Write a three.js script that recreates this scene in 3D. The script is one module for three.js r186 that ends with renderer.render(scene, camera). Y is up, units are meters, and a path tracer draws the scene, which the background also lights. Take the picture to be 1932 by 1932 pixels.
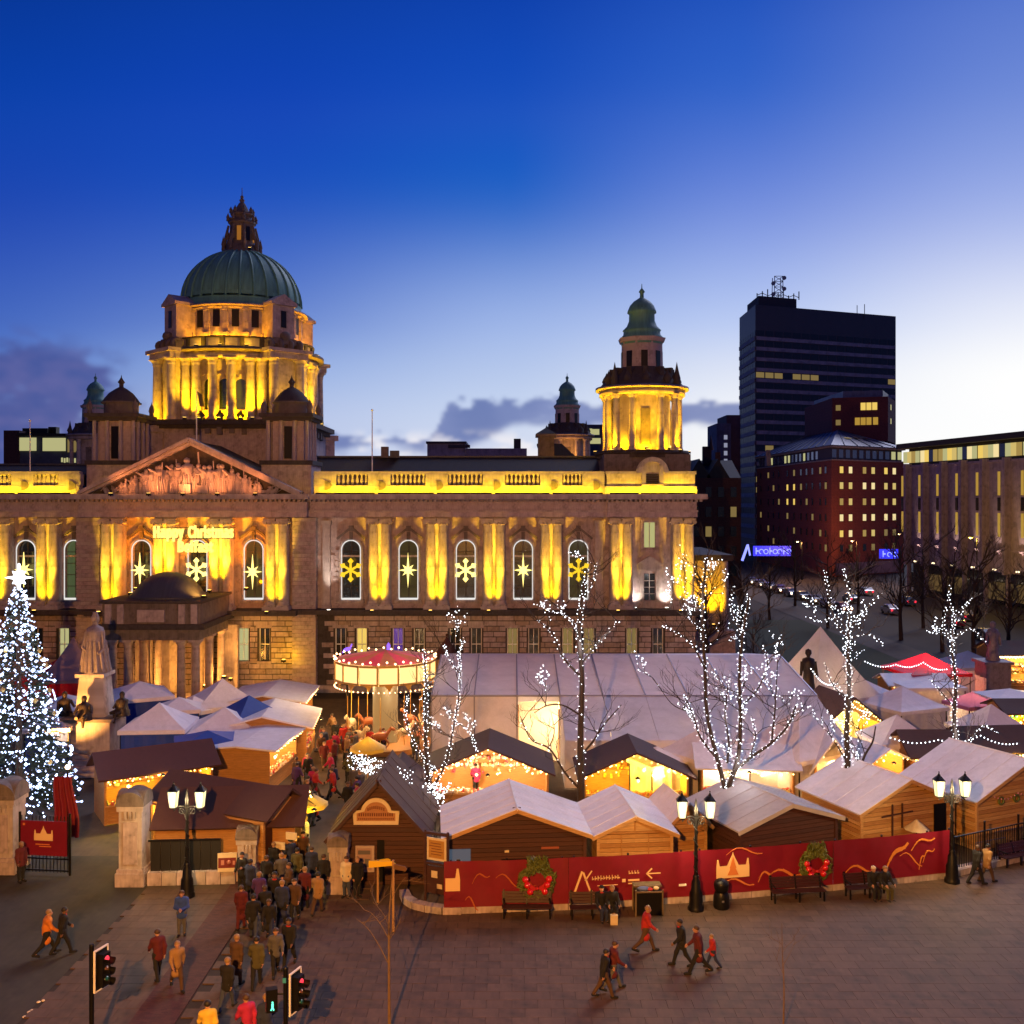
import * as THREE from 'three';
import { mergeGeometries } from 'three/addons/utils/BufferGeometryUtils.js';
import { MarchingCubes } from 'three/addons/objects/MarchingCubes.js';
import { FontLoader } from 'three/addons/loaders/FontLoader.js';
import { TextGeometry } from 'three/addons/geometries/TextGeometry.js';
import { RectAreaLightUniformsLib } from 'three/addons/lights/RectAreaLightUniformsLib.js';

// ---------- camera, sky, sun, street lighting, exposure ----------
const scene = new THREE.Scene();
const EYE = 17.5, FU = 1906.2, CU = 966, HV = 946.7;              // eye height (m) and the survey's scale
const camera = new THREE.PerspectiveCamera(53.74, 1, 0.5, 4000);
camera.position.set(0, EYE, 0);
camera.lookAt(0, EYE, -100);
camera.setViewOffset(3000, 3000, 0, 30, 3000, 3000);
scene.add(camera);
const renderer = new THREE.WebGLRenderer({ antialias: true });
renderer.setSize(1024, 1024);
renderer.toneMapping = THREE.LinearToneMapping;
renderer.toneMappingExposure = 1.0;
renderer.shadowMap.enabled = true;
RectAreaLightUniformsLib.init();

const lin = (hex) => { const c = new THREE.Color(hex); return [c.r, c.g, c.b]; };
let seed = 7;
const rnd = () => { seed = (seed * 1664525 + 1013904223) >>> 0; return seed / 4294967296; };
const rr = (a, b) => a + (b - a) * rnd();
const hash2 = (x, y) => { let h = Math.imul(x | 0, 374761393) ^ Math.imul(y | 0, 668265263); h = Math.imul(h ^ (h >>> 13), 1274126177); return ((h ^ (h >>> 16)) >>> 0) / 4294967296; };
const vnoise = (x, y, per = 0) => {
  const xi = Math.floor(x), yi = Math.floor(y), fx = x - xi, fy = y - yi, w = (n) => (per ? ((n % per) + per) % per : n);
  const sx = fx * fx * (3 - 2 * fx), sy = fy * fy * (3 - 2 * fy);
  const a = hash2(w(xi), w(yi)), b = hash2(w(xi + 1), w(yi)), c = hash2(w(xi), w(yi + 1)), d = hash2(w(xi + 1), w(yi + 1));
  return a + (b - a) * sx + (c - a) * sy + (a - b - c + d) * sx * sy;
};
const fbm = (x, y, o = 4, per = 0) => { let s = 0, a = 0.5, t = 0; for (let i = 0; i < o; i++) { s += a * vnoise(x, y, per); t += a; a *= 0.5; x *= 2; y *= 2; per *= 2; } return s / t; };
const mixc = (a, b, t) => [a[0] + (b[0] - a[0]) * t, a[1] + (b[1] - a[1]) * t, a[2] + (b[2] - a[2]) * t];
const clamp = (x, a = 0, b = 1) => Math.min(b, Math.max(a, x));
const sstep = (a, b, x) => { const t = clamp((x - a) / (b - a)); return t * t * (3 - 2 * t); };

{ // dusk sky: the afterglow stands low in the south-west, the rest is deep blue
  const us = [0, 500, 966, 1400, 1932], vs = [0, 200, 400, 600, 700, 800, 946];
  const T = [
    ['#08389a', '#0c3ea6', '#0f43b0', '#2456c0', '#5878ce'],
    ['#0f42ac', '#1546b6', '#1c52be', '#3e6acc', '#7690da'],
    ['#244cb4', '#2d5ac0', '#3c6ec9', '#7892de', '#a6b6ea'],
    ['#476ac0', '#6a88d0', '#9ab2e6', '#b8c9f2', '#e8ecfa'],
    ['#5f80c8', '#98b0e2', '#b6c8ec', '#dde4f6', '#ffffff'],
    ['#7082ba', '#b8c6e8', '#ccd8f0', '#f6f7fa', '#ffffff'],
    ['#7a88b8', '#b8c4e2', '#e0dcea', '#fffaf0', '#ffffff'],
  ].map((r) => r.map(lin));
  const clear = (u, v) => {
    let i = 0, j = 0; u = clamp(u, 0, 1932); v = clamp(v, 0, 946);
    while (i < 3 && u > us[i + 1]) i++;
    while (j < 5 && v > vs[j + 1]) j++;
    let s = clamp((u - us[i]) / (us[i + 1] - us[i])); s = s * 0.5 + sstep(0, 1, s) * 0.5; const t = clamp((v - vs[j]) / (vs[j + 1] - vs[j]));
    const row = (q) => mixc(T[clamp(q, 0, 6)][i], T[clamp(q, 0, 6)][i + 1], s), h = (q) => (vs[clamp(q + 1, 0, 6)] - vs[clamp(q - 1, 0, 6)]) || 1;
    const P0 = row(j - 1), P1 = row(j), P2 = row(j + 1), P3 = row(j + 2), D = vs[j + 1] - vs[j], a = D / h(j), b = D / h(j + 1), t2 = t * t, t3 = t2 * t; // smooth through the rows
    return P1.map((p, k) => Math.max(0, (2 * t3 - 3 * t2 + 1) * p + (t3 - 2 * t2 + t) * a * (P2[k] - P0[k]) + (3 * t2 - 2 * t3) * P2[k] + (t3 - t2) * b * (P3[k] - p)));
  };
  const W = 2048, H = 1024, data = new Float32Array(W * H * 4), DEG = Math.PI / 180;
  for (let y = 0; y < H; y++) {
    const el = ((y + 0.5) / H - 0.5) * Math.PI, eld = el / DEG;
    for (let x = 0; x < W; x++) {
      const ang = ((x + 0.5) / W - 0.5) * 2 * Math.PI;              // atan2(z, x)
      let az = Math.atan2(Math.cos(ang), -Math.sin(ang)) / DEG;     // 0 ahead, right positive
      let a = az; if (a > 31) a = 62 - a; if (a < -180) a += 360;
      const beyond = Math.max(0, -27 - a), ac = clamp(a, -27, 27) * DEG;
      const u = CU + FU * Math.tan(ac), v = HV - FU * Math.tan(Math.max(el, 0.0005)) / Math.cos(ac);
      let c = clear(u, Math.max(v, 0));
      const up = clamp((eld - 24) / 66); c = mixc(c, [0.006, 0.03, 0.2], 1 - Math.pow(1 - up, 1.6));
      const dusk = Math.exp(-beyond / 90); c = c.map((k) => k * dusk);
      if (eld > -2 && eld < 14) { // banks of cloud: violet-grey to the south-east, blue with pale tops ahead
        const uu = CU + FU * Math.tan(clamp(az, -70, 70) * DEG), f = fbm(uu / 90 + 40, v / 34, 5), g = fbm(uu / 34, v / 15 + 9, 4);
        let m = sstep(0.40, 0.56, f * 0.7 + g * 0.2 + 0.16 * sstep(600, 700, v) - 0.2 * sstep(120, 300, uu)) * sstep(590, 660, v + uu * -0.2) * (1 - sstep(200, 290, uu + (g - 0.5) * 130));
        c = mixc(c, mixc([0.115, 0.115, 0.33], [0.06, 0.085, 0.30], clamp(g * 1.6 - 0.2)), 0.88 * m);
        const top = 800 + (g - 0.5) * 50 - 45 * sstep(800, 860, uu) + 26 * sstep(600, 640, uu) * (1 - sstep(800, 850, uu));
        const base = 832 - 36 * sstep(830, 960, uu) + (f - 0.5) * 60;
        const inb = sstep(585, 620, uu) * (1 - sstep(1420, 1480, uu));
        let b = sstep(top, top + 9, v) * (1 - sstep(base, base + 26, v)) * inb * sstep(0.22, 0.34, f + 0.14);
        c = mixc(c, mixc([0.17, 0.22, 0.48], [0.10, 0.15, 0.40], clamp(f * 2 - 0.5)), 0.86 * b);
        const puff = sstep(0.46, 0.64, g) * sstep(805, 835, v) * (1 - sstep(880, 915, v)) * inb * (1 - sstep(1180, 1300, uu));
        c = mixc(c, [0.92, 0.88, 0.90], 0.75 * puff);
      }
      if (eld < 0) c = mixc(c, [0.03, 0.03, 0.05], 1);
      const o = (y * W + x) * 4; data[o] = c[0]; data[o + 1] = c[1]; data[o + 2] = c[2]; data[o + 3] = 1;
    }
  }
  const sky = new THREE.DataTexture(data, W, H, THREE.RGBAFormat, THREE.FloatType);
  sky.mapping = THREE.EquirectangularReflectionMapping; sky.magFilter = sky.minFilter = THREE.LinearFilter; sky.needsUpdate = true;
  scene.background = sky; scene.environment = sky;
}
// last afterglow from the south-west, soft and very low
const sun = new THREE.DirectionalLight(new THREE.Color(0.80, 0.79, 1), 1.25);
sun.position.set(120, 200, -210); sun.castShadow = true; sun.shadow.radius = 45;
Object.assign(sun.shadow.camera, { left: -160, right: 160, top: 120, bottom: -60, near: 1, far: 900 });
scene.add(sun, sun.target);

// lamp helper: a spot light at p aimed at q
function spot(p, q, color, cd, angle, blend = 0.6, soft = 4, parent = scene) {
  const l = new THREE.SpotLight(new THREE.Color(...color), cd, 0, angle * Math.PI / 180, blend, 2);
  l.position.set(...p); l.target.position.set(...q); l.castShadow = true; l.shadow.radius = soft;
  scene.add(l, l.target); return l;
}
function bulbLight(p, color, cd, soft = 4) {
  const l = new THREE.PointLight(new THREE.Color(...color), cd, 0, 2); l.position.set(...p); l.castShadow = true; l.shadow.radius = soft; scene.add(l); return l;
}

// sodium street light high on the building front behind the viewer: it throws the long shadows across the square
const SODIUM = [1, 0.40, 0.075];
spot([-6, 20.6, 0.6], [-2, 0, -46], SODIUM, 12500, 62, 0.5, 8);

// ---------- survey: metres from picture readings ----------
const at = (u, v, d) => new THREE.Vector3((u - CU) * d / FU, EYE - (v - HV) * d / FU, -d);
const gd = (v) => EYE * FU / (v - HV);                               // distance of a ground point
const gp = (u, v) => { const d = gd(v); return [(u - CU) * d / FU, -d]; };
const X = (u, d) => (u - CU) * d / FU, Y = (v, d) => EYE - (v - HV) * d / FU;

// ---------- materials ----------
function tex(size, fn, srgb = false) {
  const d = new Uint8Array(size * size * 4);
  for (let y = 0; y < size; y++) for (let x = 0; x < size; x++) {
    const c = fn(x / size, y / size), o = (y * size + x) * 4;
    for (let k = 0; k < 3; k++) d[o + k] = clamp(c[k]) * 255;
    d[o + 3] = 255;
  }
  const t = new THREE.DataTexture(d, size, size); t.wrapS = t.wrapT = THREE.RepeatWrapping; t.magFilter = THREE.LinearFilter; t.minFilter = THREE.LinearMipmapLinearFilter; t.generateMipmaps = true;
  if (srgb) t.colorSpace = THREE.SRGBColorSpace; t.needsUpdate = true; return t;
}
const grey = (k) => [k, k, k];
const TX = {
  stone: tex(512, (x, y) => grey(0.40 + 0.42 * fbm(x * 8, y * 8, 5, 8) + 0.34 * fbm(x * 24, y * 3, 4, 24) - 0.22 * sstep(0.52, 0.72, fbm(x * 4 + 3, y * 4, 4, 4)))),
  grit: tex(512, (x, y) => grey(0.62 + 0.34 * fbm(x * 64, y * 64, 3, 64) * 0.7 + 0.16 * fbm(x * 6, y * 6, 4, 6))),
  wood: tex(512, (x, y) => grey(0.45 + 0.5 * fbm(x * 3, y * 48, 4, 48) + 0.08 * fbm(x * 20, y * 128, 2, 128))),
  cloth: tex(512, (x, y) => grey(0.74 + 0.24 * fbm(x * 5, y * 5, 5, 5) + 0.06 * fbm(x * 40, y * 40, 2, 40))),
  streak: tex(512, (x, y) => grey(0.45 + 0.55 * fbm(x * 24, y * 3, 4, 24) + 0.1 * fbm(x * 6, y * 6, 3, 6))),
  brick: tex(512, (x, y) => { const r = Math.floor(y * 32), c = Math.floor(x * 12 + (r % 2) * 0.5), m = (Math.abs((x * 12 + (r % 2) * 0.5) % 1 - 0.5) > 0.47 || Math.abs((y * 32) % 1 - 0.5) > 0.42) ? 0.7 : 1; return grey(m * (0.6 + 0.4 * hash2(c, r))); }),
};
const rep = new Map();
function tx(name, metres) { const k = name + metres; if (!rep.has(k)) { const t = TX[name].clone(); t.repeat.set(1 / metres, 1 / metres); t.needsUpdate = true; rep.set(k, t); } return rep.get(k); }
const MAT = {};
function mat(name, color, o = {}) {
  if (MAT[name]) return MAT[name];
  const P = o.trans !== undefined || o.coat || o.sheen ? THREE.MeshPhysicalMaterial : THREE.MeshStandardMaterial;
  const m = new P({ roughness: o.rough ?? 0.8, metalness: o.metal ?? 0 });
  m.name = name; m.color.setRGB(...color);
  if (o.map) m.map = tx(o.map, o.size ?? 2);
  if (o.bump) { m.bumpMap = tx(o.bumpTex ?? o.map, o.size ?? 2); m.bumpScale = o.bump; }
  if (o.emit) { m.emissive.setRGB(...o.emit); m.emissiveIntensity = 1; }
  if (o.trans !== undefined) { m.transmission = o.trans; m.thickness = 0; }
  if (o.coat) { m.clearcoat = o.coat; m.clearcoatRoughness = 0.2; }
  m.side = THREE.DoubleSide;
  return (MAT[name] = m);
}
const glow = (name, c) => mat(name, [0.02, 0.02, 0.02], { emit: c, rough: 0.6 });
const M = {
  stone: mat('portland_stone', [0.52, 0.45, 0.43], { map: 'stone', size: 3.1, bump: 0.012, rough: 0.85 }),
  stoneB: mat('portland_stone_warm', [0.52, 0.42, 0.42], { map: 'stone', size: 2.3, bump: 0.015, rough: 0.88 }),
  stoneC: mat('portland_stone_grey', [0.48, 0.40, 0.40], { map: 'stone', size: 2.7, bump: 0.015, rough: 0.9 }),
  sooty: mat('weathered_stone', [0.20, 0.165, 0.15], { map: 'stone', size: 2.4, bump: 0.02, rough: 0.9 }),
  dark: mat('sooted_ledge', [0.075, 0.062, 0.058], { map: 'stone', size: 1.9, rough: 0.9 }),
  copper: mat('verdigris_copper', [0.13, 0.36, 0.29], { map: 'streak', size: 4, rough: 0.6, bump: 0.01 }),
  slate: mat('roof_slate', [0.022, 0.022, 0.026], { map: 'streak', size: 1.7, rough: 0.75, bump: 0.01 }),
  lead: mat('roof_lead', [0.07, 0.08, 0.10], { map: 'streak', size: 2.2, rough: 0.55 }),
  glass: mat('window_glass', [0.018, 0.028, 0.03], { rough: 0.06, coat: 1 }),
  iron: mat('black_iron', [0.012, 0.011, 0.012], { rough: 0.42, metal: 0.5, map: 'grit', size: 0.7 }),
  tent: mat('white_tent_cloth', [0.86, 0.83, 0.88], { map: 'cloth', size: 3.3, rough: 0.95, trans: 0.4 }),
  tentRoof: mat('white_roof_sheet', [0.86, 0.83, 0.88], { map: 'cloth', size: 1.7, rough: 0.6, bump: 0.012 }),
  tentOld: mat('grey_roof_sheet', [0.48, 0.42, 0.40], { map: 'cloth', size: 1.4, rough: 0.6, bump: 0.012 }),
  blueTent: mat('blue_tent_cloth', [0.02, 0.075, 0.46], { map: 'cloth', size: 1.3, rough: 0.6, trans: 0.15 }),
  redTent: mat('red_tent_cloth', [0.70, 0.012, 0.03], { map: 'cloth', size: 1.5, rough: 0.6, trans: 0.4 }),
  pine: mat('honey_pine', [0.56, 0.29, 0.09], { map: 'wood', size: 1.1, rough: 0.6, bump: 0.004 }),
  pineB: mat('honey_pine_deep', [0.47, 0.225, 0.065], { map: 'wood', size: 0.9, rough: 0.6, bump: 0.004 }),
  pineC: mat('honey_pine_pale', [0.62, 0.35, 0.13], { map: 'wood', size: 1.3, rough: 0.6, bump: 0.004 }),
  choc: mat('chocolate_boards', [0.085, 0.028, 0.018], { map: 'wood', size: 1.1, rough: 0.6, bump: 0.004 }),
  chocB: mat('chocolate_boards_deep', [0.066, 0.022, 0.016], { map: 'wood', size: 0.8, rough: 0.6, bump: 0.004 }),
  roofBrown: mat('brown_roof_felt', [0.085, 0.036, 0.03], { map: 'grit', size: 1.2, rough: 0.85, bump: 0.006 }),
  banner: mat('crimson_banner', [0.20, 0.003, 0.02], { map: 'cloth', size: 1.6, rough: 0.55 }),
  gold: mat('banner_gold', [0.78, 0.50, 0.19], { rough: 0.6 }),
  cream: mat('cream_paint', [0.72, 0.60, 0.38], { map: 'cloth', size: 0.8, rough: 0.6 }),
  bark: mat('dark_bark', [0.060, 0.042, 0.033], { map: 'streak', size: 0.9, rough: 0.9, bump: 0.01 }),
  barkPale: mat('young_bark', [0.20, 0.125, 0.065], { map: 'streak', size: 0.5, rough: 0.85 }),
  bronze: mat('dark_bronze', [0.055, 0.038, 0.026], { rough: 0.5, metal: 0.4, map: 'stone', size: 0.9 }),
  marble: mat('pale_marble', [0.30, 0.25, 0.27], { map: 'stone', size: 1.3, rough: 0.6, bump: 0.008 }),
  white: mat('white_paint', [0.78, 0.77, 0.75], { rough: 0.5 }),
  leaf: mat('pine_needles', [0.020, 0.036, 0.024], { rough: 0.8 }),
  grass: mat('lawn_grass', [0.022, 0.040, 0.010], { map: 'grit', size: 1.4, rough: 0.95 }),
  asphalt: mat('asphalt', [0.055, 0.05, 0.05], { map: 'grit', size: 1.7, rough: 0.85, bump: 0.004 }),
  yellow: mat('yellow_plastic', [0.75, 0.50, 0.02], { rough: 0.5 }),
};
const WARM = [1, 0.50, 0.13], GOLD = [1, 0.50, 0.0], AMBER = [1, 0.40, 0.06], WHITE = [0.92, 0.95, 1];
const GL = {
  white: glow('white_lamp_glow', [5.5, 5.8, 6.4]), warm: glow('warm_bulb_glow', [9, 5.6, 2.0]), gold: glow('gold_lamp_glow', [3.2, 1.9, 0.22]),
  lantern: glow('lantern_glow', [1.5, 1.3, 0.62]), winY: glow('lit_window_yellow', [0.85, 0.58, 0.12]), winO: glow('lit_window_amber', [0.42, 0.25, 0.035]),
  winP: glow('lit_window_pale', [0.46, 0.44, 0.20]), winD: glow('lit_window_dim', [0.20, 0.14, 0.045]), rope: glow('white_light_string', [0.85, 0.82, 0.78]), star: glow('star_light_glow', [2.0, 1.6, 0.45]),
  flake: glow('flake_light_glow', [1.15, 0.72, 0.02]), letter: glow('letter_light_glow', [1.7, 1.3, 0.26]), red: glow('red_lamp_glow', [1.6, 0.05, 0.10]), green: glow('green_lamp_glow', [0.25, 2.0, 1.2]),
  blue: glow('blue_sign_glow', [0.03, 0.045, 1.1]), bluePale: glow('blue_sign_lettering_glow', [0.42, 0.5, 1.9]), violet: glow('violet_figure_glow', [0.42, 0.18, 1.5]), head: glow('car_lamp_glow', [6, 4.6, 3.0]),
  redBulb: glow('red_bulb_glow', [5, 0.9, 0.4]),
};

// ---------- geometry helpers ----------
const m4 = (x, y, z, ry = 0, rx = 0, rz = 0, sx = 1, sy = sx, sz = sx) => new THREE.Matrix4().compose(new THREE.Vector3(x, y, z), new THREE.Quaternion().setFromEuler(new THREE.Euler(rx, ry, rz, 'YXZ')), new THREE.Vector3(sx, sy, sz));
function metric(g) { // uv in metres by the face's main direction
  const p = g.attributes.position, n = g.attributes.normal, uv = new Float32Array(p.count * 2);
  for (let i = 0; i < p.count; i++) {
    const ax = Math.abs(n.getX(i)), ay = Math.abs(n.getY(i)), az = Math.abs(n.getZ(i));
    const a = ax >= ay && ax >= az ? [p.getZ(i), p.getY(i)] : ay >= az ? [p.getX(i), p.getZ(i)] : [p.getX(i), p.getY(i)];
    uv[2 * i] = a[0]; uv[2 * i + 1] = a[1];
  }
  g.setAttribute('uv', new THREE.BufferAttribute(uv, 2)); return g;
}
class GB {
  constructor() { this.l = []; }
  geo(g, m) { let k = g.index ? g.toNonIndexed() : g.clone(); for (const a of Object.keys(k.attributes)) if (a !== 'position' && a !== 'normal') k.deleteAttribute(a); k.morphAttributes = {}; if (m) k.applyMatrix4(m); this.l.push(k); return this; }
  box(x, y, z, w, h, d, ry = 0, rx = 0, rz = 0) { return this.geo(new THREE.BoxGeometry(w, h, d), m4(x, y, z, ry, rx, rz)); }
  slab(x0, x1, y0, y1, z0, z1) { return this.box((x0 + x1) / 2, (y0 + y1) / 2, (z0 + z1) / 2, x1 - x0, y1 - y0, Math.abs(z1 - z0)); }
  cyl(x, y0, z, r0, r1, h, seg = 10, open = false) { return this.geo(new THREE.CylinderGeometry(r1, r0, h, seg, 1, open), m4(x, y0 + h / 2, z)); }
  lathe(pts, x, y, z, seg = 20, ry = 0, phi = Math.PI * 2) { return this.geo(new THREE.LatheGeometry(pts.map((p) => new THREE.Vector2(Math.max(p[0], 0.0005), p[1])), seg, 0, phi), m4(x, y, z, ry)); }
  ball(x, y, z, r, ws = 8, hs = 6, sy = 1) { return this.geo(new THREE.SphereGeometry(r, ws, hs), m4(x, y, z, 0, 0, 0, 1, sy, 1)); }
  cone(x, y0, z, r, h, seg = 8) { return this.geo(new THREE.ConeGeometry(r, h, seg), m4(x, y0 + h / 2, z)); }
  bar(a, b, r0, r1 = r0, seg = 6) { const A = new THREE.Vector3(...a), B = new THREE.Vector3(...b), d = B.clone().sub(A), L = d.length(); if (L < 1e-5) return this; const q = new THREE.Quaternion().setFromUnitVectors(new THREE.Vector3(0, 1, 0), d.divideScalar(L)); return this.geo(new THREE.CylinderGeometry(r1, r0, L, seg), new THREE.Matrix4().compose(A.add(B).multiplyScalar(0.5), q, new THREE.Vector3(1, 1, 1))); }
  beam(a, b, w, h) { const A = new THREE.Vector3(...a), B = new THREE.Vector3(...b), L = A.distanceTo(B), m = new THREE.Matrix4().lookAt(A, B, new THREE.Vector3(0, 1, 0)); m.setPosition(A.add(B).multiplyScalar(0.5)); return this.geo(new THREE.BoxGeometry(w, h, L), m); }
  ext(shape, depth, m, bevel = 0) { return this.geo(new THREE.ExtrudeGeometry(shape, { depth, bevelEnabled: bevel > 0, bevelSize: bevel, bevelThickness: bevel, bevelSegments: 1, curveSegments: 14 }), m); }
  tris(list) { const g = new THREE.BufferGeometry(); g.setAttribute('position', new THREE.BufferAttribute(new Float32Array(list.flat(2)), 3)); g.computeVertexNormals(); return this.geo(g); }
  sheet(pts, t = 0.05) { // a panel through 3 or 4 corners, with thickness t downward along its normal
    const P = pts.map((p) => new THREE.Vector3(...p)), n = P[1].clone().sub(P[0]).cross(P[2].clone().sub(P[0])).normalize(); if (n.y < 0) n.negate();
    const Q = P.map((p) => p.clone().addScaledVector(n, -t)), a = (v) => v.toArray(), T = [], k = P.length;
    for (let i = 1; i < k - 1; i++) { T.push([a(P[0]), a(P[i]), a(P[i + 1])], [a(Q[0]), a(Q[i + 1]), a(Q[i])]); }
    for (let i = 0; i < k; i++) { const j = (i + 1) % k; T.push([a(P[i]), a(Q[i]), a(Q[j])], [a(P[i]), a(Q[j]), a(P[j])]); }
    return this.tris(T);
  }
  drape(pts, t = 0.05, amp = 0.06, nx = 9, ny = 7) { // a cloth sheet over four corners: sags and ripples between its edges
    const P = pts.map((p) => new THREE.Vector3(...p)), n = P[1].clone().sub(P[0]).cross(P[3].clone().sub(P[0])).normalize(); if (n.y < 0) n.negate();
    const sd = rnd() * 50, top = [], bot = []; for (let j = 0; j <= ny; j++) for (let i = 0; i <= nx; i++) { const a = i / nx, b = j / ny, q = P[0].clone().lerp(P[1], a).lerp(P[3].clone().lerp(P[2], a), b), e = Math.sin(Math.PI * a) * Math.sin(Math.PI * b); top.push(q.clone().addScaledVector(n, -amp * e + amp * 0.9 * (fbm(a * 5 + sd, b * 3 + sd, 3) - 0.5) * (0.35 + e))); bot.push(q.addScaledVector(n, -t - amp)); }
    const w = nx + 1, pos = [], idx = []; [...top, ...bot].forEach((q) => pos.push(q.x, q.y, q.z)); const O = top.length;
    for (let j = 0; j < ny; j++) for (let i = 0; i < nx; i++) { const a = j * w + i; idx.push(a, a + 1, a + w, a + 1, a + w + 1, a + w, O + a, O + a + w, O + a + 1, O + a + 1, O + a + w, O + a + w + 1); }
    const g = new THREE.BufferGeometry(); g.setAttribute('position', new THREE.Float32BufferAttribute(pos, 3)); g.setIndex(idx); g.computeVertexNormals(); this.geo(g);
    const T = [], A = (v) => v.toArray(), edge = (a, b) => T.push([A(top[a]), A(bot[a]), A(bot[b])], [A(top[a]), A(bot[b]), A(top[b])]); for (let i = 0; i < nx; i++) { edge(i, i + 1); edge(ny * w + i, ny * w + i + 1); } for (let j = 0; j < ny; j++) { edge(j * w, (j + 1) * w); edge(j * w + nx, (j + 1) * w + nx); } return this.tris(T);
  }
  done() { const g = this.l.length === 1 ? this.l[0] : mergeGeometries(this.l); this.l = []; return metric(g); }
  build(name, m, parent) { return part(name, this.done(), m, parent); }
}
const names = new Map();
function numbered(n) { const k = names.get(n) ?? 0; names.set(n, k + 1); return k ? n + '_' + String(k).padStart(3, '0') : n; }
function part(name, g, m, parent) {
  const o = new THREE.Mesh(g, m); o.castShadow = o.receiveShadow = true; o.name = parent && parent !== scene ? name : numbered(name); (parent ?? scene).add(o); return o;
}
function thing(name, label, category, [x, y, z] = [0, 0, 0], ry = 0, group) {
  const o = new THREE.Group(); o.name = numbered(name); o.position.set(x, y, z); o.rotation.y = ry; scene.add(o); return tag(o, label, category, group);
}
function tag(o, label, category, group, kind) { o.userData = { label, category }; if (group) o.userData.group = group; if (kind) o.userData.kind = kind; return o; }
function struct(o) { o.userData.kind = 'structure'; return o; }
function stuff(o, label, category) { if (label) o.userData.label = label; if (category) o.userData.category = category; o.userData.kind = 'stuff'; return o; }
function copyOf(src, label, [x, y, z], ry = 0, name) { const c = src.clone(); c.name = numbered(name ?? src.name.replace(/_\d{3}$/, '')); c.userData = { ...src.userData, label: label ?? src.userData.label }; c.position.set(x, y, z); c.rotation.y = ry; scene.add(c); return c; }
function instances(name, g, m, mats, parent, colors) {
  const o = new THREE.InstancedMesh(g, m, mats.length); mats.forEach((k, i) => o.setMatrixAt(i, k)); if (colors) colors.forEach((c, i) => o.setColorAt(i, new THREE.Color(...c)));
  o.name = parent && parent !== scene ? name : numbered(name); o.castShadow = o.receiveShadow = true; (parent ?? scene).add(o); return stuff(o);
}
function archShape(w, h, y0 = 0) { const s = new THREE.Shape(), r = w / 2; s.moveTo(-r, y0); s.lineTo(r, y0); s.lineTo(r, y0 + h - r); s.absarc(0, y0 + h - r, r, 0, Math.PI, false); s.lineTo(-r, y0); return s; }
function rectShape(x0, x1, y0, y1) { const s = new THREE.Shape(); s.moveTo(x0, y0); s.lineTo(x1, y0); s.lineTo(x1, y1); s.lineTo(x0, y1); s.closePath(); return s; }
function polyShape(p) { const s = new THREE.Shape(); p.forEach(([x, y], i) => (i ? s.lineTo(x, y) : s.moveTo(x, y))); s.closePath(); return s; }
const BULB = new THREE.OctahedronGeometry(1, 0);
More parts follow.
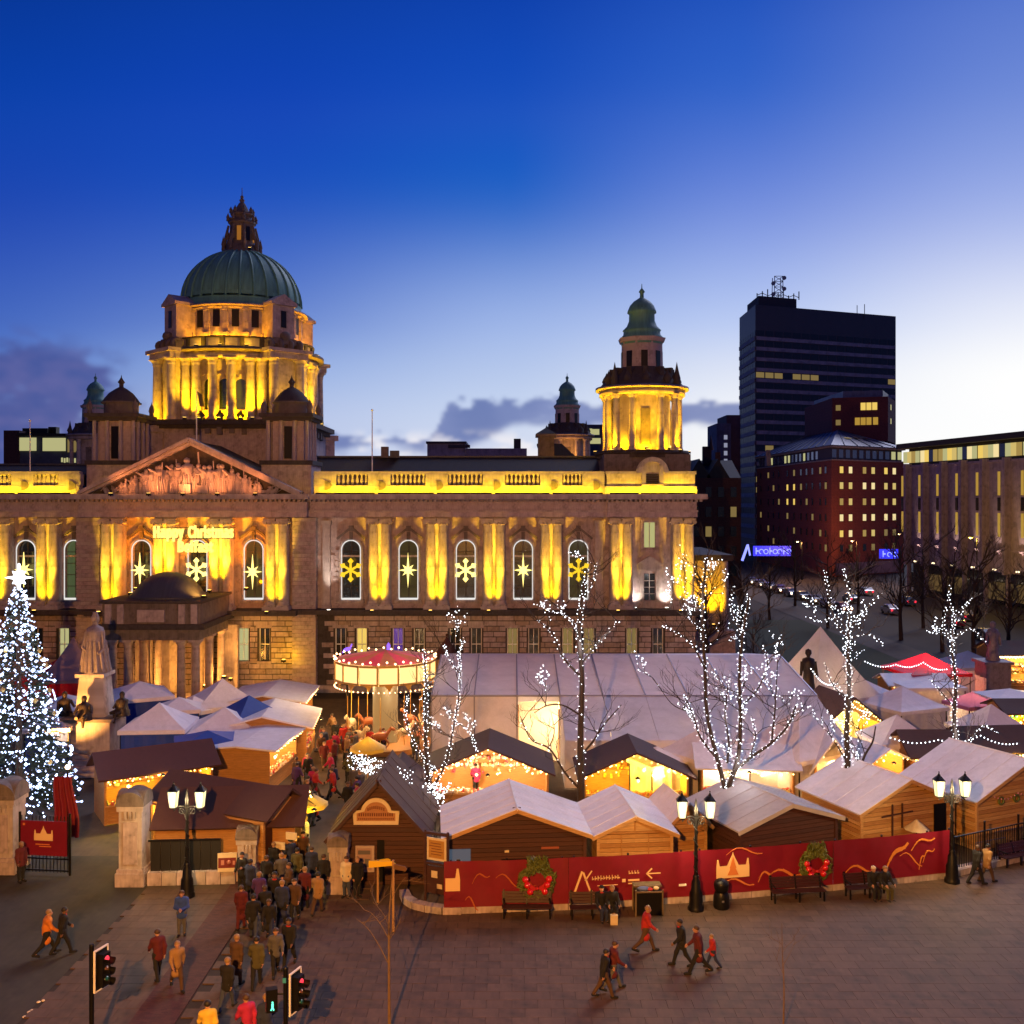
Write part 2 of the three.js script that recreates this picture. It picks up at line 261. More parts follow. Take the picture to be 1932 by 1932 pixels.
// ---------- the ground ----------
{
  const flat = (x0, x1, z0, z1, y) => new GB().geo(new THREE.PlaneGeometry(x1 - x0, z1 - z0).rotateX(-Math.PI / 2), m4((x0 + x1) / 2, y, (z0 + z1) / 2)).done();
  struct(part('ground', flat(-1800, 1800, -2600, 60, -0.07), mat('town_ground', [0.022, 0.017, 0.013], { map: 'grit', size: 2.6, rough: 0.9 }), scene));
  struct(part('market_path', flat(-46, 62, -90, -44, -0.036), mat('trodden_path', [0.10, 0.066, 0.036], { map: 'stone', size: 5.2, rough: 0.85, bump: 0.01 }), scene));
  struct(part('footway', flat(-46, -16.6, -50, -28, -0.028), mat('dark_footway', [0.042, 0.033, 0.02], { map: 'stone', size: 3.7, rough: 0.85, bump: 0.006 }), scene));
  const lawn = [[[30, -96], [62, -150]], [[14, -74], [40, -94]]];
  lawn.forEach(([a, b]) => { const l = part('lawn', flat(Math.min(a[0], b[0]), Math.max(a[0], b[0]), Math.min(a[1], b[1]), Math.max(a[1], b[1]), -0.03), M.grass, scene); struct(l); });
  struct(part('road', flat(48, 70, -420, -60, -0.024), mat('worn_asphalt', [0.026, 0.022, 0.022], { map: 'grit', size: 1.7, rough: 0.9 }), scene));
  struct(part('pavement_strip', flat(43, 48, -420, -60, -0.02), mat('grey_flags', [0.05, 0.034, 0.026], { map: 'stone', size: 2.2, rough: 0.85 }), scene));
  // pedestrian square: flags of three tones, laid in running bond
  const bed = struct(part('pavement', flat(-16.6, 46, -54, -28, -0.045), mat('joint_sand', [0.035, 0.024, 0.017], { map: 'grit', size: 1.1, rough: 0.95 }), scene));
  const tones = [[0.112, 0.062, 0.037], [0.108, 0.060, 0.036], [0.116, 0.066, 0.040], [0.101, 0.056, 0.033]].map((c, i) => mat('sandstone_flag_' + 'abcd'[i], c, { map: 'stone', size: 2.9 + i * 0.37, rough: 0.78, bump: 0.004 }));
  const list = [];
  const front = (x) => (x < -2.9 ? -43.6 : x < 8 ? -43.3 - (x + 2.9) * 0.118 : x < 20.3 ? -44.6 - (x - 8) * 0.2276 : -47.4 - (x - 20.3) * 0.55);
  for (let r = 0; r < 44; r++) {
    const z = -31 - r * 0.6;
    for (let c = 0; c < 72; c++) {
      const x = -11.25 + c * 0.9 + (r % 2) * 0.45; if (x > 46) break;
      if (z < front(x) - 0.2 && x > -7) continue; if (z < -46.5 && x < -7) continue;
      list.push([x + 0.45, z, 0.888, 0.588]);
    }
    for (let c = 0; c < 5; c++) if (z > -46) list.push([-16.2 + c * 0.75 + (r % 2) * 0.2, z, 0.74, 0.588]);
  }
  list.sort((a, b) => Math.hypot(a[0], a[1]) - Math.hypot(b[0], b[1]));
  const rest = tones.map(() => new GB());
  const shapes = new Map(), shapeOf = (w, d) => { const k = w + '/' + d; if (!shapes.has(k)) shapes.set(k, [0, 1, 2].map((i) => metric(new GB().geo(new THREE.BoxGeometry(w, 0.06, d).translate(i * 3.3, 0, i * 1.7)).done()).translate(-i * 3.3, 0, -i * 1.7))); return shapes.get(k); };
  let n = 0;
  for (const [x, z, w, d] of list) {
    const inView = Math.abs(x) < -z * 0.507 + 0.5 && z < -33.2, y = -0.03 + rr(-0.003, 0.003), k = clamp(Math.floor((fbm(x * 0.22 + 9, z * 0.22 + 50, 4) - 0.28) * 7 + rr(0, 2.2)), 0, 3);
    if (inView && n < 300) { const s = part('flagstone', shapeOf(w, d)[Math.floor(rnd() * 3)], tones[k], bed); s.position.set(x, y, z); s.rotation.set(rr(-0.003, 0.003), 0, rr(-0.003, 0.003)); n++; }
    else rest[k].box(x, y, z, w, 0.06, d);
  }
  rest.forEach((g, k) => stuff(g.build('flagstone', tones[k], bed)));
  struct(part('brick_strip', new GB().slab(-12.86, -11.32, -0.07, 0.004, -46.5, -29).done(), mat('red_paving_brick', [0.085, 0.026, 0.016], { map: 'brick', size: 2.4, rough: 0.85 }), scene));
  [[82, 1886], [73, 1889], [60, 1905], [55, 1908], [46, 1917]].forEach(([u, v], i) => { const [x, z] = gp(u, v); tag(part('reflective_stud', new GB().lathe([[0.07, 0], [0.065, 0.02], [0.03, 0.035], [0, 0.037]], x, -0.028, z, 10).done(), mat('pale_stud', [0.85, 0.7, 0.4], { rough: 0.25, metal: 0.3 }), scene), 'small pale stud in the dark footway beside the paved square', 'paving stud', 'studs along the footway edge'); });
  { const [x, z] = gp(283, 1599); tag(part('drain_cover', new GB().box(x, -0.02, z, 1.1, 0.03, 0.5).done(), M.iron, scene), 'dark rectangular drain cover in the path beyond the gate pillar', 'drain cover'); }
}
const font = await new FontLoader().loadAsync('fonts/droid/droid_sans_bold.typeface.json');
// ---------- the city hall ----------
const hall = thing('city_hall', 'long domed stone city hall with floodlit columns, behind the market tents', 'city hall');
const XC = -28.75;
const flood = [];                                   // floodlights, placed after the hall
{
  const ZW = -92.9, ZC = -92.0;
  const bays = [[-14.77, 0], [-9.5, 1], [-4.24, 0], [1.02, 1], [6.09, 0], [-34.0, 1], [-28.85, 0], [-23.7, 1], [-40.2, 2], [-44.6, 1], [-49.0, 0], [-53.4, 1]];
  const pairs = [-12.07, -6.85, -1.64, 3.57, 9.94, 15.55, -42.3, -46.7, -51.2];
  const porticoPairs = [-36.1, -31.35, -26.3, -21.25];
  // walls
  const wall = rectShape(-60, 16.7, 7.4, 16.1);
  bays.forEach(([x]) => { const h = archShape(1.62, 5.3, 8.65); const p = new THREE.Path(h.getPoints(14).map((q) => new THREE.Vector2(q.x + x, q.y))); wall.holes.push(p); });
  const hole = (s, x0, x1, y0, y1) => { const p = new THREE.Path(); p.moveTo(x0, y0); p.lineTo(x0, y1); p.lineTo(x1, y1); p.lineTo(x1, y0); p.closePath(); s.holes.push(p); };
  hole(wall, 12.15, 13.15, 13.3, 15.6); hole(wall, 12.15, 13.15, 8.45, 10.9);
  new GB().ext(wall, 0.6, m4(0, 0, ZW - 0.6)).build('upper_wall', M.stoneB, hall);
  const low = rectShape(-60, 16.9, 0, 7.3), lowWin = [];
  [-14.77, -9.5, -4.24, 1.02, 6.09, -40.2, -44.6, -23.7].forEach((x) => [-0.97, 0.97].forEach((o) => lowWin.push(x + o)));
  lowWin.push(11.0, 13.4);
  lowWin.forEach((x) => hole(low, x - 0.5, x + 0.5, 2.9, 5.88));
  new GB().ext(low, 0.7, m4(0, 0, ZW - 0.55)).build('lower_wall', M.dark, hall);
  new GB().slab(-60, 16.4, 0, 18, -122, ZW - 0.62).slab(16.4, 16.7, 0, 18, -122, ZW - 0.62).build('main_block', M.stoneC, hall);
  // rusticated courses of the ground floor
  const stones = [M.stoneC, M.stoneB, mat('portland_stone_pink', [0.40, 0.31, 0.27], { map: 'stone', size: 1.9, bump: 0.015, rough: 0.9 })];
  const blockRest = stones.map(() => new GB()); let nb = 0;
  const block = (x0, x1, y0, y1, z, single) => {
    if (x1 - x0 < 0.12) return;
    const k = Math.floor(rnd() * 3), pr = rr(0.07, 0.13);
    if (single && nb < 290) { nb++; new GB().box((x0 + x1) / 2, (y0 + y1) / 2, z + pr / 2 + 0.002, x1 - x0 - 0.06, y1 - y0 - 0.085, pr).build('stone_block', stones[k], hall); }
    else blockRest[k].box((x0 + x1) / 2, (y0 + y1) / 2, z + pr / 2 + 0.002, x1 - x0 - 0.06, y1 - y0 - 0.085, pr);
  };
  for (let r = 0; r < 13; r++) {
    const y0 = 0.7 + r * 0.49, y1 = y0 + 0.49; let x = -58;
    while (x < 16.8) {
      let w = rr(0.95, 1.75), x1 = Math.min(x + w, 16.85);
      const inPier = (x > -20.2 && x < -17.6) || (x > -39.9 && x < -37.3);
      const spans = [[x, x1]];
      if (y1 > 2.8 && y0 < 6.0) for (const wx of lowWin) for (let i = spans.length - 1; i >= 0; i--) { const [a, b] = spans[i]; if (b > wx - 0.62 && a < wx + 0.62) { spans.splice(i, 1); if (wx - 0.62 > a) spans.push([a, wx - 0.62]); if (b > wx + 0.62) spans.push([wx + 0.62, b]); } }
      if (!inPier) spans.forEach(([a, b]) => block(a, b, y0, y1, ZW + 0.15, y0 > 3.4 && a > -17.5 && a < 16));
      x = x1;
    }
  }
  new GB().slab(-60, 17.05, 0, 0.68, ZW, ZW + 0.4).build('plinth', M.stoneC, hall);
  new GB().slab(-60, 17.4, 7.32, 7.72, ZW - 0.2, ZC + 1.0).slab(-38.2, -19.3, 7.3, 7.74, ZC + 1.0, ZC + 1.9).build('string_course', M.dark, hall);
  blockRest.forEach((g, k) => g.l.length && stuff(g.build('stone_block', stones[k], hall)));
  // ground-floor windows
  const litLow = { 1: GL.winY, 2: mat('violet_window', [0.03, 0.02, 0.08], { emit: [0.05, 0.015, 0.22], rough: 0.2 }), 8: GL.winD, 9: GL.winD, 10: GL.winP, 11: GL.winP, 14: GL.winP, 6: GL.winD, 16: GL.winD };
  lowWin.forEach((x, i) => {
    const w = new GB().slab(x - 0.5, x + 0.5, 2.9, 5.88, ZW - 0.2, ZW - 0.18).build('window', litLow[i] ?? M.glass, hall);
    new GB().slab(x - 0.5, x - 0.42, 2.9, 5.88, ZW - 0.17, ZW - 0.08).slab(x + 0.42, x + 0.5, 2.9, 5.88, ZW - 0.17, ZW - 0.08).slab(x - 0.42, x + 0.42, 4.36, 4.44, ZW - 0.17, ZW - 0.08).slab(x - 0.03, x + 0.03, 2.98, 4.36, ZW - 0.16, ZW - 0.1).slab(x - 0.03, x + 0.03, 4.44, 5.8, ZW - 0.16, ZW - 0.1).build('sash_frame', M.white, w);
    new GB().slab(x - 0.64, x + 0.64, 2.66, 2.88, ZW + 0.152, ZW + 0.34).build('sill', M.stoneC, w);
    new GB().slab(x - 0.72, x + 0.72, 5.92, 6.2, ZW + 0.152, ZW + 0.3).build('lintel', M.stoneC, w);
  });
  // arched windows of the main floor
  const gGreen = mat('lit_green_glass', [0.03, 0.05, 0.04], { emit: [0.055, 0.075, 0.03], rough: 0.1 }), gDim = mat('lit_brown_glass', [0.03, 0.03, 0.025], { emit: [0.035, 0.027, 0.008], rough: 0.1 });
  const arc = (r, w, x, y, z, d, seg = 16) => { const s = new THREE.Shape(); s.absarc(0, 0, r + w, 0, Math.PI, false); s.absarc(0, 0, r, Math.PI, 0, true); return [s, d, m4(x, y, z)]; };
  bays.forEach(([x, kind], i) => {
    const g = new GB().ext(archShape(1.6, 5.28, 8.66), 0.02, m4(x, 0, ZW - 0.3)).build('arched_window', kind === 2 ? gGreen : i % 3 === 1 ? gDim : M.glass, hall);
    const f = new GB(); f.slab(x - 0.04, x + 0.04, 8.7, 13.9, ZW - 0.27, ZW - 0.2);
    [9.7, 10.75, 11.8, 12.85].forEach((y, k) => f.slab(x - 0.78, x - 0.04, y, y + 0.06, ZW - 0.27, ZW - 0.21).slab(x + 0.04, x + 0.78, y, y + 0.06, ZW - 0.27, ZW - 0.21)); f.build('glazing_bars', M.dark, g);
    const s = new GB(); s.slab(x - 1.1, x - 0.82, 8.5, 13.1, ZW, ZW + 0.16).slab(x + 0.82, x + 1.1, 8.5, 13.1, ZW, ZW + 0.16).ext(...arc(0.82, 0.28, x, 13.12, ZW, 0.16)).slab(x - 1.25, x + 1.25, 8.2, 8.48, ZW, ZW + 0.4);
    s.build('surround', M.stone, g);
    const t = new GB(), R = 0.86, zl = ZW + 0.2; t.bar([x - R, 8.6, zl], [x - R, 13.1, zl], 0.045).bar([x + R, 8.6, zl], [x + R, 13.1, zl], 0.045).bar([x - R, 8.6, zl], [x + R, 8.6, zl], 0.1);
    t.geo(new THREE.TorusGeometry(R, 0.055, 5, 20, Math.PI), m4(x, 13.1, zl)); t.build('rope_light', GL.rope, g);
    const hd = new GB(); hd.beam([x - 1.3, 14.1, ZW + 0.15], [x - 0.05, 15.1, ZW + 0.15], 0.26, 0.2).beam([x + 1.3, 14.1, ZW + 0.15], [x + 0.05, 15.1, ZW + 0.15], 0.26, 0.2).box(x, 15.05, ZW + 0.16, 0.42, 0.5, 0.3).slab(x - 0.16, x + 0.16, 14.0, 14.75, ZW, ZW + 0.24); hd.build('hood_mould', M.sooty, g);
    const bl = new GB(); for (let k = 0; k < 9; k++) bl.box(x - (1.32 + (k % 2) * 0.06), 8.85 + k * 0.5, ZW + 0.05, 0.36 + (k % 2) * 0.12, 0.42, 0.1); bl.build('quoins', M.stoneB, g); for (let k = 0; k < 9; k++) bl.box(x + (1.32 + (k % 2) * 0.06), 8.85 + k * 0.5, ZW + 0.05, 0.36 + (k % 2) * 0.12, 0.42, 0.1); bl.build('quoins', M.stoneB, g);
    new GB().slab(x - 1.5, x + 1.5, 7.75, 8.18, ZW, ZW + 0.3).build('apron', M.stoneB, g);
  });
  new GB().slab(-60, -38.3, 12.42, 12.6, ZW, ZW + 0.09).slab(-19.6, 9, 12.42, 12.6, ZW, ZW + 0.09).build('impost_band', M.stoneB, hall);
  // corner pavilion windows
  const w1 = new GB().slab(12.15, 13.15, 13.3, 15.6, ZW - 0.25, ZW - 0.22).build('upper_window', mat('pale_green_lit_window', [0.1, 0.1, 0.08], { emit: [0.42, 0.42, 0.17] }), hall);
  new GB().slab(11.8, 12.12, 13.1, 15.8, ZW, ZW + 0.14).slab(13.18, 13.5, 13.1, 15.8, ZW, ZW + 0.14).slab(12.12, 13.18, 15.62, 15.86, ZW, ZW + 0.14).slab(11.8, 13.5, 12.9, 13.08, ZW, ZW + 0.2).slab(12.62, 12.68, 13.3, 15.6, ZW - 0.2, ZW - 0.14).build('surround', M.stoneB, w1);
  const w2 = new GB().slab(12.15, 13.15, 8.45, 10.9, ZW - 0.25, ZW - 0.22).build('lower_window', M.glass, hall);
  const sr = new GB().slab(11.75, 12.1, 8.3, 11.2, ZW, ZW + 0.2).slab(13.2, 13.55, 8.3, 11.2, ZW, ZW + 0.2).slab(11.5, 13.8, 11.2, 11.75, ZW, ZW + 0.35).slab(12.1, 13.2, 7.75, 8.42, ZW, ZW + 0.3);
  sr.ext(polyShape([[-1.25, 0], [1.25, 0], [0, 0.8]]), 0.35, m4(12.65, 11.75, ZW)); sr.build('surround', M.stone, w2);
  const gb = new GB(); [9.0, 9.6, 10.2].forEach((y) => gb.slab(12.15, 13.15, y, y + 0.06, ZW - 0.2, ZW - 0.14)); gb.slab(12.62, 12.68, 8.45, 10.9, ZW - 0.21, ZW - 0.15).build('glazing_bars', M.white, w2);
  // columns: fluted shafts, voluted capitals
  const shaft = (() => { const H = 6.9, n = 32, rows = 8, pos = [], idx = []; for (let j = 0; j <= rows; j++) { const t = j / rows, r = 0.46 - 0.07 * t * t + 0.004 * Math.sin(t * 3); for (let i = 0; i <= n; i++) { const a = i / n * Math.PI * 2, q = r * (i % 2 ? 0.94 : 1); pos.push(Math.cos(a) * q, t * H, Math.sin(a) * q); } } for (let j = 0; j < rows; j++) for (let i = 0; i < n; i++) { const a = j * (n + 1) + i; idx.push(a, a + n + 1, a + 1, a + 1, a + n + 1, a + n + 2); } const g = new THREE.BufferGeometry(); g.setAttribute('position', new THREE.Float32BufferAttribute(pos, 3)); g.setIndex(idx); g.computeVertexNormals(); return new GB().geo(g).done(); })();
  const capital = new GB().lathe([[0.4, 0], [0.46, 0.06], [0.42, 0.1], [0.42, 0.28]], 0, 0, 0, 16).box(0, 0.4, 0, 1.0, 0.2, 0.86).box(0, 0.55, 0, 1.1, 0.1, 0.96).geo(new THREE.CylinderGeometry(0.19, 0.19, 0.9, 12), m4(-0.42, 0.26, 0, 0, Math.PI / 2)).geo(new THREE.CylinderGeometry(0.19, 0.19, 0.9, 12), m4(0.42, 0.26, 0, 0, Math.PI / 2)).box(0, 0.3, 0.42, 0.2, 0.2, 0.1).done();
  const cbase = new GB().box(0, 0.07, 0, 1.06, 0.14, 1.06).lathe([[0.53, 0.14], [0.56, 0.2], [0.53, 0.28], [0.48, 0.32], [0.51, 0.37], [0.47, 0.44]], 0, 0, 0, 18).done();
  const columnPair = (x, z, y0 = 8.05) => {
    new GB().slab(x - 1.2, x + 1.2, 7.73, y0, z - 0.75, z + 0.62).build('pedestal', M.stone, hall); new GB().slab(x - 1.0, x + 1.0, y0, 16.08, z - 0.85, z - 0.16).build('pilaster_back', M.stone, hall);
    [-0.58, 0.58].forEach((o) => { const c = part('column', shaft, M.stone, hall); c.position.set(x + o, y0 + 0.44, z); const k = part('capital', capital, M.stoneC, c); k.position.y = 6.9; const b = part('column_base', cbase, M.stone, c); b.position.y = -0.44; });
  };
  pairs.forEach((x) => columnPair(x, ZC)); porticoPairs.forEach((x) => columnPair(x, -91.2));
  [-17.0, -38.9 + 0.6, 8.0].forEach((x) => { const c = part('pilaster', new GB().box(x, 11.7, ZW + 0.18, 0.72, 7.6, 0.36).box(x, 15.6, ZW + 0.22, 0.9, 0.36, 0.44).box(x, 7.86, ZW + 0.22, 0.9, 0.3, 0.44).done(), M.stone, hall); });
  // rusticated piers each side of the portico
  const stone2 = [M.stoneB, M.stone, M.stoneC];
  [[-20.0, -17.85], [-39.65, -37.5]].forEach(([x0, x1]) => { const core = new GB().slab(x0 + 0.06, x1 - 0.06, 0, 15.9, ZW, ZW + 0.92).build('pier', M.stoneC, hall); for (let k = 0; k < 44; k++) { const y = 0.15 + k * 0.362; if (y > 7.0 && y < 7.75) continue; new GB().slab(x0, x1, y, y + 0.318, ZW, ZW + 1.0).build('pier_stone', stone2[k % 3], core); } });
  // entablature, dentils, cornice
  const ent = new GB().slab(-60, -39.0, 16.1, 16.75, ZW, ZC + 0.5).slab(-18.4, 8.6, 16.1, 16.75, ZW, ZC + 0.5).slab(8.6, 16.75, 16.1, 16.75, ZW, ZC + 0.75).slab(-39.0, -18.4, 16.1, 16.75, ZW, -90.65);
  ent.slab(-60, -39.05, 16.75, 17.5, ZW, ZC + 0.4).slab(-18.35, 8.65, 16.75, 17.5, ZW, ZC + 0.4).slab(8.65, 16.7, 16.75, 17.5, ZW, ZC + 0.65).slab(-38.95, -18.45, 16.75, 17.5, ZW, -90.75); ent.build('entablature', M.stoneB, hall);
  const fil = new GB().slab(-39.02, -18.38, 16.6, 16.72, -90.65, -90.58).slab(-60, -39.05, 16.6, 16.72, ZC + 0.5, ZC + 0.58).slab(-18.35, 8.58, 16.6, 16.72, ZC + 0.5, ZC + 0.58).slab(8.62, 16.8, 16.6, 16.72, ZC + 0.75, ZC + 0.83); fil.build('fillet', M.stone, hall);
  const den = new GB(); for (let x = -59; x < 17.2; x += 0.42) { const p = x > -39 && x < -18.4 ? -90.55 : x > 8.6 ? ZC + 0.88 : ZC + 0.62; den.box(x, 17.6, p, 0.22, 0.2, 0.34); } stuff(den.build('dentil', M.stoneC, hall));
  new GB().slab(-60, -39.2, 17.72, 18.2, ZW, ZC + 1.25).slab(-18.2, 8.5, 17.72, 18.2, ZW, ZC + 1.25).slab(8.5, 17.55, 17.72, 18.2, -96, ZC + 1.45).slab(-39.2, -18.2, 17.72, 18.2, ZW, -89.85).build('cornice', M.stone, hall);
  // pediment with carved figures
  const PW = 9.4, PH = 4.55, zP = -89.95;
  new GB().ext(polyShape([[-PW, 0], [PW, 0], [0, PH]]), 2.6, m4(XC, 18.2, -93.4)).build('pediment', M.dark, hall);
  [-1, 1].forEach((s) => { const r = new GB().beam([XC + s * (PW + 0.5), 18.25, zP - 0.35], [XC, 18.25 + PH + 0.26, zP - 0.35], 1.1, 0.3).beam([XC + s * (PW + 0.2), 18.02 + 0.08, zP - 0.5], [XC, 18.25 + PH - 0.1, zP - 0.5], 0.8, 0.24).build('raking_cornice', M.stone, hall); });
  const figure = [0, 1, 2].map((v) => { const g = new GB().lathe([[0.34, 0], [0.3, 0.3], [0.25, 0.75], [0.22, 1.0], [0.27, 1.3], [0.22, 1.48], [0.08, 1.55], [0.13, 1.66], [0.12, 1.8], [0, 1.88]], 0, 0, 0, 9); g.bar([-0.22, 1.36, 0.05], [-0.42 - v * 0.1, 1.0 + v * 0.35, 0.2], 0.09, 0.06).bar([0.22, 1.36, 0.05], [0.34, 0.95 - v * 0.1, 0.26], 0.09, 0.06); if (v === 1) g.bar([0.4, 0, 0.15], [0.46, 2.1, 0.15], 0.035); if (v === 2) g.box(0.5, 0.3, 0.1, 0.6, 0.55, 0.3, 0.3); for (let k = 0; k < 5; k++) g.bar([-0.2 + k * 0.1, 1.0, 0.2], [-0.26 + k * 0.13, 0.02, 0.3], 0.04, 0.055, 5); return g.done(); });
  for (let i = 0; i < 33; i++) {
    const t = (i - 16) / 16, x = XC + t * 7.7 + rr(-0.12, 0.12), top = (1 - Math.abs(x - XC) / PW) * PH - 0.5, h = Math.min(top, 2.9 * (1 - 0.25 * rnd()) + (i === 16 ? 0.6 : 0)); if (h < 0.35) continue;
    const lie = h < 0.9, c = part('carved_figure', figure[i % 3], M.stone, hall), s = (lie ? Math.min(1.0, h + 0.45) : h) / 1.9; c.scale.set(s * 1.25, s, s * 1.1); c.position.set(x, 18.22, -90.42 + rr(-0.1, 0.25)); c.rotation.set(0, rr(-0.7, 0.7), rr(-0.12, 0.12) + (lie ? -t * 0.9 : 0));
  }
  // roofs behind
  const roof = new GB().sheet([[-20, 18.3, -93.6], [9.3, 18.3, -93.6], [9.3, 21.95, -100.5], [-20, 21.95, -100.5]], 0.3).sheet([[-20, 21.95, -100.5], [9.3, 21.95, -100.5], [9.3, 18.3, -107], [-20, 18.3, -107]], 0.3).sheet([[-60, 18.3, -93.6], [-37.6, 18.3, -93.6], [-37.6, 21.2, -100.5], [-60, 21.2, -100.5]], 0.3).sheet([[-60, 21.2, -100.5], [-37.6, 21.2, -100.5], [-37.6, 18.3, -107], [-60, 18.3, -107]], 0.3);
  roof.sheet([[XC - 9.6, 18.4, -90.6], [XC, 23.0, -90.6], [XC, 23.0, -99.8], [XC - 9.6, 18.4, -99.8]], 0.25).sheet([[XC, 23.0, -90.6], [XC + 9.6, 18.4, -90.6], [XC + 9.6, 18.4, -99.8], [XC, 23.0, -99.8]], 0.25); roof.sheet([[4.2, 18.3, -101], [10.5, 18.3, -101], [5.2, 23.6, -106], [2.6, 23.6, -106]], 0.3).build('slate_roof', M.slate, hall);
  new GB().slab(-19.6, 9.0, 21.9, 22.06, -100.7, -100.3).slab(-60, -37.8, 21.15, 21.3, -100.7, -100.3).build('roof_ridge', M.lead, hall);
  const ch = new GB().slab(2.7, 4.35, 18, 24.2, -105.8, -104.2).slab(2.45, 4.6, 24.2, 24.5, -106.05, -103.95).build('chimney', M.sooty, hall); new GB().sheet([[2.45, 24.5, -103.95], [4.6, 24.5, -103.95], [3.52, 25.2, -105]], 0.04).sheet([[4.6, 24.5, -103.95], [4.6, 24.5, -106.05], [3.52, 25.2, -105]], 0.04).sheet([[2.45, 24.5, -106.05], [2.45, 24.5, -103.95], [3.52, 25.2, -105]], 0.04).sheet([[2.45, 24.5, -106.05], [4.6, 24.5, -106.05], [3.52, 25.2, -105]], 0.04).build('chimney_cap', M.slate, ch);
  new GB().box(-12.6, 22.4, -100.2, 0.7, 1.1, 0.7).build('roof_stack', M.sooty, hall); new GB().box(-11.6, 22.2, -99.9, 0.9, 0.7, 0.5).build('roof_stack', M.lead, hall);
  // balustrade along the roof edge
  const bal = new GB().lathe([[0.13, 0], [0.13, 0.08], [0.09, 0.12], [0.15, 0.38], [0.14, 0.5], [0.07, 0.82], [0.09, 0.9], [0.13, 0.96], [0.13, 1.02]], 0, 0, 0, 10).done(), zb = ZC - 0.15;
  const run = (x0, x1, piers) => {
    new GB().slab(x0, x1, 18.2, 18.98, zb - 0.4, zb + 0.42).build('parapet_base', M.stone, hall); new GB().slab(x0, x1, 20.0, 20.26, zb - 0.34, zb + 0.36).build('parapet_rail', M.stone, hall);
    const edges = [x0, ...piers.flatMap((p) => [p - 1.0, p + 1.0]), x1];
    piers.forEach((p) => { const q = new GB().slab(p - 1.0, p + 1.0, 18.98, 20.0, zb - 0.36, zb + 0.38).build('parapet_pier', M.stone, hall); new GB().geo(new THREE.CylinderGeometry(0.62, 0.62, 0.5, 18, 1, false, 0, Math.PI), m4(p, 18.98, zb + 0.4, 0, Math.PI / 2, 0, 1, 0.4, 0.7)).build('bracket', M.sooty, q); });
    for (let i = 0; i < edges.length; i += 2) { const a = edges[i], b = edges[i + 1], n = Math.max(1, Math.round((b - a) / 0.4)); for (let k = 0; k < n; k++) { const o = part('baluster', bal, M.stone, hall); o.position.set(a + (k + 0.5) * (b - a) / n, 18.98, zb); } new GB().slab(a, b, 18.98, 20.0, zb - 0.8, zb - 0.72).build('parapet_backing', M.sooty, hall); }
  };
  run(-18.0, 8.4, [-17.0, -12.07, -6.85, -1.64, 3.57, 7.4]); run(-58, -39.3, [-40.2, -42.3 - 2.2, -46.7 - 2.4, -53.5]);
  new GB().slab(8.4, 16.75, 18.2, 18.9, ZC - 0.5, ZC + 0.55).slab(8.6, 16.6, 18.9, 20.0, ZC - 0.5, ZC + 0.35).slab(8.5, 16.7, 20.0, 20.26, ZC - 0.5, ZC + 0.5).build('attic', M.stone, hall);
  const dor = new GB().slab(11.7, 12.1, 18.9, 20.8, ZC + 0.35, ZC + 0.8).slab(13.3, 13.7, 18.9, 20.8, ZC + 0.35, ZC + 0.8).slab(11.7, 13.7, 18.92, 19.1, ZC + 0.35, ZC + 0.84); { const s = new THREE.Shape(); s.absarc(0, 0, 1.45, 0, Math.PI, false); s.absarc(0, 0, 1.02, Math.PI, 0, true); dor.ext(s, 0.6, m4(12.7, 20.1, ZC + 0.3)); const t = new THREE.Shape(); t.absarc(0, 0, 1.0, 0, Math.PI); dor.ext(t, 0.3, m4(12.7, 20.2, ZC + 0.3)); } const dm = dor.build('attic_dormer', M.stone, hall); new GB().slab(12.1, 13.3, 19.1, 20.6, ZC + 0.36, ZC + 0.42).build('louvred_window', mat('olive_louvre', [0.06, 0.055, 0.02], { rough: 0.8 }), dm); { const lv = new GB(); for (let k = 0; k < 7; k++) lv.box(12.7, 19.25 + k * 0.2, ZC + 0.47, 1.2, 0.04, 0.12, 0, 0.5); lv.build('louvre', M.sooty, dm); }
  // side porch to the east, lit amber
  new GB().slab(16.7, 22.4, 0, 11.4, -122, -105).build('side_wing', M.stoneB, hall); new GB().slab(16.6, 22.9, 11.4, 12.0, -122.5, -104.5).build('side_cornice', M.dark, hall);
  [17.6, 21.9].forEach((x) => { const c = part('column', shaft, M.stone, hall); c.position.set(x, 4.4, -104.3); c.scale.set(1, 1.0, 1); });
  new GB().slab(16.7, 22.9, 0, 4.3, -105, -103.6).build('side_plinth', M.stoneC, hall);
  flood.push(['s', [20.6, 5.1, -103.2], [20.2, 10.5, -105], GOLD, 420, 48], ['s', [17.8, 5.0, -103.0], [18.2, 10.5, -105], GOLD, 70, 40]);

  // corner turrets beside the pediment
  const tur = (x) => {
    const z = -95.2, t = new GB().slab(x - 2.3, x + 2.3, 18, 21.2, z - 2.3, z + 2.3).slab(x - 1.45, x + 1.45, 21.2, 25.0, z - 1.45, z + 1.45).build('roof_turret', M.stoneB, hall);
    new GB().slab(x - 2.45, x + 2.45, 20.9, 21.3, z - 2.45, z + 2.45).slab(x - 2.25, x + 2.25, 25.0, 25.3, z - 2.25, z + 2.25).slab(x - 2.5, x + 2.5, 25.3, 25.65, z - 2.5, z + 2.5).build('turret_cornice', M.dark, t);
    [-1.8, -0.62, 0.62, 1.8].forEach((o, k) => [[o, 1.8], [1.8, o], [-1.8, o]].forEach(([a, b], j) => { if (j && (k === 3 || (j === 2 && k === 0))) return; new GB().cyl(x + a, 21.3, z + b, 0.22, 0.18, 3.7, 8).build('turret_column', M.stoneC, t); }));
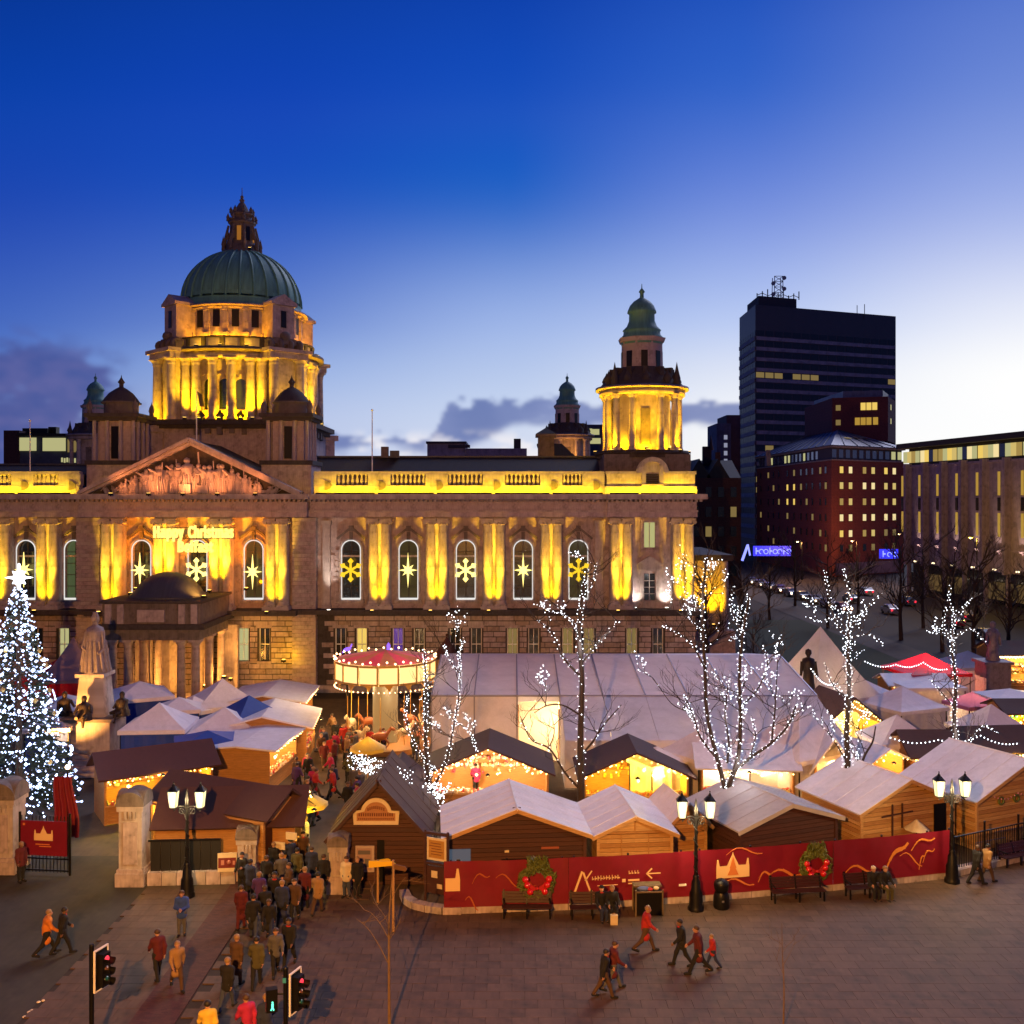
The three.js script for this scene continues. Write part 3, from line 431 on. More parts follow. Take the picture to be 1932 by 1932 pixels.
    [[0, 1], [1, 0]].forEach(([a, b]) => new GB().box(x + a * 1.47, 23.0, z + b * 1.47, a ? 0.06 : 0.75, 3.0, b ? 0.06 : 0.75).build('dark_opening', M.iron, t));
    new GB().lathe([[1.55, 25.65], [1.55, 26.6], [1.8, 26.7], [1.8, 26.85]], x, 0, z, 8, Math.PI / 8).build('turret_drum', M.sooty, t);
    new GB().lathe([[1.72, 26.85], [1.5, 27.2], [1.1, 27.7], [0.55, 28.1], [0.2, 28.3], [0.2, 28.6], [0.34, 28.75], [0.2, 28.95], [0.06, 29.2], [0, 29.5]], x, 0, z, 12).build('turret_cupola', M.dark, t);
    [[-1, -1], [1, -1], [-1, 1], [1, 1]].forEach(([a, b]) => new GB().lathe([[0.28, 0], [0.2, 0.3], [0.3, 0.55], [0.22, 0.9], [0.05, 1.2], [0, 1.5]], x + a * 2.1, 25.65, z + b * 2.1, 8).build('finial', M.sooty, t));
  };
  tur(-36.8); tur(-20.75);

  // ----- the great dome -----
  const DX = XC - 0.1, DZ = -108, ring = (r0, r1, y0, y1, seg = 48) => new THREE.LatheGeometry([[r0, y0], [r1, y0], [r1, y1], [r0, y1], [r0, y0]].map((p) => new THREE.Vector2(...p)), seg);
  const DK = 0.87, sink = (o) => { o.position.y -= 1.05; return o; };
  const pl = (r, y) => [r * Math.sin(y), r * Math.cos(y)];
  const oct = (h, c) => polyShape([[-h + c, -h], [h - c, -h], [h, -h + c], [h, h - c], [h - c, h], [-h + c, h], [-h, h - c], [-h, -h + c]]);
  const base = new GB().ext(oct(7.9, 2.3), 7.1, m4(DX, 18, DZ, 0, -Math.PI / 2)).build('dome_plinth', M.stoneB, hall);
  new GB().ext(oct(8.8, 2.6), 0.5, m4(DX, 25.1, DZ, 0, -Math.PI / 2)).ext(oct(8.35, 2.45), 0.35, m4(DX, 24.75, DZ, 0, -Math.PI / 2)).build('plinth_cornice', M.dark, base);
  { const g = new GB(); for (let i = 0; i < 44; i++) { const a = i / 44 * Math.PI * 2; g.box(DX + Math.sin(a) * 8.3, 24.5, DZ + Math.cos(a) * 8.3, 0.5, rr(0.4, 0.8), 0.4, a); } g.build('carved_swag', M.sooty, base); }
  [1, 3, 5, 7].forEach((k) => { const buttress = new GB(), [x, z] = pl(9.7, k * Math.PI / 4); buttress.box(DX + x, 21.2, DZ + z, 2.6, 6.4, 2.6, k * Math.PI / 4).box(DX + x, 24.7, DZ + z, 3.2, 0.6, 3.2, k * Math.PI / 4).box(DX + x * 0.97, 25.2, DZ + z * 0.97, 2.2, 0.8, 2.2, k * Math.PI / 4); buttress.build('buttress', M.stoneC, base); });
  const drum = new GB().geo(new THREE.CylinderGeometry(6.55, 6.55, 8.2, 56), m4(DX, 25.6 + 4.1, DZ)).build('dome_drum', M.stone, hall); drum.scale.y = DK; drum.position.y = 25.6 * (1 - DK);
  const qc = new GB().cyl(0, 0, 0, 0.50, 0.42, 5.9, 14).lathe([[0.62, -0.4], [0.62, -0.2], [0.56, -0.05], [0.5, 0]], 0, 0, 0, 14).lathe([[0.42, 5.9], [0.5, 6.1], [0.44, 6.2], [0.62, 6.55], [0.72, 6.6]], 0, 0, 0, 10).box(0, 6.68, 0, 1.3, 0.16, 1.3).done();
  const dwin = new GB().ext(archShape(1.0, 3.5, 0), 0.06, m4(0, 0, -0.04)).done(), dsur = new GB().slab(-0.72, -0.52, -0.1, 3.1, -0.05, 0.16).slab(0.52, 0.72, -0.1, 3.1, -0.05, 0.16).ext(arc(0.5, 0.24, 0, 3.05, -0.05, 0.2)[0], 0.2, m4(0, 3.0, -0.05)).box(0, 3.8, 0.1, 0.24, 0.5, 0.26).box(-0.62, 4.0, 0.05, 0.5, 0.14, 0.2, 0, 0, 0.5).box(0.62, 4.0, 0.05, 0.5, 0.14, 0.2, 0, 0, -0.5).slab(-0.8, 0.8, -0.35, -0.12, -0.05, 0.3).done();
  const urn = new GB().lathe([[0.3, 0], [0.2, 0.18], [0.42, 0.5], [0.34, 0.72], [0.12, 0.9], [0.16, 1.0], [0, 1.15]], 0, 0, 0, 9).done();
  for (let q = 0; q < 4; q++) {
    const a0 = q * Math.PI / 2;
    [-21, -7, 7, 21].forEach((d) => { const a = a0 + d * Math.PI / 180, [x, z] = pl(7.55, a), c = part('drum_column', qc, M.stone, drum); c.position.set(DX + x, 26.1, DZ + z); });
    [-14, 0, 14].forEach((d) => { const a = a0 + d * Math.PI / 180, [x, z] = pl(6.55, a), w = part('drum_window', dwin, M.glass, drum); w.position.set(DX + x, 27.0, DZ + z); w.rotation.y = a; const s = part('drum_window_surround', dsur, M.stoneC, drum); s.position.copy(w.position); s.rotation.y = a; const [ux, uz] = pl(8.2, a), u = part('urn', urn, M.dark, drum); u.position.set(DX + ux, 25.58, DZ + uz); });
    const ad = a0 + Math.PI / 4, [bx, bz] = pl(7.2, ad); new GB().box(DX + bx, 29.2, DZ + bz, 2.9, 7.3, 2.2, ad).build('drum_corner', M.stone, drum);
    [[-1.5, 8.75], [1.5, 8.75], [-2.1, 7.5], [2.1, 7.5]].forEach(([o, r]) => { const c = part('drum_column', qc, M.stone, drum); c.position.set(DX + Math.sin(ad) * r + Math.cos(ad) * o, 26.1, DZ + Math.cos(ad) * r - Math.sin(ad) * o); });
    const ec = new GB().box(DX + Math.sin(ad) * 7.85, 33.15, DZ + Math.cos(ad) * 7.85, 4.5, 0.66, 2.8, ad).box(DX + Math.sin(ad) * 7.85, 33.7, DZ + Math.cos(ad) * 7.85, 5.1, 0.42, 3.4, ad).build('corner_entablature', M.stoneC, drum);
    const sc = new GB(); [-1.7, -0.6, 0.6, 1.7].forEach((o, k) => { const X0 = DX + Math.sin(ad) * 8.2 + Math.cos(ad) * o, Z0 = DZ + Math.cos(ad) * 8.2 - Math.sin(ad) * o; sc.geo(new THREE.TorusGeometry(0.5, 0.24, 6, 12), m4(X0, 34.5, Z0, ad + Math.PI / 2)).box(X0, 34.3, Z0, 0.7, 0.8, 0.7, ad); }); sc.box(DX + Math.sin(ad) * 8.0, 34.9, DZ + Math.cos(ad) * 8.0, 2.6, 0.7, 1.0, ad).ball(DX + Math.sin(ad) * 8.4, 35.5, DZ + Math.cos(ad) * 8.4, 0.55); sc.build('corner_scrolls', M.sooty, drum);
  }
  sink(new GB().geo(ring(6.4, 8.05, 32.85, 33.5), m4(DX, 0, DZ)).build('drum_entablature', M.stoneC, hall)); sink(new GB().geo(ring(6.1, 8.6, 33.5, 33.95), m4(DX, 0, DZ)).build('drum_cornice', M.sooty, hall));
  const balc = sink(new GB().geo(ring(7.05, 7.35, 33.95, 34.95), m4(DX, 0, DZ)).build('balcony_parapet', M.stone, hall)); { const g = new GB(); for (let i = 0; i < 24; i++) { const a = i / 24 * 6.283; g.box(DX + Math.sin(a) * 7.35, 34.5, DZ + Math.cos(a) * 7.35, 0.45, 1.1, 0.4, a); } g.geo(ring(7.0, 7.6, 34.95, 35.1), m4(DX, 0, DZ)); g.build('balcony_piers', M.dark, balc); }
  const att = sink(new GB().geo(new THREE.CylinderGeometry(6.15, 6.15, 4.6, 56), m4(DX, 33.9 + 2.3, DZ)).build('dome_attic', M.stone, hall)), aw = new GB().box(0, 0, 0, 0.72, 1.75, 0.12).done(), ap = new GB().box(0, 0, 0, 0.5, 3.1, 0.34).box(0, 1.4, 0.12, 0.62, 0.4, 0.4).box(0, -1.3, 0.1, 0.7, 0.5, 0.36).done();
  for (let q = 0; q < 4; q++) { const a0 = q * Math.PI / 2; [-27, -9, 9, 27].forEach((d, k) => { const a = a0 + d * Math.PI / 180, [x, z] = pl(6.15, a), w = part('attic_window', aw, M.iron, att); w.position.set(DX + x, 37.1, DZ + z); w.rotation.y = a; }); [-36, -18, 0, 18, 36].forEach((d) => { const a = a0 + d * Math.PI / 180, [x, z] = pl(6.22, a), w = part('attic_pilaster', ap, M.stoneC, att); w.position.set(DX + x, 36.7, DZ + z); w.rotation.y = a; });
    const ad = a0 + Math.PI / 4, P = (r, o = 0) => [DX + Math.sin(ad) * r + Math.cos(ad) * o, DZ + Math.cos(ad) * r - Math.sin(ad) * o], [tx0, tz0] = P(7.1), g = new GB().box(tx0, 36.4, tz0, 2.5, 4.2, 2.0, ad).box(tx0, 38.55, tz0, 3.0, 0.3, 2.5, ad); g.ext(polyShape([[-1.5, 0], [1.5, 0], [0, 0.85]]), 2.4, m4(DX + Math.sin(ad) * 5.9, 38.7, DZ + Math.cos(ad) * 5.9, ad)); const tt = g.build('attic_turret', M.stoneC, att); const [wx, wz] = P(8.12); new GB().box(wx, 37.0, wz, 0.6, 1.7, 0.1, ad).build('turret_opening', M.iron, att); }
  sink(new GB().geo(ring(6.0, 6.55, 38.1, 38.3), m4(DX, 0, DZ)).geo(ring(6.0, 6.9, 38.3, 38.55), m4(DX, 0, DZ)).build('attic_cornice', M.stoneC, hall));
  const R = 6.2, dome = sink(new GB().lathe([[R + 0.25, 38.55], [R + 0.25, 38.8], [R, 38.85], [R * 1.0, 39.6], ...Array.from({ length: 15 }, (_, i) => { const t = i / 14 * 1.28; return [R * Math.cos(t), 39.4 + R * Math.sin(t) * 0.94]; })], DX, 0, DZ, 64).build('dome', M.copper, hall));
  for (let i = 0; i < 28; i++) { const a = i / 28 * Math.PI * 2, g = new GB(); let last = null; for (let k = 0; k <= 10; k++) { const t = k / 10 * 1.26, r = R * Math.cos(t) + 0.03, y = 39.4 + R * Math.sin(t) * 0.94, p = [DX + r * Math.sin(a), y, DZ + r * Math.cos(a)]; if (last) g.bar(last, p, 0.13, 0.13, 5); last = p; } g.build('dome_rib', M.copper, dome); }
  const lan = sink(new GB().lathe([[2.0, 44.9], [2.05, 45.4], [1.75, 45.5], [1.75, 46.0], [1.3, 46.1], [1.25, 48.3], [1.45, 48.35], [1.5, 48.6], [1.05, 48.7], [0.95, 49.2], [1.2, 49.25], [1.25, 49.5], [0.8, 49.6], [0.62, 50.1], [0.34, 50.6], [0.2, 50.75], [0.3, 50.95], [0.14, 51.15], [0.2, 51.35], [0.05, 51.5], [0.03, 52.3], [0, 52.35]].map(([r, y]) => [r, y - 0.2]), DX, 0, DZ, 8, Math.PI / 8).build('lantern', M.sooty, hall));
  for (let i = 0; i < 8; i++) { const a = i * Math.PI / 4 + Math.PI / 8, g = new GB(); [[1.95, 45.2, 1.6], [1.5, 46.4, 1.3], [1.45, 48.4, 0.9], [1.15, 49.3, 0.7]].forEach(([r, y, h]) => g.lathe([[0.2, 0], [0.16, h * 0.3], [0.22, h * 0.4], [0.1, h * 0.7], [0, h]], DX + Math.sin(a) * r, y, DZ + Math.cos(a) * r, 6)); g.bar([DX + Math.sin(a) * 1.95, 45.4, DZ + Math.cos(a) * 1.95], [DX + Math.sin(a) * 1.4, 47.9, DZ + Math.cos(a) * 1.4], 0.2, 0.12); g.build('pinnacle', M.sooty, lan); }
  for (let i = 0; i < 8; i++) { const a = i * Math.PI / 4; new GB().box(DX + Math.sin(a) * 1.2, 47.0, DZ + Math.cos(a) * 1.2, 0.42, 1.5, 0.12, a).build('lantern_opening', i % 2 ? M.iron : glow('amber_opening', [0.30, 0.11, 0.012]), lan); }
  // floodlights of the drum and attic
  for (let i = 0; i < 8; i++) { const a = i * Math.PI / 4, near = Math.cos(a - 0.26) > -0.35; if (!near) continue;
    if (i % 2 === 0) { [-14, 0, 14].forEach((d) => { const b = a + d * Math.PI / 180; flood.push(['p', [DX + Math.sin(b) * 7.75, 26.0, DZ + Math.cos(b) * 7.75], null, GOLD, 60, 0]); flood.push(['s', [DX + Math.sin(b) * 8.5, 25.9, DZ + Math.cos(b) * 8.5], [DX + Math.sin(b) * 6.9, 29.6, DZ + Math.cos(b) * 6.9], GOLD, 560, 40]); }); }
    else flood.push(['p', [DX + Math.sin(a) * 10.3, 25.9, DZ + Math.cos(a) * 10.3], null, GOLD, 90, 0]); if (i % 2) [-24, 24].forEach((d) => { const b = a + d * Math.PI / 180; flood.push(['s', [DX + Math.sin(b) * 9.3, 25.9, DZ + Math.cos(b) * 9.3], [DX + Math.sin(b) * 7.7, 30, DZ + Math.cos(b) * 7.7], GOLD, 520, 46]); });
    [-18, 0, 18].forEach((d) => { if (i % 2 === 0) { const b = a + d * Math.PI / 180; flood.push(['p', [DX + Math.sin(b) * 6.75, 33.5, DZ + Math.cos(b) * 6.75], null, [1, 0.36, 0.0], 55, 0], ['p', [DX + Math.sin(b) * 8.1, 33.2, DZ + Math.cos(b) * 8.1], null, GOLD, 7, 0]); } }); }
  flood.push(['s', [DX + 1.5, 44.1, DZ + 2.6], [DX + 0.4, 48, DZ + 0.4], AMBER, 2, 40]);

  // ----- corner towers -----
  const tower = (x, z, lit) => {
    const P = (o) => o, t = new GB().slab(x - 4.0, x + 4.0, 17.8, 21.9, z - 4.0, z + 4.0).build('corner_tower', M.sooty, hall);
    new GB().geo(ring(3.4, 4.5, 21.9, 22.3, 32), m4(x, 0, z)).cyl(x, 21.6, z, 4.35, 4.35, 0.3, 28).build('tower_ledge', M.dark, t);
    new GB().cyl(x, 22.0, z, 2.7, 2.7, 5.6, 32).build('tower_core', M.stone, t);
    { for (let i = 0; i < 4; i++) { const a = i * Math.PI / 2; new GB().box(x + Math.sin(a) * 2.72, 24.6, z + Math.cos(a) * 2.72, 0.9, 3.4, 0.08, a).build('tower_opening', M.sooty, t); } }
    for (let i = 0; i < 12; i++) { const k = Math.floor(i / 3), o = [-0.36, 0, 0.36][i % 3], a = k * Math.PI / 2 + Math.PI / 4 + o * 1.15, r = i % 3 === 1 ? 3.85 : 3.6; const c = part('tower_column', new GB().cyl(0, 0, 0, 0.34, 0.29, 4.6, 12).lathe([[0.44, -0.3], [0.4, -0.1], [0.34, 0]], 0, 0, 0, 12).lathe([[0.29, 4.6], [0.36, 4.7], [0.5, 5.0]], 0, 0, 0, 8).done(), M.stone, t); c.position.set(x + Math.sin(a) * r, 22.6, z + Math.cos(a) * r); }
    new GB().geo(ring(2.5, 4.1, 27.55, 28.1, 32), m4(x, 0, z)).geo(ring(2.5, 4.45, 28.1, 28.4, 32), m4(x, 0, z)).build('tower_entablature', M.stoneC, t);
    { const g = new GB().lathe([[4.1, 28.4], [3.7, 28.9], [3.1, 29.4], [2.6, 29.9], [2.25, 30.3]], x, 0, z, 16); for (let i = 0; i < 12; i++) { const a = i * Math.PI / 6, r = i % 3 === 1 ? 3.9 : 3.4; g.lathe([[0.34, 0], [0.24, 0.2], [0.44, 0.6], [0.3, 0.95], [0.12, 1.2], [0, 1.5]], x + Math.sin(a) * r, 28.4, z + Math.cos(a) * r, 8); g.box(x + Math.sin(a) * 2.7, 29.6, z + Math.cos(a) * 2.7, 0.5, 1.2, 0.8, a); } for (let i = 0; i < 4; i++) { const a = i * Math.PI / 2 + Math.PI / 4; g.lathe([[0.4, 0], [0.3, 0.5], [0.36, 0.6], [0.16, 1.4], [0, 2.2]], x + Math.sin(a) * 4.1, 28.4, z + Math.cos(a) * 4.1, 8); } g.build('carved_base', M.dark, t); }
    new GB().geo(new THREE.CylinderGeometry(2.0, 2.1, 3.0, 8), m4(x, 31.4, z, Math.PI / 8)).geo(new THREE.CylinderGeometry(2.35, 2.2, 0.4, 8), m4(x, 32.95, z, Math.PI / 8)).build('belfry', M.stoneB, t);
    { for (let i = 0; i < 8; i++) { const a = i * Math.PI / 4; new GB().box(x + Math.sin(a) * 1.92, 31.0, z + Math.cos(a) * 1.92, 0.62, 1.7, 0.1, a).build('belfry_opening', M.iron, t); } }
    new GB().lathe([[1.98, 32.0], [2.0, 32.55], [2.15, 32.6], [1.8, 32.95], [1.75, 33.3], [1.85, 33.4], [1.45, 33.8], [1.25, 34.3], [1.22, 35.0], [1.4, 35.1], [1.36, 35.3], [1.15, 35.8], [0.8, 36.2], [0.35, 36.5], [0.2, 36.6], [0.18, 37.0], [0.3, 37.15], [0.18, 37.35], [0.05, 37.5], [0.03, 37.9], [0, 37.95]].map(([r, y]) => [r, y + 0.55]), x, 0, z, 24).build('cupola', M.copper, t);
    if (lit) for (let i = 0; i < 8; i++) { const a = i * Math.PI / 4; if (Math.cos(a) < -0.4) continue; flood.push(['p', [x + Math.sin(a) * 3.3, 22.7, z + Math.cos(a) * 3.3], null, GOLD, 30, 0]); flood.push(['s', [x + Math.sin(a) * 4.5, 22.45, z + Math.cos(a) * 4.5], [x + Math.sin(a) * 3.1, 27.4, z + Math.cos(a) * 3.1], GOLD, 260, 42]); }
  };
  tower(12.5, -97.3, true); tower(9.0, -165, false); tower(-68, -165, false);
  new GB().slab(-70, 14, 0, 18.2, -170, -124).build('rear_block', M.stoneC, hall);
  flood.push(['p', [9.0, 24.5, -160.2], null, AMBER, 40, 0]);

  // ----- entrance porch -----
  const PX = -29.4, pz = -82.4, po = new GB().slab(PX - 4.0, PX + 4.0, 7.5, 9.2, pz - 8.4, pz).build('entrance_porch', M.sooty, hall);
  new GB().slab(PX - 4.4, PX + 4.4, 7.1, 7.5, pz - 8.6, pz + 0.4).slab(PX - 4.2, PX + 4.2, 9.2, 9.42, pz - 8.5, pz + 0.25).build('porch_cornice', M.dark, po);
  new GB().slab(PX - 3.9, PX + 3.9, 6.2, 7.1, pz - 8.3, pz - 0.1).build('porch_entablature', M.sooty, po);
  { [-3.5, -2.5, 2.5, 3.5].forEach((o) => new GB().box(PX + o, 8.35, pz + 0.08, 0.5, 1.6, 0.2).build('porch_panel', M.stoneC, po)); new GB().box(PX, 8.2, pz + 0.1, 2.2, 1.0, 0.25).build('porch_panel', M.stoneC, po); }
  [-3.4, -2.2, 2.2, 3.4].forEach((o) => [0, -3.6, -7.2].forEach((dz) => { const c = part('porch_column', new GB().cyl(0, 0.3, 0, 0.36, 0.3, 5.4, 14).lathe([[0.5, 0], [0.5, 0.15], [0.38, 0.3]], 0, 0, 0, 14).lathe([[0.3, 5.7], [0.36, 5.8], [0.48, 6.0]], 0, 0, 0, 12).box(0, 6.1, 0, 1.0, 0.2, 1.0).done(), M.stoneC, po); c.position.set(PX + o, 0, pz - 0.7 + dz); }));
  new GB().slab(PX - 4.3, PX + 4.3, 0, 0.3, pz - 8.4, pz + 0.4).build('porch_steps', M.stoneC, po);
  new GB().lathe([[3.1, 9.42], [3.15, 9.6], [2.9, 9.75], [2.6, 10.2], [2.2, 10.7], [1.6, 11.15], [0.8, 11.45], [0, 11.55]].map(([r, y]) => [r, y]), PX + 0.1, 0, pz - 3.8, 32).build('porch_dome', M.lead, po);
  flood.push(['s', [PX + 3.6, 9.75, pz - 2.2], [PX + 1.2, 10.7, pz - 3.4], AMBER, 60, 50], ['s', [PX - 3.6, 9.75, pz - 5], [PX - 0.6, 10.6, pz - 4.4], AMBER, 40, 50]);
  // open screen of the lit lobby wall behind the porch
  { [-3.9, -1.6, 1.6, 3.9].forEach((o) => new GB().slab(PX + o - 0.75, PX + o + 0.75, 0.3, 6.4, -91.7, -91.2).build('lobby_wall', M.stone, hall)); }
  flood.push(['p', [PX - 2.6, 1.6, -88.2], null, AMBER, 75, 0], ['p', [PX + 2.6, 1.6, -88.2], null, AMBER, 75, 0], ['p', [PX + 4.6, 2.6, -87], null, AMBER, 40, 0], ['s', [PX - 5.4, 0.8, -85], [PX - 5.0, 8, -90.5], GOLD, 70, 40]);
  flood.push(['p', [X(535, 90.8), 3.4, -90.9], null, GOLD, 22, 0], ['s', [X(440, 89), 2.2, -88.2], [X(440, 91), 8, -91.9], AMBER, 90, 40]);

  // column uplights on the ledge: one narrow, one wide per pair
  [...pairs, ...porticoPairs].forEach((x, i) => {
    const portico = i >= pairs.length, z = portico ? -89.3 : -90.35, zc = portico ? -91.0 : -91.8;
    const yl = i === 10 || i === 11 ? 9.8 : 7.9; const hi = i === 10 || i === 11, aw = hi ? 16 : 11.5; flood.push(['s', [x - 0.45, yl, z], [x - 0.55, hi ? 13 : 12.5, zc], [1, 0.54, 0.02], 880, aw, 0.7], ['S', [x + 0.45, yl, z], [x + 0.55, hi ? 13 : 12.5, zc], [1, 0.54, 0.02], 880, aw, 0.7], ['S', [x, yl, z + 0.15], [x, yl + 1.9, zc], [1, 0.60, 0.0], 170, 27, 0.9]);
  });
  [11.2, 14.1].forEach((x) => flood.push(['s', [x, 7.95, -92.1], [x, 9.4, -92.85], [1, 0.9, 0.74], 42, 46, 0.9]));
  [-16.55].forEach((x) => flood.push(['s', [x, 7.85, -91.2], [x, 13, -92.7], [1, 0.85, 0.7], 130, 22, 0.9]));
  [-33.7, -28.7, -23.8].forEach((x) => flood.push(['p', [x, 9.9, -90.5], null, [1, 0.25, 0.0], 16, 0], ['S', [x, 9.8, -90.3], [x, 15.5, -92.9], [1, 0.25, 0.0], 420, 40, 0.9]));
  // parapet wash: strips of lamps behind the cornice edge
  const strip = (x0, x1, k) => flood.push(['a', [(x0 + x1) / 2, 18.28, -90.95], [(x0 + x1) / 2, 19.4, -92.1], [1, 0.60, 0.005], k * 0.72, x1 - x0]);
  [[-17.8, -12.2], [-12.2, -6.9], [-6.9, -1.7], [-1.7, 3.5], [3.5, 8.3], [-58, -50], [-50, -44.6], [-44.6, -39.6]].forEach(([a, b], i) => strip(a + 0.15, b - 0.15, i === 3 ? 150 : 110)); strip(8.8, 11.4, 100); strip(11.6, 16.5, 170);
  // pediment: a warm wash from the cornice
  [-35, -31.7, -28.7, -25.7, -22.4].forEach((x, i) => flood.push(['s', [x, 18.35, -88.1], [XC + (x - XC) * 0.82, 20.2, -90.6], [1, 0.27, 0.07], [40, 55, 70, 55, 40][i], 50, 0.9]));
  // flag poles on the roof
  [[713, 98, 15.6, 27.6], [94, 98, 15.6, 27.2]].forEach(([u, d, y0, y1], i) => { tag(part('flagpole', new GB().bar([X(u, d), 18.2, -d + 4], [X(u, d), Y(i ? 800 : 781, d), -d + 4], 0.07, 0.04, 8).ball(X(u, d), Y(i ? 800 : 781, d), -d + 4, 0.11).done(), M.white, scene), i ? 'bare white flagpole on the roof beyond the Christmas tree' : 'bare white flagpole on the roof between the dome and the corner tower', 'flagpole'); });
  { const x = X(371, 94), f = thing('flagpole', 'white flagpole with a limp dark flag before the lit drum of the dome', 'flagpole', [x, 0, -94]); new GB().bar([0, 22.5, 0], [0, Y(735, 94), 0], 0.07, 0.04, 8).build('pole', M.white, f); new GB().sheet([[0.05, Y(738, 94), 0], [0.55, Y(745, 94), 0.15], [0.75, Y(768, 94), 0.05], [0.3, Y(766, 94), -0.1]], 0.03).build('flag', mat('dark_flag', [0.10, 0.09, 0.05], { rough: 0.9 }), f); }
}
// floodlight fittings with their lamps
{
  const body = new GB().box(0, 0.16, 0, 0.34, 0.2, 0.24).box(0, 0.03, 0, 0.1, 0.1, 0.1).bar([-0.2, 0.02, 0], [-0.2, 0.2, 0], 0.02).bar([0.2, 0.02, 0], [0.2, 0.2, 0], 0.02).done(), face = new GB().box(0, 0.275, 0, 0.28, 0.02, 0.2).done();
  let k = 0, pairN = 0;
  for (const [kind, p, q, c, cd, ang, blend] of flood) {
    if (kind === 'a') { const l = new THREE.RectAreaLight(new THREE.Color(...c), cd, ang, 0.16); l.position.set(...p); l.lookAt(...q); scene.add(l); const f = part('strip_floodlight', new GB().box(0, 0, -0.06, ang, 0.16, 0.06).done(), M.iron, scene); tag(f, 'long strip floodlight lying on the cornice before the roof balustrade', 'floodlight', 'strip floodlights on the cornice'); f.position.set(...p); f.lookAt(...q); continue; }
    if (kind === 'p') { bulbLight(p, c, cd, 6); }
    else if (kind === 'S') { spot(p, q, c, cd, ang, blend ?? 0.8, 5); continue; }
    else spot(p, q, c, cd, ang, blend ?? 0.8, 5);
    const nth = ['first', 'second', 'third', 'fourth', 'fifth', 'sixth', 'seventh', 'eighth', 'ninth', 'tenth', 'eleventh', 'twelfth', 'thirteenth'], place = p[1] > 34 ? ['on the balcony ledge under the dome', 'floodlights under the dome'] : p[1] > 25 ? ['on the ledge at the foot of the dome colonnade', 'floodlights of the dome colonnade'] : p[1] > 21 ? ['at the foot of the corner tower columns', 'floodlights of the corner towers'] : p[1] > 18 ? ['on the cornice under the pediment carvings', 'floodlights under the pediment'] : ang === 11.5 || ang === 16 ? ['at the foot of the ' + nth[pairN++] + ' coupled columns, counted along the hall', null] : ['low on the hall front by the porch or corner', 'low floodlights of the hall front']; const f = thing('floodlight', 'small floodlight ' + place[0], 'floodlight', [p[0], p[1] - 0.36, p[2]], 0, place[1]); part('housing', body, M.iron, f); part('lamp_face', face, c[1] > 0.8 ? glow('white_floodlight_face', [6, 5.6, 4.8]) : glow('gold_floodlight_face', [4.2, 2.5, 0.5]), f); k++;
  }
}
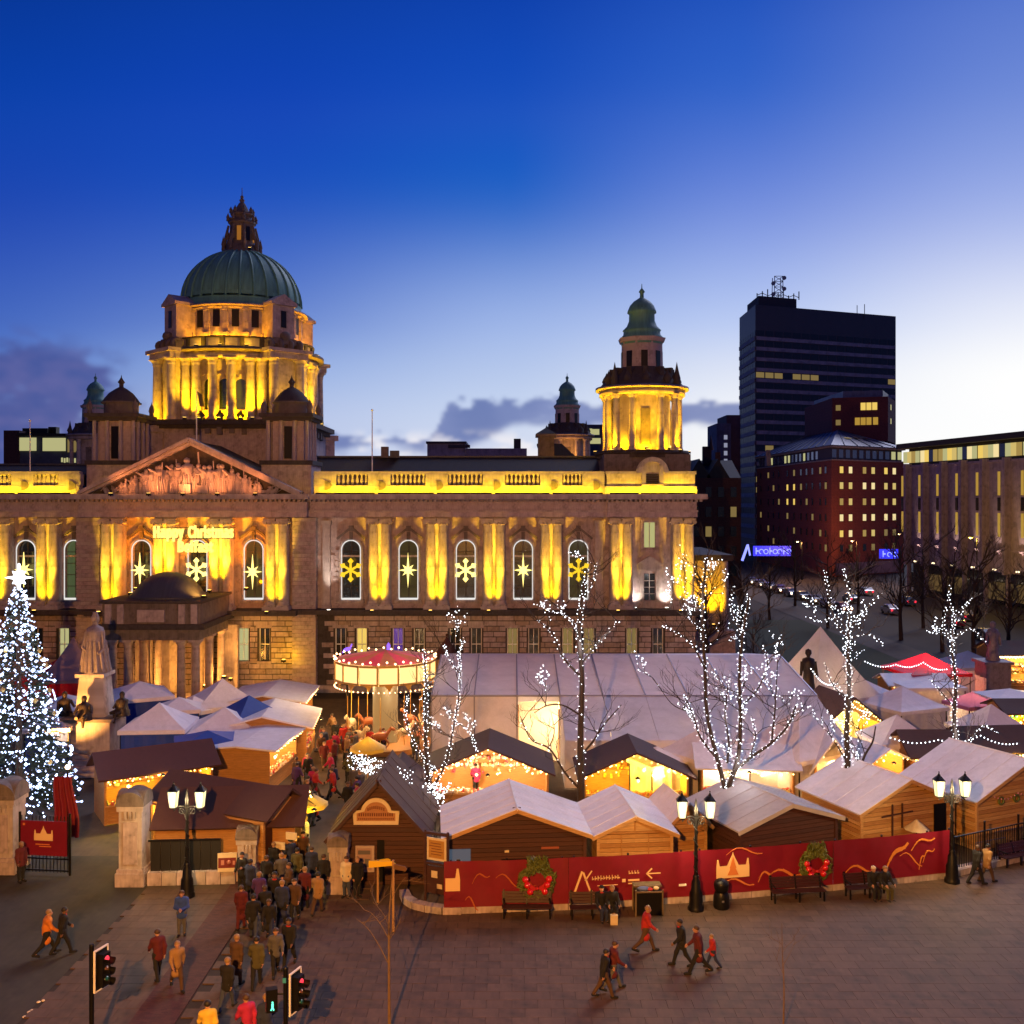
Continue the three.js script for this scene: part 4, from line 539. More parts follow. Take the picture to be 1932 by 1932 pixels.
// lit ornaments hung in the windows
{
  const star = (R) => { const s = new THREE.Shape(), L = [2.3, 0.42, 1.0, 0.42, 1.25, 0.42, 1.0, 0.42, 2.3, 0.42, 1.0, 0.42, 1.25, 0.42, 1.0, 0.42]; L.forEach((r, i) => { const a = Math.PI / 2 + i * Math.PI / 8, x = Math.cos(a) * r * R, y = Math.sin(a) * r * R; i ? s.lineTo(x, y) : s.moveTo(x, y); }); s.closePath(); return new GB().ext(s, 0.1).done(); };
  const flake = () => { const g = new GB(); for (let i = 0; i < 6; i++) { const a = Math.PI / 2 + i * Math.PI / 3, c = Math.cos(a), s = Math.sin(a); g.geo(new THREE.BoxGeometry(0.2, 0.62, 0.1), m4(c * 0.36, s * 0.36, 0, 0, 0, a - Math.PI / 2)); g.ext(polyShape([[0, -0.32], [0.27, 0], [0, 0.3], [-0.27, 0]]), 0.1, m4(c * 0.82, s * 0.82, -0.05, 0, 0, a - Math.PI / 2)); } g.geo(new THREE.CylinderGeometry(0.2, 0.2, 0.1, 12), m4(0, 0, 0, 0, Math.PI / 2)); return g.done(); };
  const SG = star(0.7), FG = flake(), Z = -92.35;
  const put = (g, m, x, y, label, group) => { const o = part(g === SG ? 'star_light' : 'snowflake_light', g, m, scene); o.position.set(x, y, Z); tag(o, label, g === SG ? 'light star' : 'light snowflake', group); return o; };
  put(FG, GL.flake, -14.75, 11.25, 'golden snowflake light in the window beside the grooved pier east of the pediment', null);
  put(SG, GL.star, -9.5, 11.25, 'long-rayed star light in the second window from the grooved pier', null);
  put(FG, GL.star, -4.24, 11.25, 'pale gold snowflake light in the middle window of the lit wing', null);
  put(SG, GL.star, 1.02, 11.25, 'long-rayed star light between two snowflakes near the corner tower', null);
  put(FG, GL.flake, 6.09, 11.25, 'golden snowflake light in the last arched window before the corner tower', null);
  put(SG, GL.star, -34.0, 11.25, 'star light in the pediment bay above the porch dome, next to the statue', null);
  put(FG, GL.star, -28.85, 11.3, 'snowflake light under the lit greeting in the middle of the portico', null);
  put(SG, GL.star, -23.7, 11.1, 'star light in the portico window beside the grooved pier', null);
  put(SG, GL.star, -44.6, 11.3, 'star light in the window just beside the star of the Christmas tree', null);
  
  const words = (t, x0, x1, y, z, h) => { const g = new TextGeometry(t, { font, size: h, depth: 0.16, curveSegments: 4, bevelEnabled: true, bevelSize: 0.05, bevelThickness: 0.02, bevelSegments: 1 }); g.computeBoundingBox(); const w = g.boundingBox.max.x - g.boundingBox.min.x; return new GB().geo(g, m4(x0, y, z, 0, 0, 0, (x1 - x0) / w, 1, 1)); };
  const s = thing('lit_greeting', 'glowing Happy Christmas Belfast letters hung across the portico columns', 'light sign', [0, 0, -89.9]);
  words('Happy', X(289, 89.9), X(347, 89.9), Y(1014, 89.9), 0, 0.98).build('lettering', GL.letter, s); words('Christmas', X(355, 89.9), X(441, 89.9), Y(1014, 89.9), 0, 0.98).build('lettering', GL.letter, s); words('Belfast', X(335, 89.9), X(402, 89.9), Y(1041, 89.9), 0, 0.92).build('lettering', GL.letter, s);
  new GB().bar([X(285, 89.9), Y(1016, 89.9), -0.1], [X(444, 89.9), Y(1016, 89.9), -0.1], 0.03).bar([X(285, 89.9), Y(995, 89.9), -0.1], [X(444, 89.9), Y(995, 89.9), -0.1], 0.03).build('support_frame', M.iron, s);
}
// ---------- buildings round the square ----------
function wallFrame(A, B) { // A and B: [x, z] ends of a wall, seen from outside A is on the west hand
  const dx = B[0] - A[0], dz = B[1] - A[1], L = Math.hypot(dx, dz), ux = dx / L, uz = dz / L, ry = Math.atan2(-uz, ux);
  return { L, ry, m: (s, y, out = 0) => m4(A[0] + ux * s - uz * out, y, A[1] + uz * s + ux * out, ry), set(o, s, y, out = 0) { o.position.set(A[0] + ux * s - uz * out, y, A[1] + uz * s + ux * out); o.rotation.y = ry; return o; } };
}
const prism = (pts, y0, y1) => new GB().ext(polyShape(pts.map(([x, z]) => [x, -z])), y1 - y0, m4(0, y0, 0, 0, -Math.PI / 2)).done();
const lit = (...c) => c.map((m) => m); const WY = [GL.winY, glow('lit_window_straw', [0.62, 0.46, 0.14]), glow('lit_window_low', [0.36, 0.24, 0.06]), glow('lit_window_cream', [0.9, 0.72, 0.34])];
const paneGeo = (w, h) => metric(new GB().box(0, 0, 0, w, h, 0.08).done());
{ // tall office tower
  const t = thing('office_tower', 'tall dark slab tower of banded office floors with a mast on top', 'office tower');
  const A = [79.5, -330], B = [133.3, -351], C = [79.7, -354], D = [133.5, -375];
  part('tower_body', prism([A, B, D, C], 0, 81.9), mat('tower_dark', [0.095, 0.06, 0.065], { map: 'grit', size: 9, rough: 0.5 }), t);
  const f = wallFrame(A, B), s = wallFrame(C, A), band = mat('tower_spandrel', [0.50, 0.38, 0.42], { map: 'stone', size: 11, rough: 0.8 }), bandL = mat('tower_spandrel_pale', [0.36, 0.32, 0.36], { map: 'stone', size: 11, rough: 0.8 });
  const pg = paneGeo(f.L / 16 - 0.5, 1.75), dark = mat('tower_pane', [0.022, 0.016, 0.02], { rough: 0.5 }), left = new GB(); let n = 0;
  for (let k = 0; k < 20; k++) {
    const y = 6 + k * 3.42; if (y > 71) break;
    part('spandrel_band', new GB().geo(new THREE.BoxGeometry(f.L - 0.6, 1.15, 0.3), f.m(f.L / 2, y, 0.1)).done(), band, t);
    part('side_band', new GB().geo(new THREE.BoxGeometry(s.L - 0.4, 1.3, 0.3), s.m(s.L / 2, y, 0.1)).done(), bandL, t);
    if (k < 2) continue;
    for (let i = 0; i < 16; i++) {
      const lit = (k === 15 && i < 7 && i !== 3) || (k === 15 && i === 15) || (k === 8 && (i === 4 || i === 5)) || (k === 7 && i === 5) || (k === 5 && i < 3) || (k === 4 && (i === 0 || i === 2)) || (k === 10 && i === 9) || (k === 8 && i === 1);
      f.set(part('window_pane', pg, lit ? GL.winD : dark, t), (i + 0.5) * f.L / 16, y + 1.72, 0.02); n++;
    }
    for (let i = 0; i < 7; i++) left.geo(new THREE.BoxGeometry(s.L / 7 - 0.4, 1.6, 0.08), s.m((i + 0.5) * s.L / 7, y + 1.72, 0.02));
  }
  stuff(left.build('side_pane', dark, t));
  part('roof_plant', prism([[81, -332], [95, -337.4], [95, -348], [81, -348]], 81.9, 85.2), mat('plant_room', [0.05, 0.04, 0.05]), t);
  { const g = new GB(); for (let i = 0; i < 9; i++) g.bar([81 + i * 1.9, 85.2, -334 - i * 0.6], [81 + i * 1.9, 86.4 + (i % 3) * 0.8, -334 - i * 0.6], 0.18); for (let i = 0; i < 8; i++) g.bar([81 + i * 1.9, 85.8 + (i % 2) * 0.8, -334 - i * 0.6], [82.9 + i * 1.9, 86.6 - (i % 2) * 0.7, -334.6 - i * 0.6], 0.12); g.build('aerial_frame', M.iron, t); }
  { const g = new GB(), x = X(1467, 336), z = -336, y0 = 85, y1 = Y(523, 336), q = 1.5; [[-q, -q], [q, -q], [-q, q], [q, q]].forEach(([a, b]) => g.bar([x + a, y0, z + b], [x + a * 0.9, y1, z + b * 0.9], 0.13)); for (let k = 0; k < 4; k++) { const ya = y0 + (y1 - y0) * k / 4, yb = y0 + (y1 - y0) * (k + 1) / 4; g.bar([x - q, ya, z + q], [x + q, yb, z + q], 0.1).bar([x + q, ya, z + q], [x - q, yb, z + q], 0.1).bar([x - q, yb, z + q], [x + q, yb, z + q], 0.1); g.geo(new THREE.CylinderGeometry(0.7, 0.7, 0.4, 10), m4(x + (k % 2 ? 1.8 : -1.8), ya + 1.2, z + q, 0, Math.PI / 2)); } g.build('lattice_mast', mat('mast_steel', [0.3, 0.3, 0.38]), t); }
  new GB().bar([X(1617, 345), 80, -345], [X(1617, 345), Y(576, 345), -345], 0.12).bar([X(1631, 346), 80, -346], [X(1631, 346), Y(574, 346), -346], 0.12).build('whip_aerial', M.lead, t);
}
{ // red-brick office building at the corner
  const t = thing('brick_building', 'red brick corner building with slate roof and rows of small lit windows', 'office building');
  const C = [74.3, -235], L = [72.2, -298], R = [96.9, -250], D = [94.8, -313];
  const brick = mat('red_brick', [0.27, 0.062, 0.04], { map: 'brick', size: 3.2, rough: 0.9 }), brick2 = mat('red_brick_dark', [0.2, 0.05, 0.05], { map: 'brick', size: 3.2, rough: 0.9 }), cream = mat('cream_band', [0.42, 0.33, 0.27], { map: 'stone', size: 4 });
  part('brick_wall', prism([L, C, R, D], 0, 27.3), brick, t);
  part('top_storey', prism([[72.6, -297.5], [74.5, -235.4], [96.5, -250.2], [94.5, -312.5]], 27.3, 30.2), mat('top_storey_dark', [0.06, 0.05, 0.06]), t);
  part('cornice_band', prism([[71.9, -298.4], [74.2, -234.6], [97.3, -249.8], [95.2, -313.4]], 30.2, 30.75), cream, t); part('sill_band', prism([[72.0, -298.2], [74.25, -234.8], [97.1, -249.9], [95, -313.2]], 27.15, 27.45), cream, t);
  const f = wallFrame(C, R), s = wallFrame(L, C), pg = paneGeo(1.15, 1.55), pt = paneGeo(1.5, 1.9), fr = metric(new GB().box(0, 0.86, 0, 1.5, 0.18, 0.2).box(0, -0.86, 0, 1.5, 0.16, 0.26).done());
  const rows = [25.0, 21.3, 17.5, 13.75, 10.0, 6.6];
  rows.forEach((y, r) => {
    [0.13, 0.25, 0.44, 0.56, 0.74, 0.86].forEach((k, i) => { const w = f.set(part('window', pg, r > 4 ? (i % 2 ? GL.winD : M.glass) : r > 3 && i > 3 ? GL.winD : WY[(r * 5 + i * 7 + (i & r)) % 4], t), k * f.L, y, 0.05); part('lintel', fr, brick2, w); });
    [0.07, 0.19, 0.27, 0.35, 0.47, 0.56, 0.65, 0.72, 0.79, 0.88, 0.94].forEach((k, i) => { const w = s.set(part('window', pg, (r === 1 || r === 2) && (i === 4 || i === 5) ? GL.winY : (i + r * 3) % 4 === 1 ? GL.winD : mat('dull_pane', [0.05, 0.04, 0.045], { rough: 0.15 }), t), k * s.L, y, 0.05); part('lintel', fr, brick2, w); });
  });
  for (let i = 0; i < 11; i++) f.set(part('top_window', pt, i > 8 ? GL.winP : mat('dusk_pane', [0.06, 0.07, 0.12], { rough: 0.1, coat: 1 }), t), (i + 0.5) * f.L / 11, 28.8, -0.25);
  for (let i = 0; i < 20; i++) s.set(part('top_window', pt, [3, 4, 8, 9, 13].includes(i) ? GL.winP : mat('dusk_pane', [0.06, 0.07, 0.12]), t), (i + 0.5) * s.L / 20, 28.8, 0.02 - 0.3);
  const e = 30.75, rf = new GB(), P = (p, y) => [p[0], y, p[1]], r1 = [84.4, -262], r2 = [84, -290];
  rf.sheet([P([71.5, -298.6], e), P([74, -234.3], e), P(r1, 36.2), P(r2, 36.2)], 0.2).sheet([P([74, -234.3], e), P([97.6, -249.6], e), P(r1, 36.2)], 0.2).sheet([P([97.6, -249.6], e), P([95.4, -313.7], e), P(r2, 36.2), P(r1, 36.2)], 0.2).build('slate_roof', mat('blue_slate', [0.10, 0.14, 0.28], { map: 'streak', size: 5, rough: 0.5 }), t);
  { const g = new GB(); for (let i = 1; i < 6; i++) { const k = i / 6; g.bar([74 + 23.6 * k, e + 0.1, -234.3 - 15.3 * k], [84.4, 36.3, -262], 0.11, 0.06); } for (let i = 1; i < 12; i++) { const k = i / 12; g.bar([71.5 + 2.5 * k, e + 0.1, -298.6 + 64.3 * k], [84 + 0.4 * k, 36.3, -290 + 28 * k], 0.12); } g.build('roof_seam', M.lead, t); }
  { const g = new GB(); [[0.3, 0.4], [0.5, 0.42], [0.72, 0.4]].forEach(([a, b], i) => { const x = 74 + 23.6 * a + (84.4 - 74 - 23.6 * a) * b, z = -234.3 - 15.3 * a + (-262 + 234.3 + 15.3 * a) * b; part('rooflight', new GB().box(x, e + 5.45 * b + 0.25, z, 1.5, 0.12, 1.2, 0.55, 0.22).done(), i ? M.glass : GL.winD, t); }); }
  const pb = prism([[83, -262], [96, -258], [102.4, -270], [102, -290], [84, -290]], 33, 44.4); part('penthouse', pb, brick2, t);
  part('penthouse_roof', prism([[86, -262.5], [95.4, -260], [100.5, -270], [100, -288], [86, -288]], 44.4, 46.2), mat('blue_slate', [0.10, 0.14, 0.28]), t);
  const pf = wallFrame([83, -262], [96, -258]), pr = wallFrame([96, -258], [102.4, -270]); [[6.2, 38.2], [7.6, 38.2], [9, 38.2], [7.6, 42], [9, 42], [10.4, 42], [10.6, 38.2]].forEach(([k, y]) => pf.set(part('penthouse_window', paneGeo(1.2, 1.9), y > 40 ? GL.winY : GL.winO, t), k, y, 0.06)); [[5, 38.4], [5, 42]].forEach(([k, y]) => pr.set(part('penthouse_window', paneGeo(1.1, 1.4), GL.winP, t), k, y, 0.06)); [[1.5, 38], [1.5, 41.8]].forEach(([k, y]) => pf.set(part('penthouse_window', paneGeo(1.2, 1.4), GL.winD, t), k, y, 0.06));
  { const g = new GB().ext(polyShape([[-1.6, 0], [1.6, 0], [0, 4.4]]), 1.2, m4(71.3, 27.4, -279, Math.PI / 2 + 3.1)); g.build('gable', cream, t); }
  f.set(part('shop_front', new GB().box(0, 0, 0, f.L * 0.9, 2.8, 0.1).done(), mat('dim_shop_glass', [0.03, 0.02, 0.03], { emit: [0.03, 0.012, 0.02], rough: 0.2 }), t), f.L / 2, 1.7, 0.1);
}
{ // stone office block with lit fins along the street
  const t = thing('finned_building', 'long pale office building with uplit vertical fins and a lit top floor', 'office building');
  const F = [77.2, -199], N = [89.7, -124.5], FB = [112, -205], NB = [125, -128], w = wallFrame(F, N), mauve = mat('mauve_render', [0.36, 0.27, 0.42], { map: 'stone', size: 5, rough: 0.85 });
  part('wall_block', prism([F, N, NB, FB], 5.6, 24.6), mauve, t); part('glazed_base', prism([[79, -199], [91.5, -124.5], NB, FB], 0, 5.6), M.glass, t); part('top_floor', prism([[78, -198.5], [90.4, -125], NB, FB], 24.6, 27.9), mat('top_floor_dark', [0.03, 0.028, 0.03]), t);
  part('roof_slab', prism([[76.2, -200.5], [88.7, -123], [126, -126], [113, -207]], 27.9, 28.9), mat('roof_edge_dark', [0.035, 0.03, 0.035]), t);
  const fin = new GB().geo(new THREE.BoxGeometry(0.7, 19.5, 1.3)).done(), win = paneGeo(0.6, 4.0), low = paneGeo(0.6, 3.4), top = paneGeo(1.35, 2.2);
  for (let i = 0; i < 13; i++) {
    const s = 1.2 + i * 5.95; w.set(part('fin', fin, mauve, t), s + 1.1, 15.1, 0.62);
    [[s - 1.7, 20.6, win], [s - 1.7, 13.6, win]].forEach(([k, y, g], j) => { const p = w.set(part('slot_window', g, GL.winO, t), k, y, 0.06); });
    w.set(part('slot_panel', new GB().box(0, 0, 0, 0.7, 2.2, 0.1).done(), M.iron, t), s - 1.7, 17.1, 0.06);
    for (let k = 0; k < 4; k++) w.set(part('top_window', top, (i * 4 + k) % 7 === 6 ? M.glass : (i + k) % 3 ? WY[(i * 3 + k) % 4] : GL.winP, t), s - 1.6 + k * 1.42, 26.2, 0.02 - 0.55);
    w.set(part('street_column', new GB().cyl(0, -2.9, 0, 0.4, 0.4, 5.7, 10).done(), mauve, t), s + 1.1, 2.8, 0.3);
    if (i > 0 && i < 11) { const p = new THREE.Vector3().setFromMatrixPosition(w.m(s - 1.7, 6.3, 0.9)), q = new THREE.Vector3().setFromMatrixPosition(w.m(s - 1.6, 14, 0.1)); spot(p.toArray(), q.toArray(), [1, 0.72, 0.42], 420, 15, 0.9, 6); const l = tag(part('floodlight', new GB().box(p.x, p.y - 0.2, p.z, 0.4, 0.24, 0.4, w.ry).done(), glow('warm_floodlight_face', [3, 2.3, 1.3]), scene), 'small uplight at the foot of a fin of the pale office building', 'floodlight', 'uplights under the fins'); }
  }
  const fl = new GB(); [9.2, 24.4].forEach((y) => fl.geo(new THREE.BoxGeometry(w.L, 0.35, 0.3), w.m(w.L / 2, y, 0.1))); fl.build('string_band', mauve, t);
  for (let i = 0; i < 12; i++) w.set(part('shop_window', paneGeo(4.6, 3), i % 3 ? glow('dim_shop_window', [0.10, 0.06, 0.02]) : M.glass, t), 3.4 + i * 5.95, 2.3, -0.9);
}
{ // darker buildings further off
  const br = mat('dark_terrace_brick', [0.075, 0.03, 0.03], { map: 'brick', size: 3.2, rough: 0.9 });
  const t = thing('terrace_building', 'dark brick Victorian block with gables beyond the hall corner', 'building');
  const d = 190, x0 = X(1300, d), x1 = X(1398, d), wf = wallFrame([x0, -d], [x1, -d]);
  part('brick_wall', prism([[x0, -d], [x1, -d], [x1, -d - 16], [x0, -d - 16]], 0, 22), br, t);
  { const g = new GB(); [0.2, 0.56].forEach((k) => g.ext(polyShape([[-2.2, 0], [2.2, 0], [0, 3.6]]), 8, m4(x0 + (x1 - x0) * k, 22, -d - 8))); g.sheet([[x0, 22, -d], [x1, 22, -d], [x1, 25.6, -d - 8], [x0, 25.6, -d - 8]], 0.3); g.build('slate_roof', M.slate, t); new GB().box(x0 + 4.5, 26.2, -d - 6, 1.6, 4, 1.2).box(x0 + 6.6, 25.6, -d - 6, 0.9, 3, 0.9).cone(x0 + 5.2, 27.5, -d - 5.5, 0.5, 3).build('chimney', br, t); }
  for (let r = 0; r < 5; r++) for (let i = 0; i < 4; i++) wf.set(part('window', paneGeo(1.1, 1.9), (r * 5 + i * 3) % 11 === 2 ? GL.winD : M.glass, t), 1.3 + i * 2.35, 4.5 + r * 3.7, 0.05);
  const b = thing('slim_tower', 'slim blue-grey block just beside the tall office tower', 'office building');
  const d2 = 300; part('front_block', prism([[X(1352, d2), -d2], [X(1379, d2), -d2], [X(1379, d2), -d2 - 14], [X(1352, d2), -d2 - 14]], 0, Y(799, d2)), mat('blue_panel', [0.085, 0.10, 0.21], { map: 'stone', size: 8 }), b);
  part('rear_block', prism([[X(1371, 306), -306], [X(1397, 306), -306], [X(1397, 306), -320], [X(1371, 306), -320]], 0, Y(783, 306)), mat('plum_panel', [0.07, 0.04, 0.075], { map: 'stone', size: 8 }), b); for (let k = 0; k < 5; k++) part('lit_landing', new GB().box(X(1369, d2), Y(825 + k * 15, d2), -d2 + 0.05, 1.0, 1.3, 0.1).done(), glow('pale_landing', [0.25, 0.26, 0.36]), b);
  const g3 = thing('office_block', 'low flat grey office block seen over the hall roof', 'office building'), d3 = 230; part('upper_block', prism([[X(806, d3), -d3], [X(878, d3), -d3], [X(878, d3), -d3 - 12], [X(806, d3), -d3 - 12]], 0, Y(837, d3)), mat('lilac_panel', [0.34, 0.29, 0.40], { map: 'stone', size: 8 }), g3); part('roof_overhang', prism([[X(804, d3), -d3 + 0.6], [X(880, d3), -d3 + 0.6], [X(880, d3), -d3 - 13], [X(804, d3), -d3 - 13]], Y(837, d3), Y(833, d3)), mat('plant_room', [0.05, 0.04, 0.05]), g3); part('lower_block', prism([[X(876, 231), -231], [X(994, 231), -231], [X(994, 231), -244], [X(876, 231), -244]], 0, Y(846, 231)), mat('lilac_panel_low', [0.30, 0.26, 0.38], { map: 'stone', size: 8 }), g3); part('roof_vent', new GB().box(X(976, 231), Y(844, 231), -232, 1.6, 4, 1.4).box(X(866, 229), Y(842, 229), -229.6, 5, 0.7, 0.2).done(), mat('plant_room', [0.05, 0.04, 0.05]), g3);
  const g4 = thing('glass_block', 'dark glazed block with bright windows behind the small green cupola', 'office building'), d4 = 215; part('glazed_wall', prism([[X(1086, d4), -d4], [X(1150, d4), -d4], [X(1150, d4), -d4 - 12], [X(1086, d4), -d4 - 12]], 0, Y(801, d4)), mat('navy_panel', [0.03, 0.04, 0.085]), g4); [[1097, 813, 3], [1112, 814, 1.2], [1098, 829, 1.5], [1119, 832, 3.2], [1124, 815, 1.5]].forEach(([u, v, w]) => part('lit_window', new GB().box(X(u, d4), Y(v, d4), -d4 + 0.08, w, 1.2, 0.1).done(), GL.winP, g4));
  const g5 = thing('modern_block', 'modern block with brick end and bright strip windows beyond the west roof', 'office building'), d5 = 200; part('brick_end', prism([[X(7, d5), -d5], [X(36, d5), -d5], [X(36, d5), -d5 - 12], [X(7, d5), -d5 - 12]], 0, Y(812, d5)), br, g5); part('clad_wall', prism([[X(36, d5), -d5 - 0.4], [X(176, d5), -d5 - 3], [X(176, d5), -d5 - 14], [X(36, d5), -d5 - 12]], 0, Y(822, d5)), mat('slate_blue_panel', [0.06, 0.075, 0.115], { map: 'stone', size: 5 }), g5); part('roof_edge', prism([[X(34, d5), -d5 + 0.3], [X(178, d5), -d5 - 2.3], [X(178, d5), -d5 - 15], [X(34, d5), -d5 - 13]], Y(822, d5), Y(817, d5)), M.iron, g5);
  [[44, 838, 5], [97, 838, 4.6], [128, 840, 1.6], [137, 838, 1.0], [150, 842, 1]].forEach(([u, v, w]) => part('lit_window', new GB().box(X(u, d5), Y(v, d5), -d5 - 0.1 - (u - 36) / 140 * 2.6 + 0.05, w, 2.6, 0.1).done(), w > 4 ? GL.winP : GL.winD, g5)); { const g = new GB(); for (let i = 0; i < 12; i++) g.box(X(110 + i * 4.6, d5), Y(867 + (i % 2), d5), -d5 - 1.7 - i * 0.08, 0.32, 0.9, 0.1); part('lit_blinds', g.done(), GL.winP, g5); } part('roof_plant', new GB().box(X(50, d5), Y(815, d5), -d5 - 5, 5, 2.0, 3).box(X(76, d5), Y(816, d5), -d5 - 6, 1.6, 3, 1.6).done(), M.iron, g5);
  [[1300, 340, 120, 60], [1700, 420, 140, 40], [400, 300, -20, 24]].forEach(([u, d, w, h], i) => {});
  // the far end of the street closes with plain terraces
  [['terrace_row', 'plain dark terrace at the far end of the street, west kerb', [36, -330], [50, -330], 20], ['terrace_row', 'plain dark block closing the street behind the brick corner building', [50, -424], [74, -424], 26], ['terrace_row', 'low dark rear range beyond the long roof of the hall', [-64, -260], [34, -260], 15]].forEach(([nm, lb, a, b, h]) => { const q = thing(nm, lb, 'building'); part('brick_wall', prism([a, b, [b[0], b[1] - 14], [a[0], a[1] - 14]], 0, h), br, q); part('slate_roof', new GB().sheet([[a[0], h, a[1] + 0.4], [b[0], h, b[1] + 0.4], [b[0], h + 4, b[1] - 7], [a[0], h + 4, a[1] - 7]], 0.3).done(), M.slate, q); const wfq = wallFrame(a, b); for (let k = 0; k < Math.floor(wfq.L / 3.2); k++) for (let y = 3; y < h - 1; y += 3.6) wfq.set(part('window', paneGeo(1.2, 1.8), (k * 7 + Math.floor(y)) % 9 === 1 ? GL.winD : M.glass, q), 1.6 + k * 3.2, y, 0.05); });
}
{ // blue shop signs, street lamps and traffic in the side street
  const sg = (u0, u1, v0, v1, d, label, cells) => { const s = thing('shop_sign', label, 'shop sign', [X((u0 + u1) / 2, d), Y((v0 + v1) / 2, d), -d]), w = (u1 - u0) * d / FU, h = (v1 - v0) * d / FU; new GB().box(0, 0, 0, w, h, 0.3).build('sign_panel', GL.blue, s); const g = new GB(); for (let i = 0; i < cells; i++) { const x = -w / 2 + (i + 0.6) * w / (cells + 0.2); if (i % 3 === 0) g.box(x, 0, 0.18, 0.22, h * 0.66, 0.06).box(x + 0.3, 0, 0.18, 0.5, h * 0.16, 0.06); else g.geo(new THREE.TorusGeometry(h * 0.22, 0.11, 5, 10, i % 2 ? 4.6 : 6.3), m4(x + 0.15, -h * 0.06, 0.18)); } g.build('lettering', GL.bluePale, s); return s; };
  sg(1421, 1492, 1030, 1049, 233, 'long glowing blue shop sign with pale lettering at the brick building', 8); sg(1659, 1694, 1036, 1054, 228, 'squarish glowing blue shop sign towards the pale finned building', 3);
  { const s = thing('bracket_sign', 'slanting pale blue neon bracket beside the long blue shop sign', 'neon sign', [X(1410, 230), Y(1043, 230), -230]); new GB().bar([-1.2, -1.8, 0], [0.1, 1.8, 0], 0.3).bar([0.6, -0.6, 0], [0.1, 1.9, 0], 0.2).build('neon_tube', GL.bluePale, s); new GB().bar([0.1, 2, 0], [1.5, 2, 0], 0.08).build('bracket', M.iron, s); }
  [[1392, 1012, 215], [1513, 1023, 226], [1616, 1022, 222], [1705, 1009, 210], [1843, 1016, 158], [1553, 1014, 260]].forEach(([u, v, d], i) => { const x = X(u, d), y = Y(v, d), l = thing('street_lamp', ['tall street lamp lit white near the dark terrace', 'tall street lamp before the left face of the brick building', 'tall street lamp under the lit windows of the brick building', 'tall street lamp between brick and finned buildings', 'big yellow lit lamp before the fins of the pale building', 'far street lamp beyond the brick corner'][i].replace('left', 'long'), 'street lamp', [x, 0, -d]); new GB().cyl(0, 0, 0, 0.12, 0.07, y + 0.1, 8).cyl(0, 0, 0, 0.2, 0.2, 1.2, 8).bar([0, y, 0], [-0.9, y + 0.35, 0], 0.05).build('column', M.iron, l); new GB().box(-1.0, y + 0.28, 0, 0.8, 0.16, 0.3).build('lamp_head', M.iron, l); new GB().lathe([[0.02, -0.24], [0.26, -0.1], [0.3, 0.0]], -1.0, y + 0.2, 0, 10).build('lamp_glow', i === 4 ? glow('yellow_street_glow', [7, 4.6, 0.6]) : glow('peach_street_glow', [6, 3.6, 1.8]), l); bulbLight([x - 1.0, y - 0.3, -d], i === 4 ? [1, 0.6, 0.06] : [1, 0.45, 0.14], 260, 10); });
}
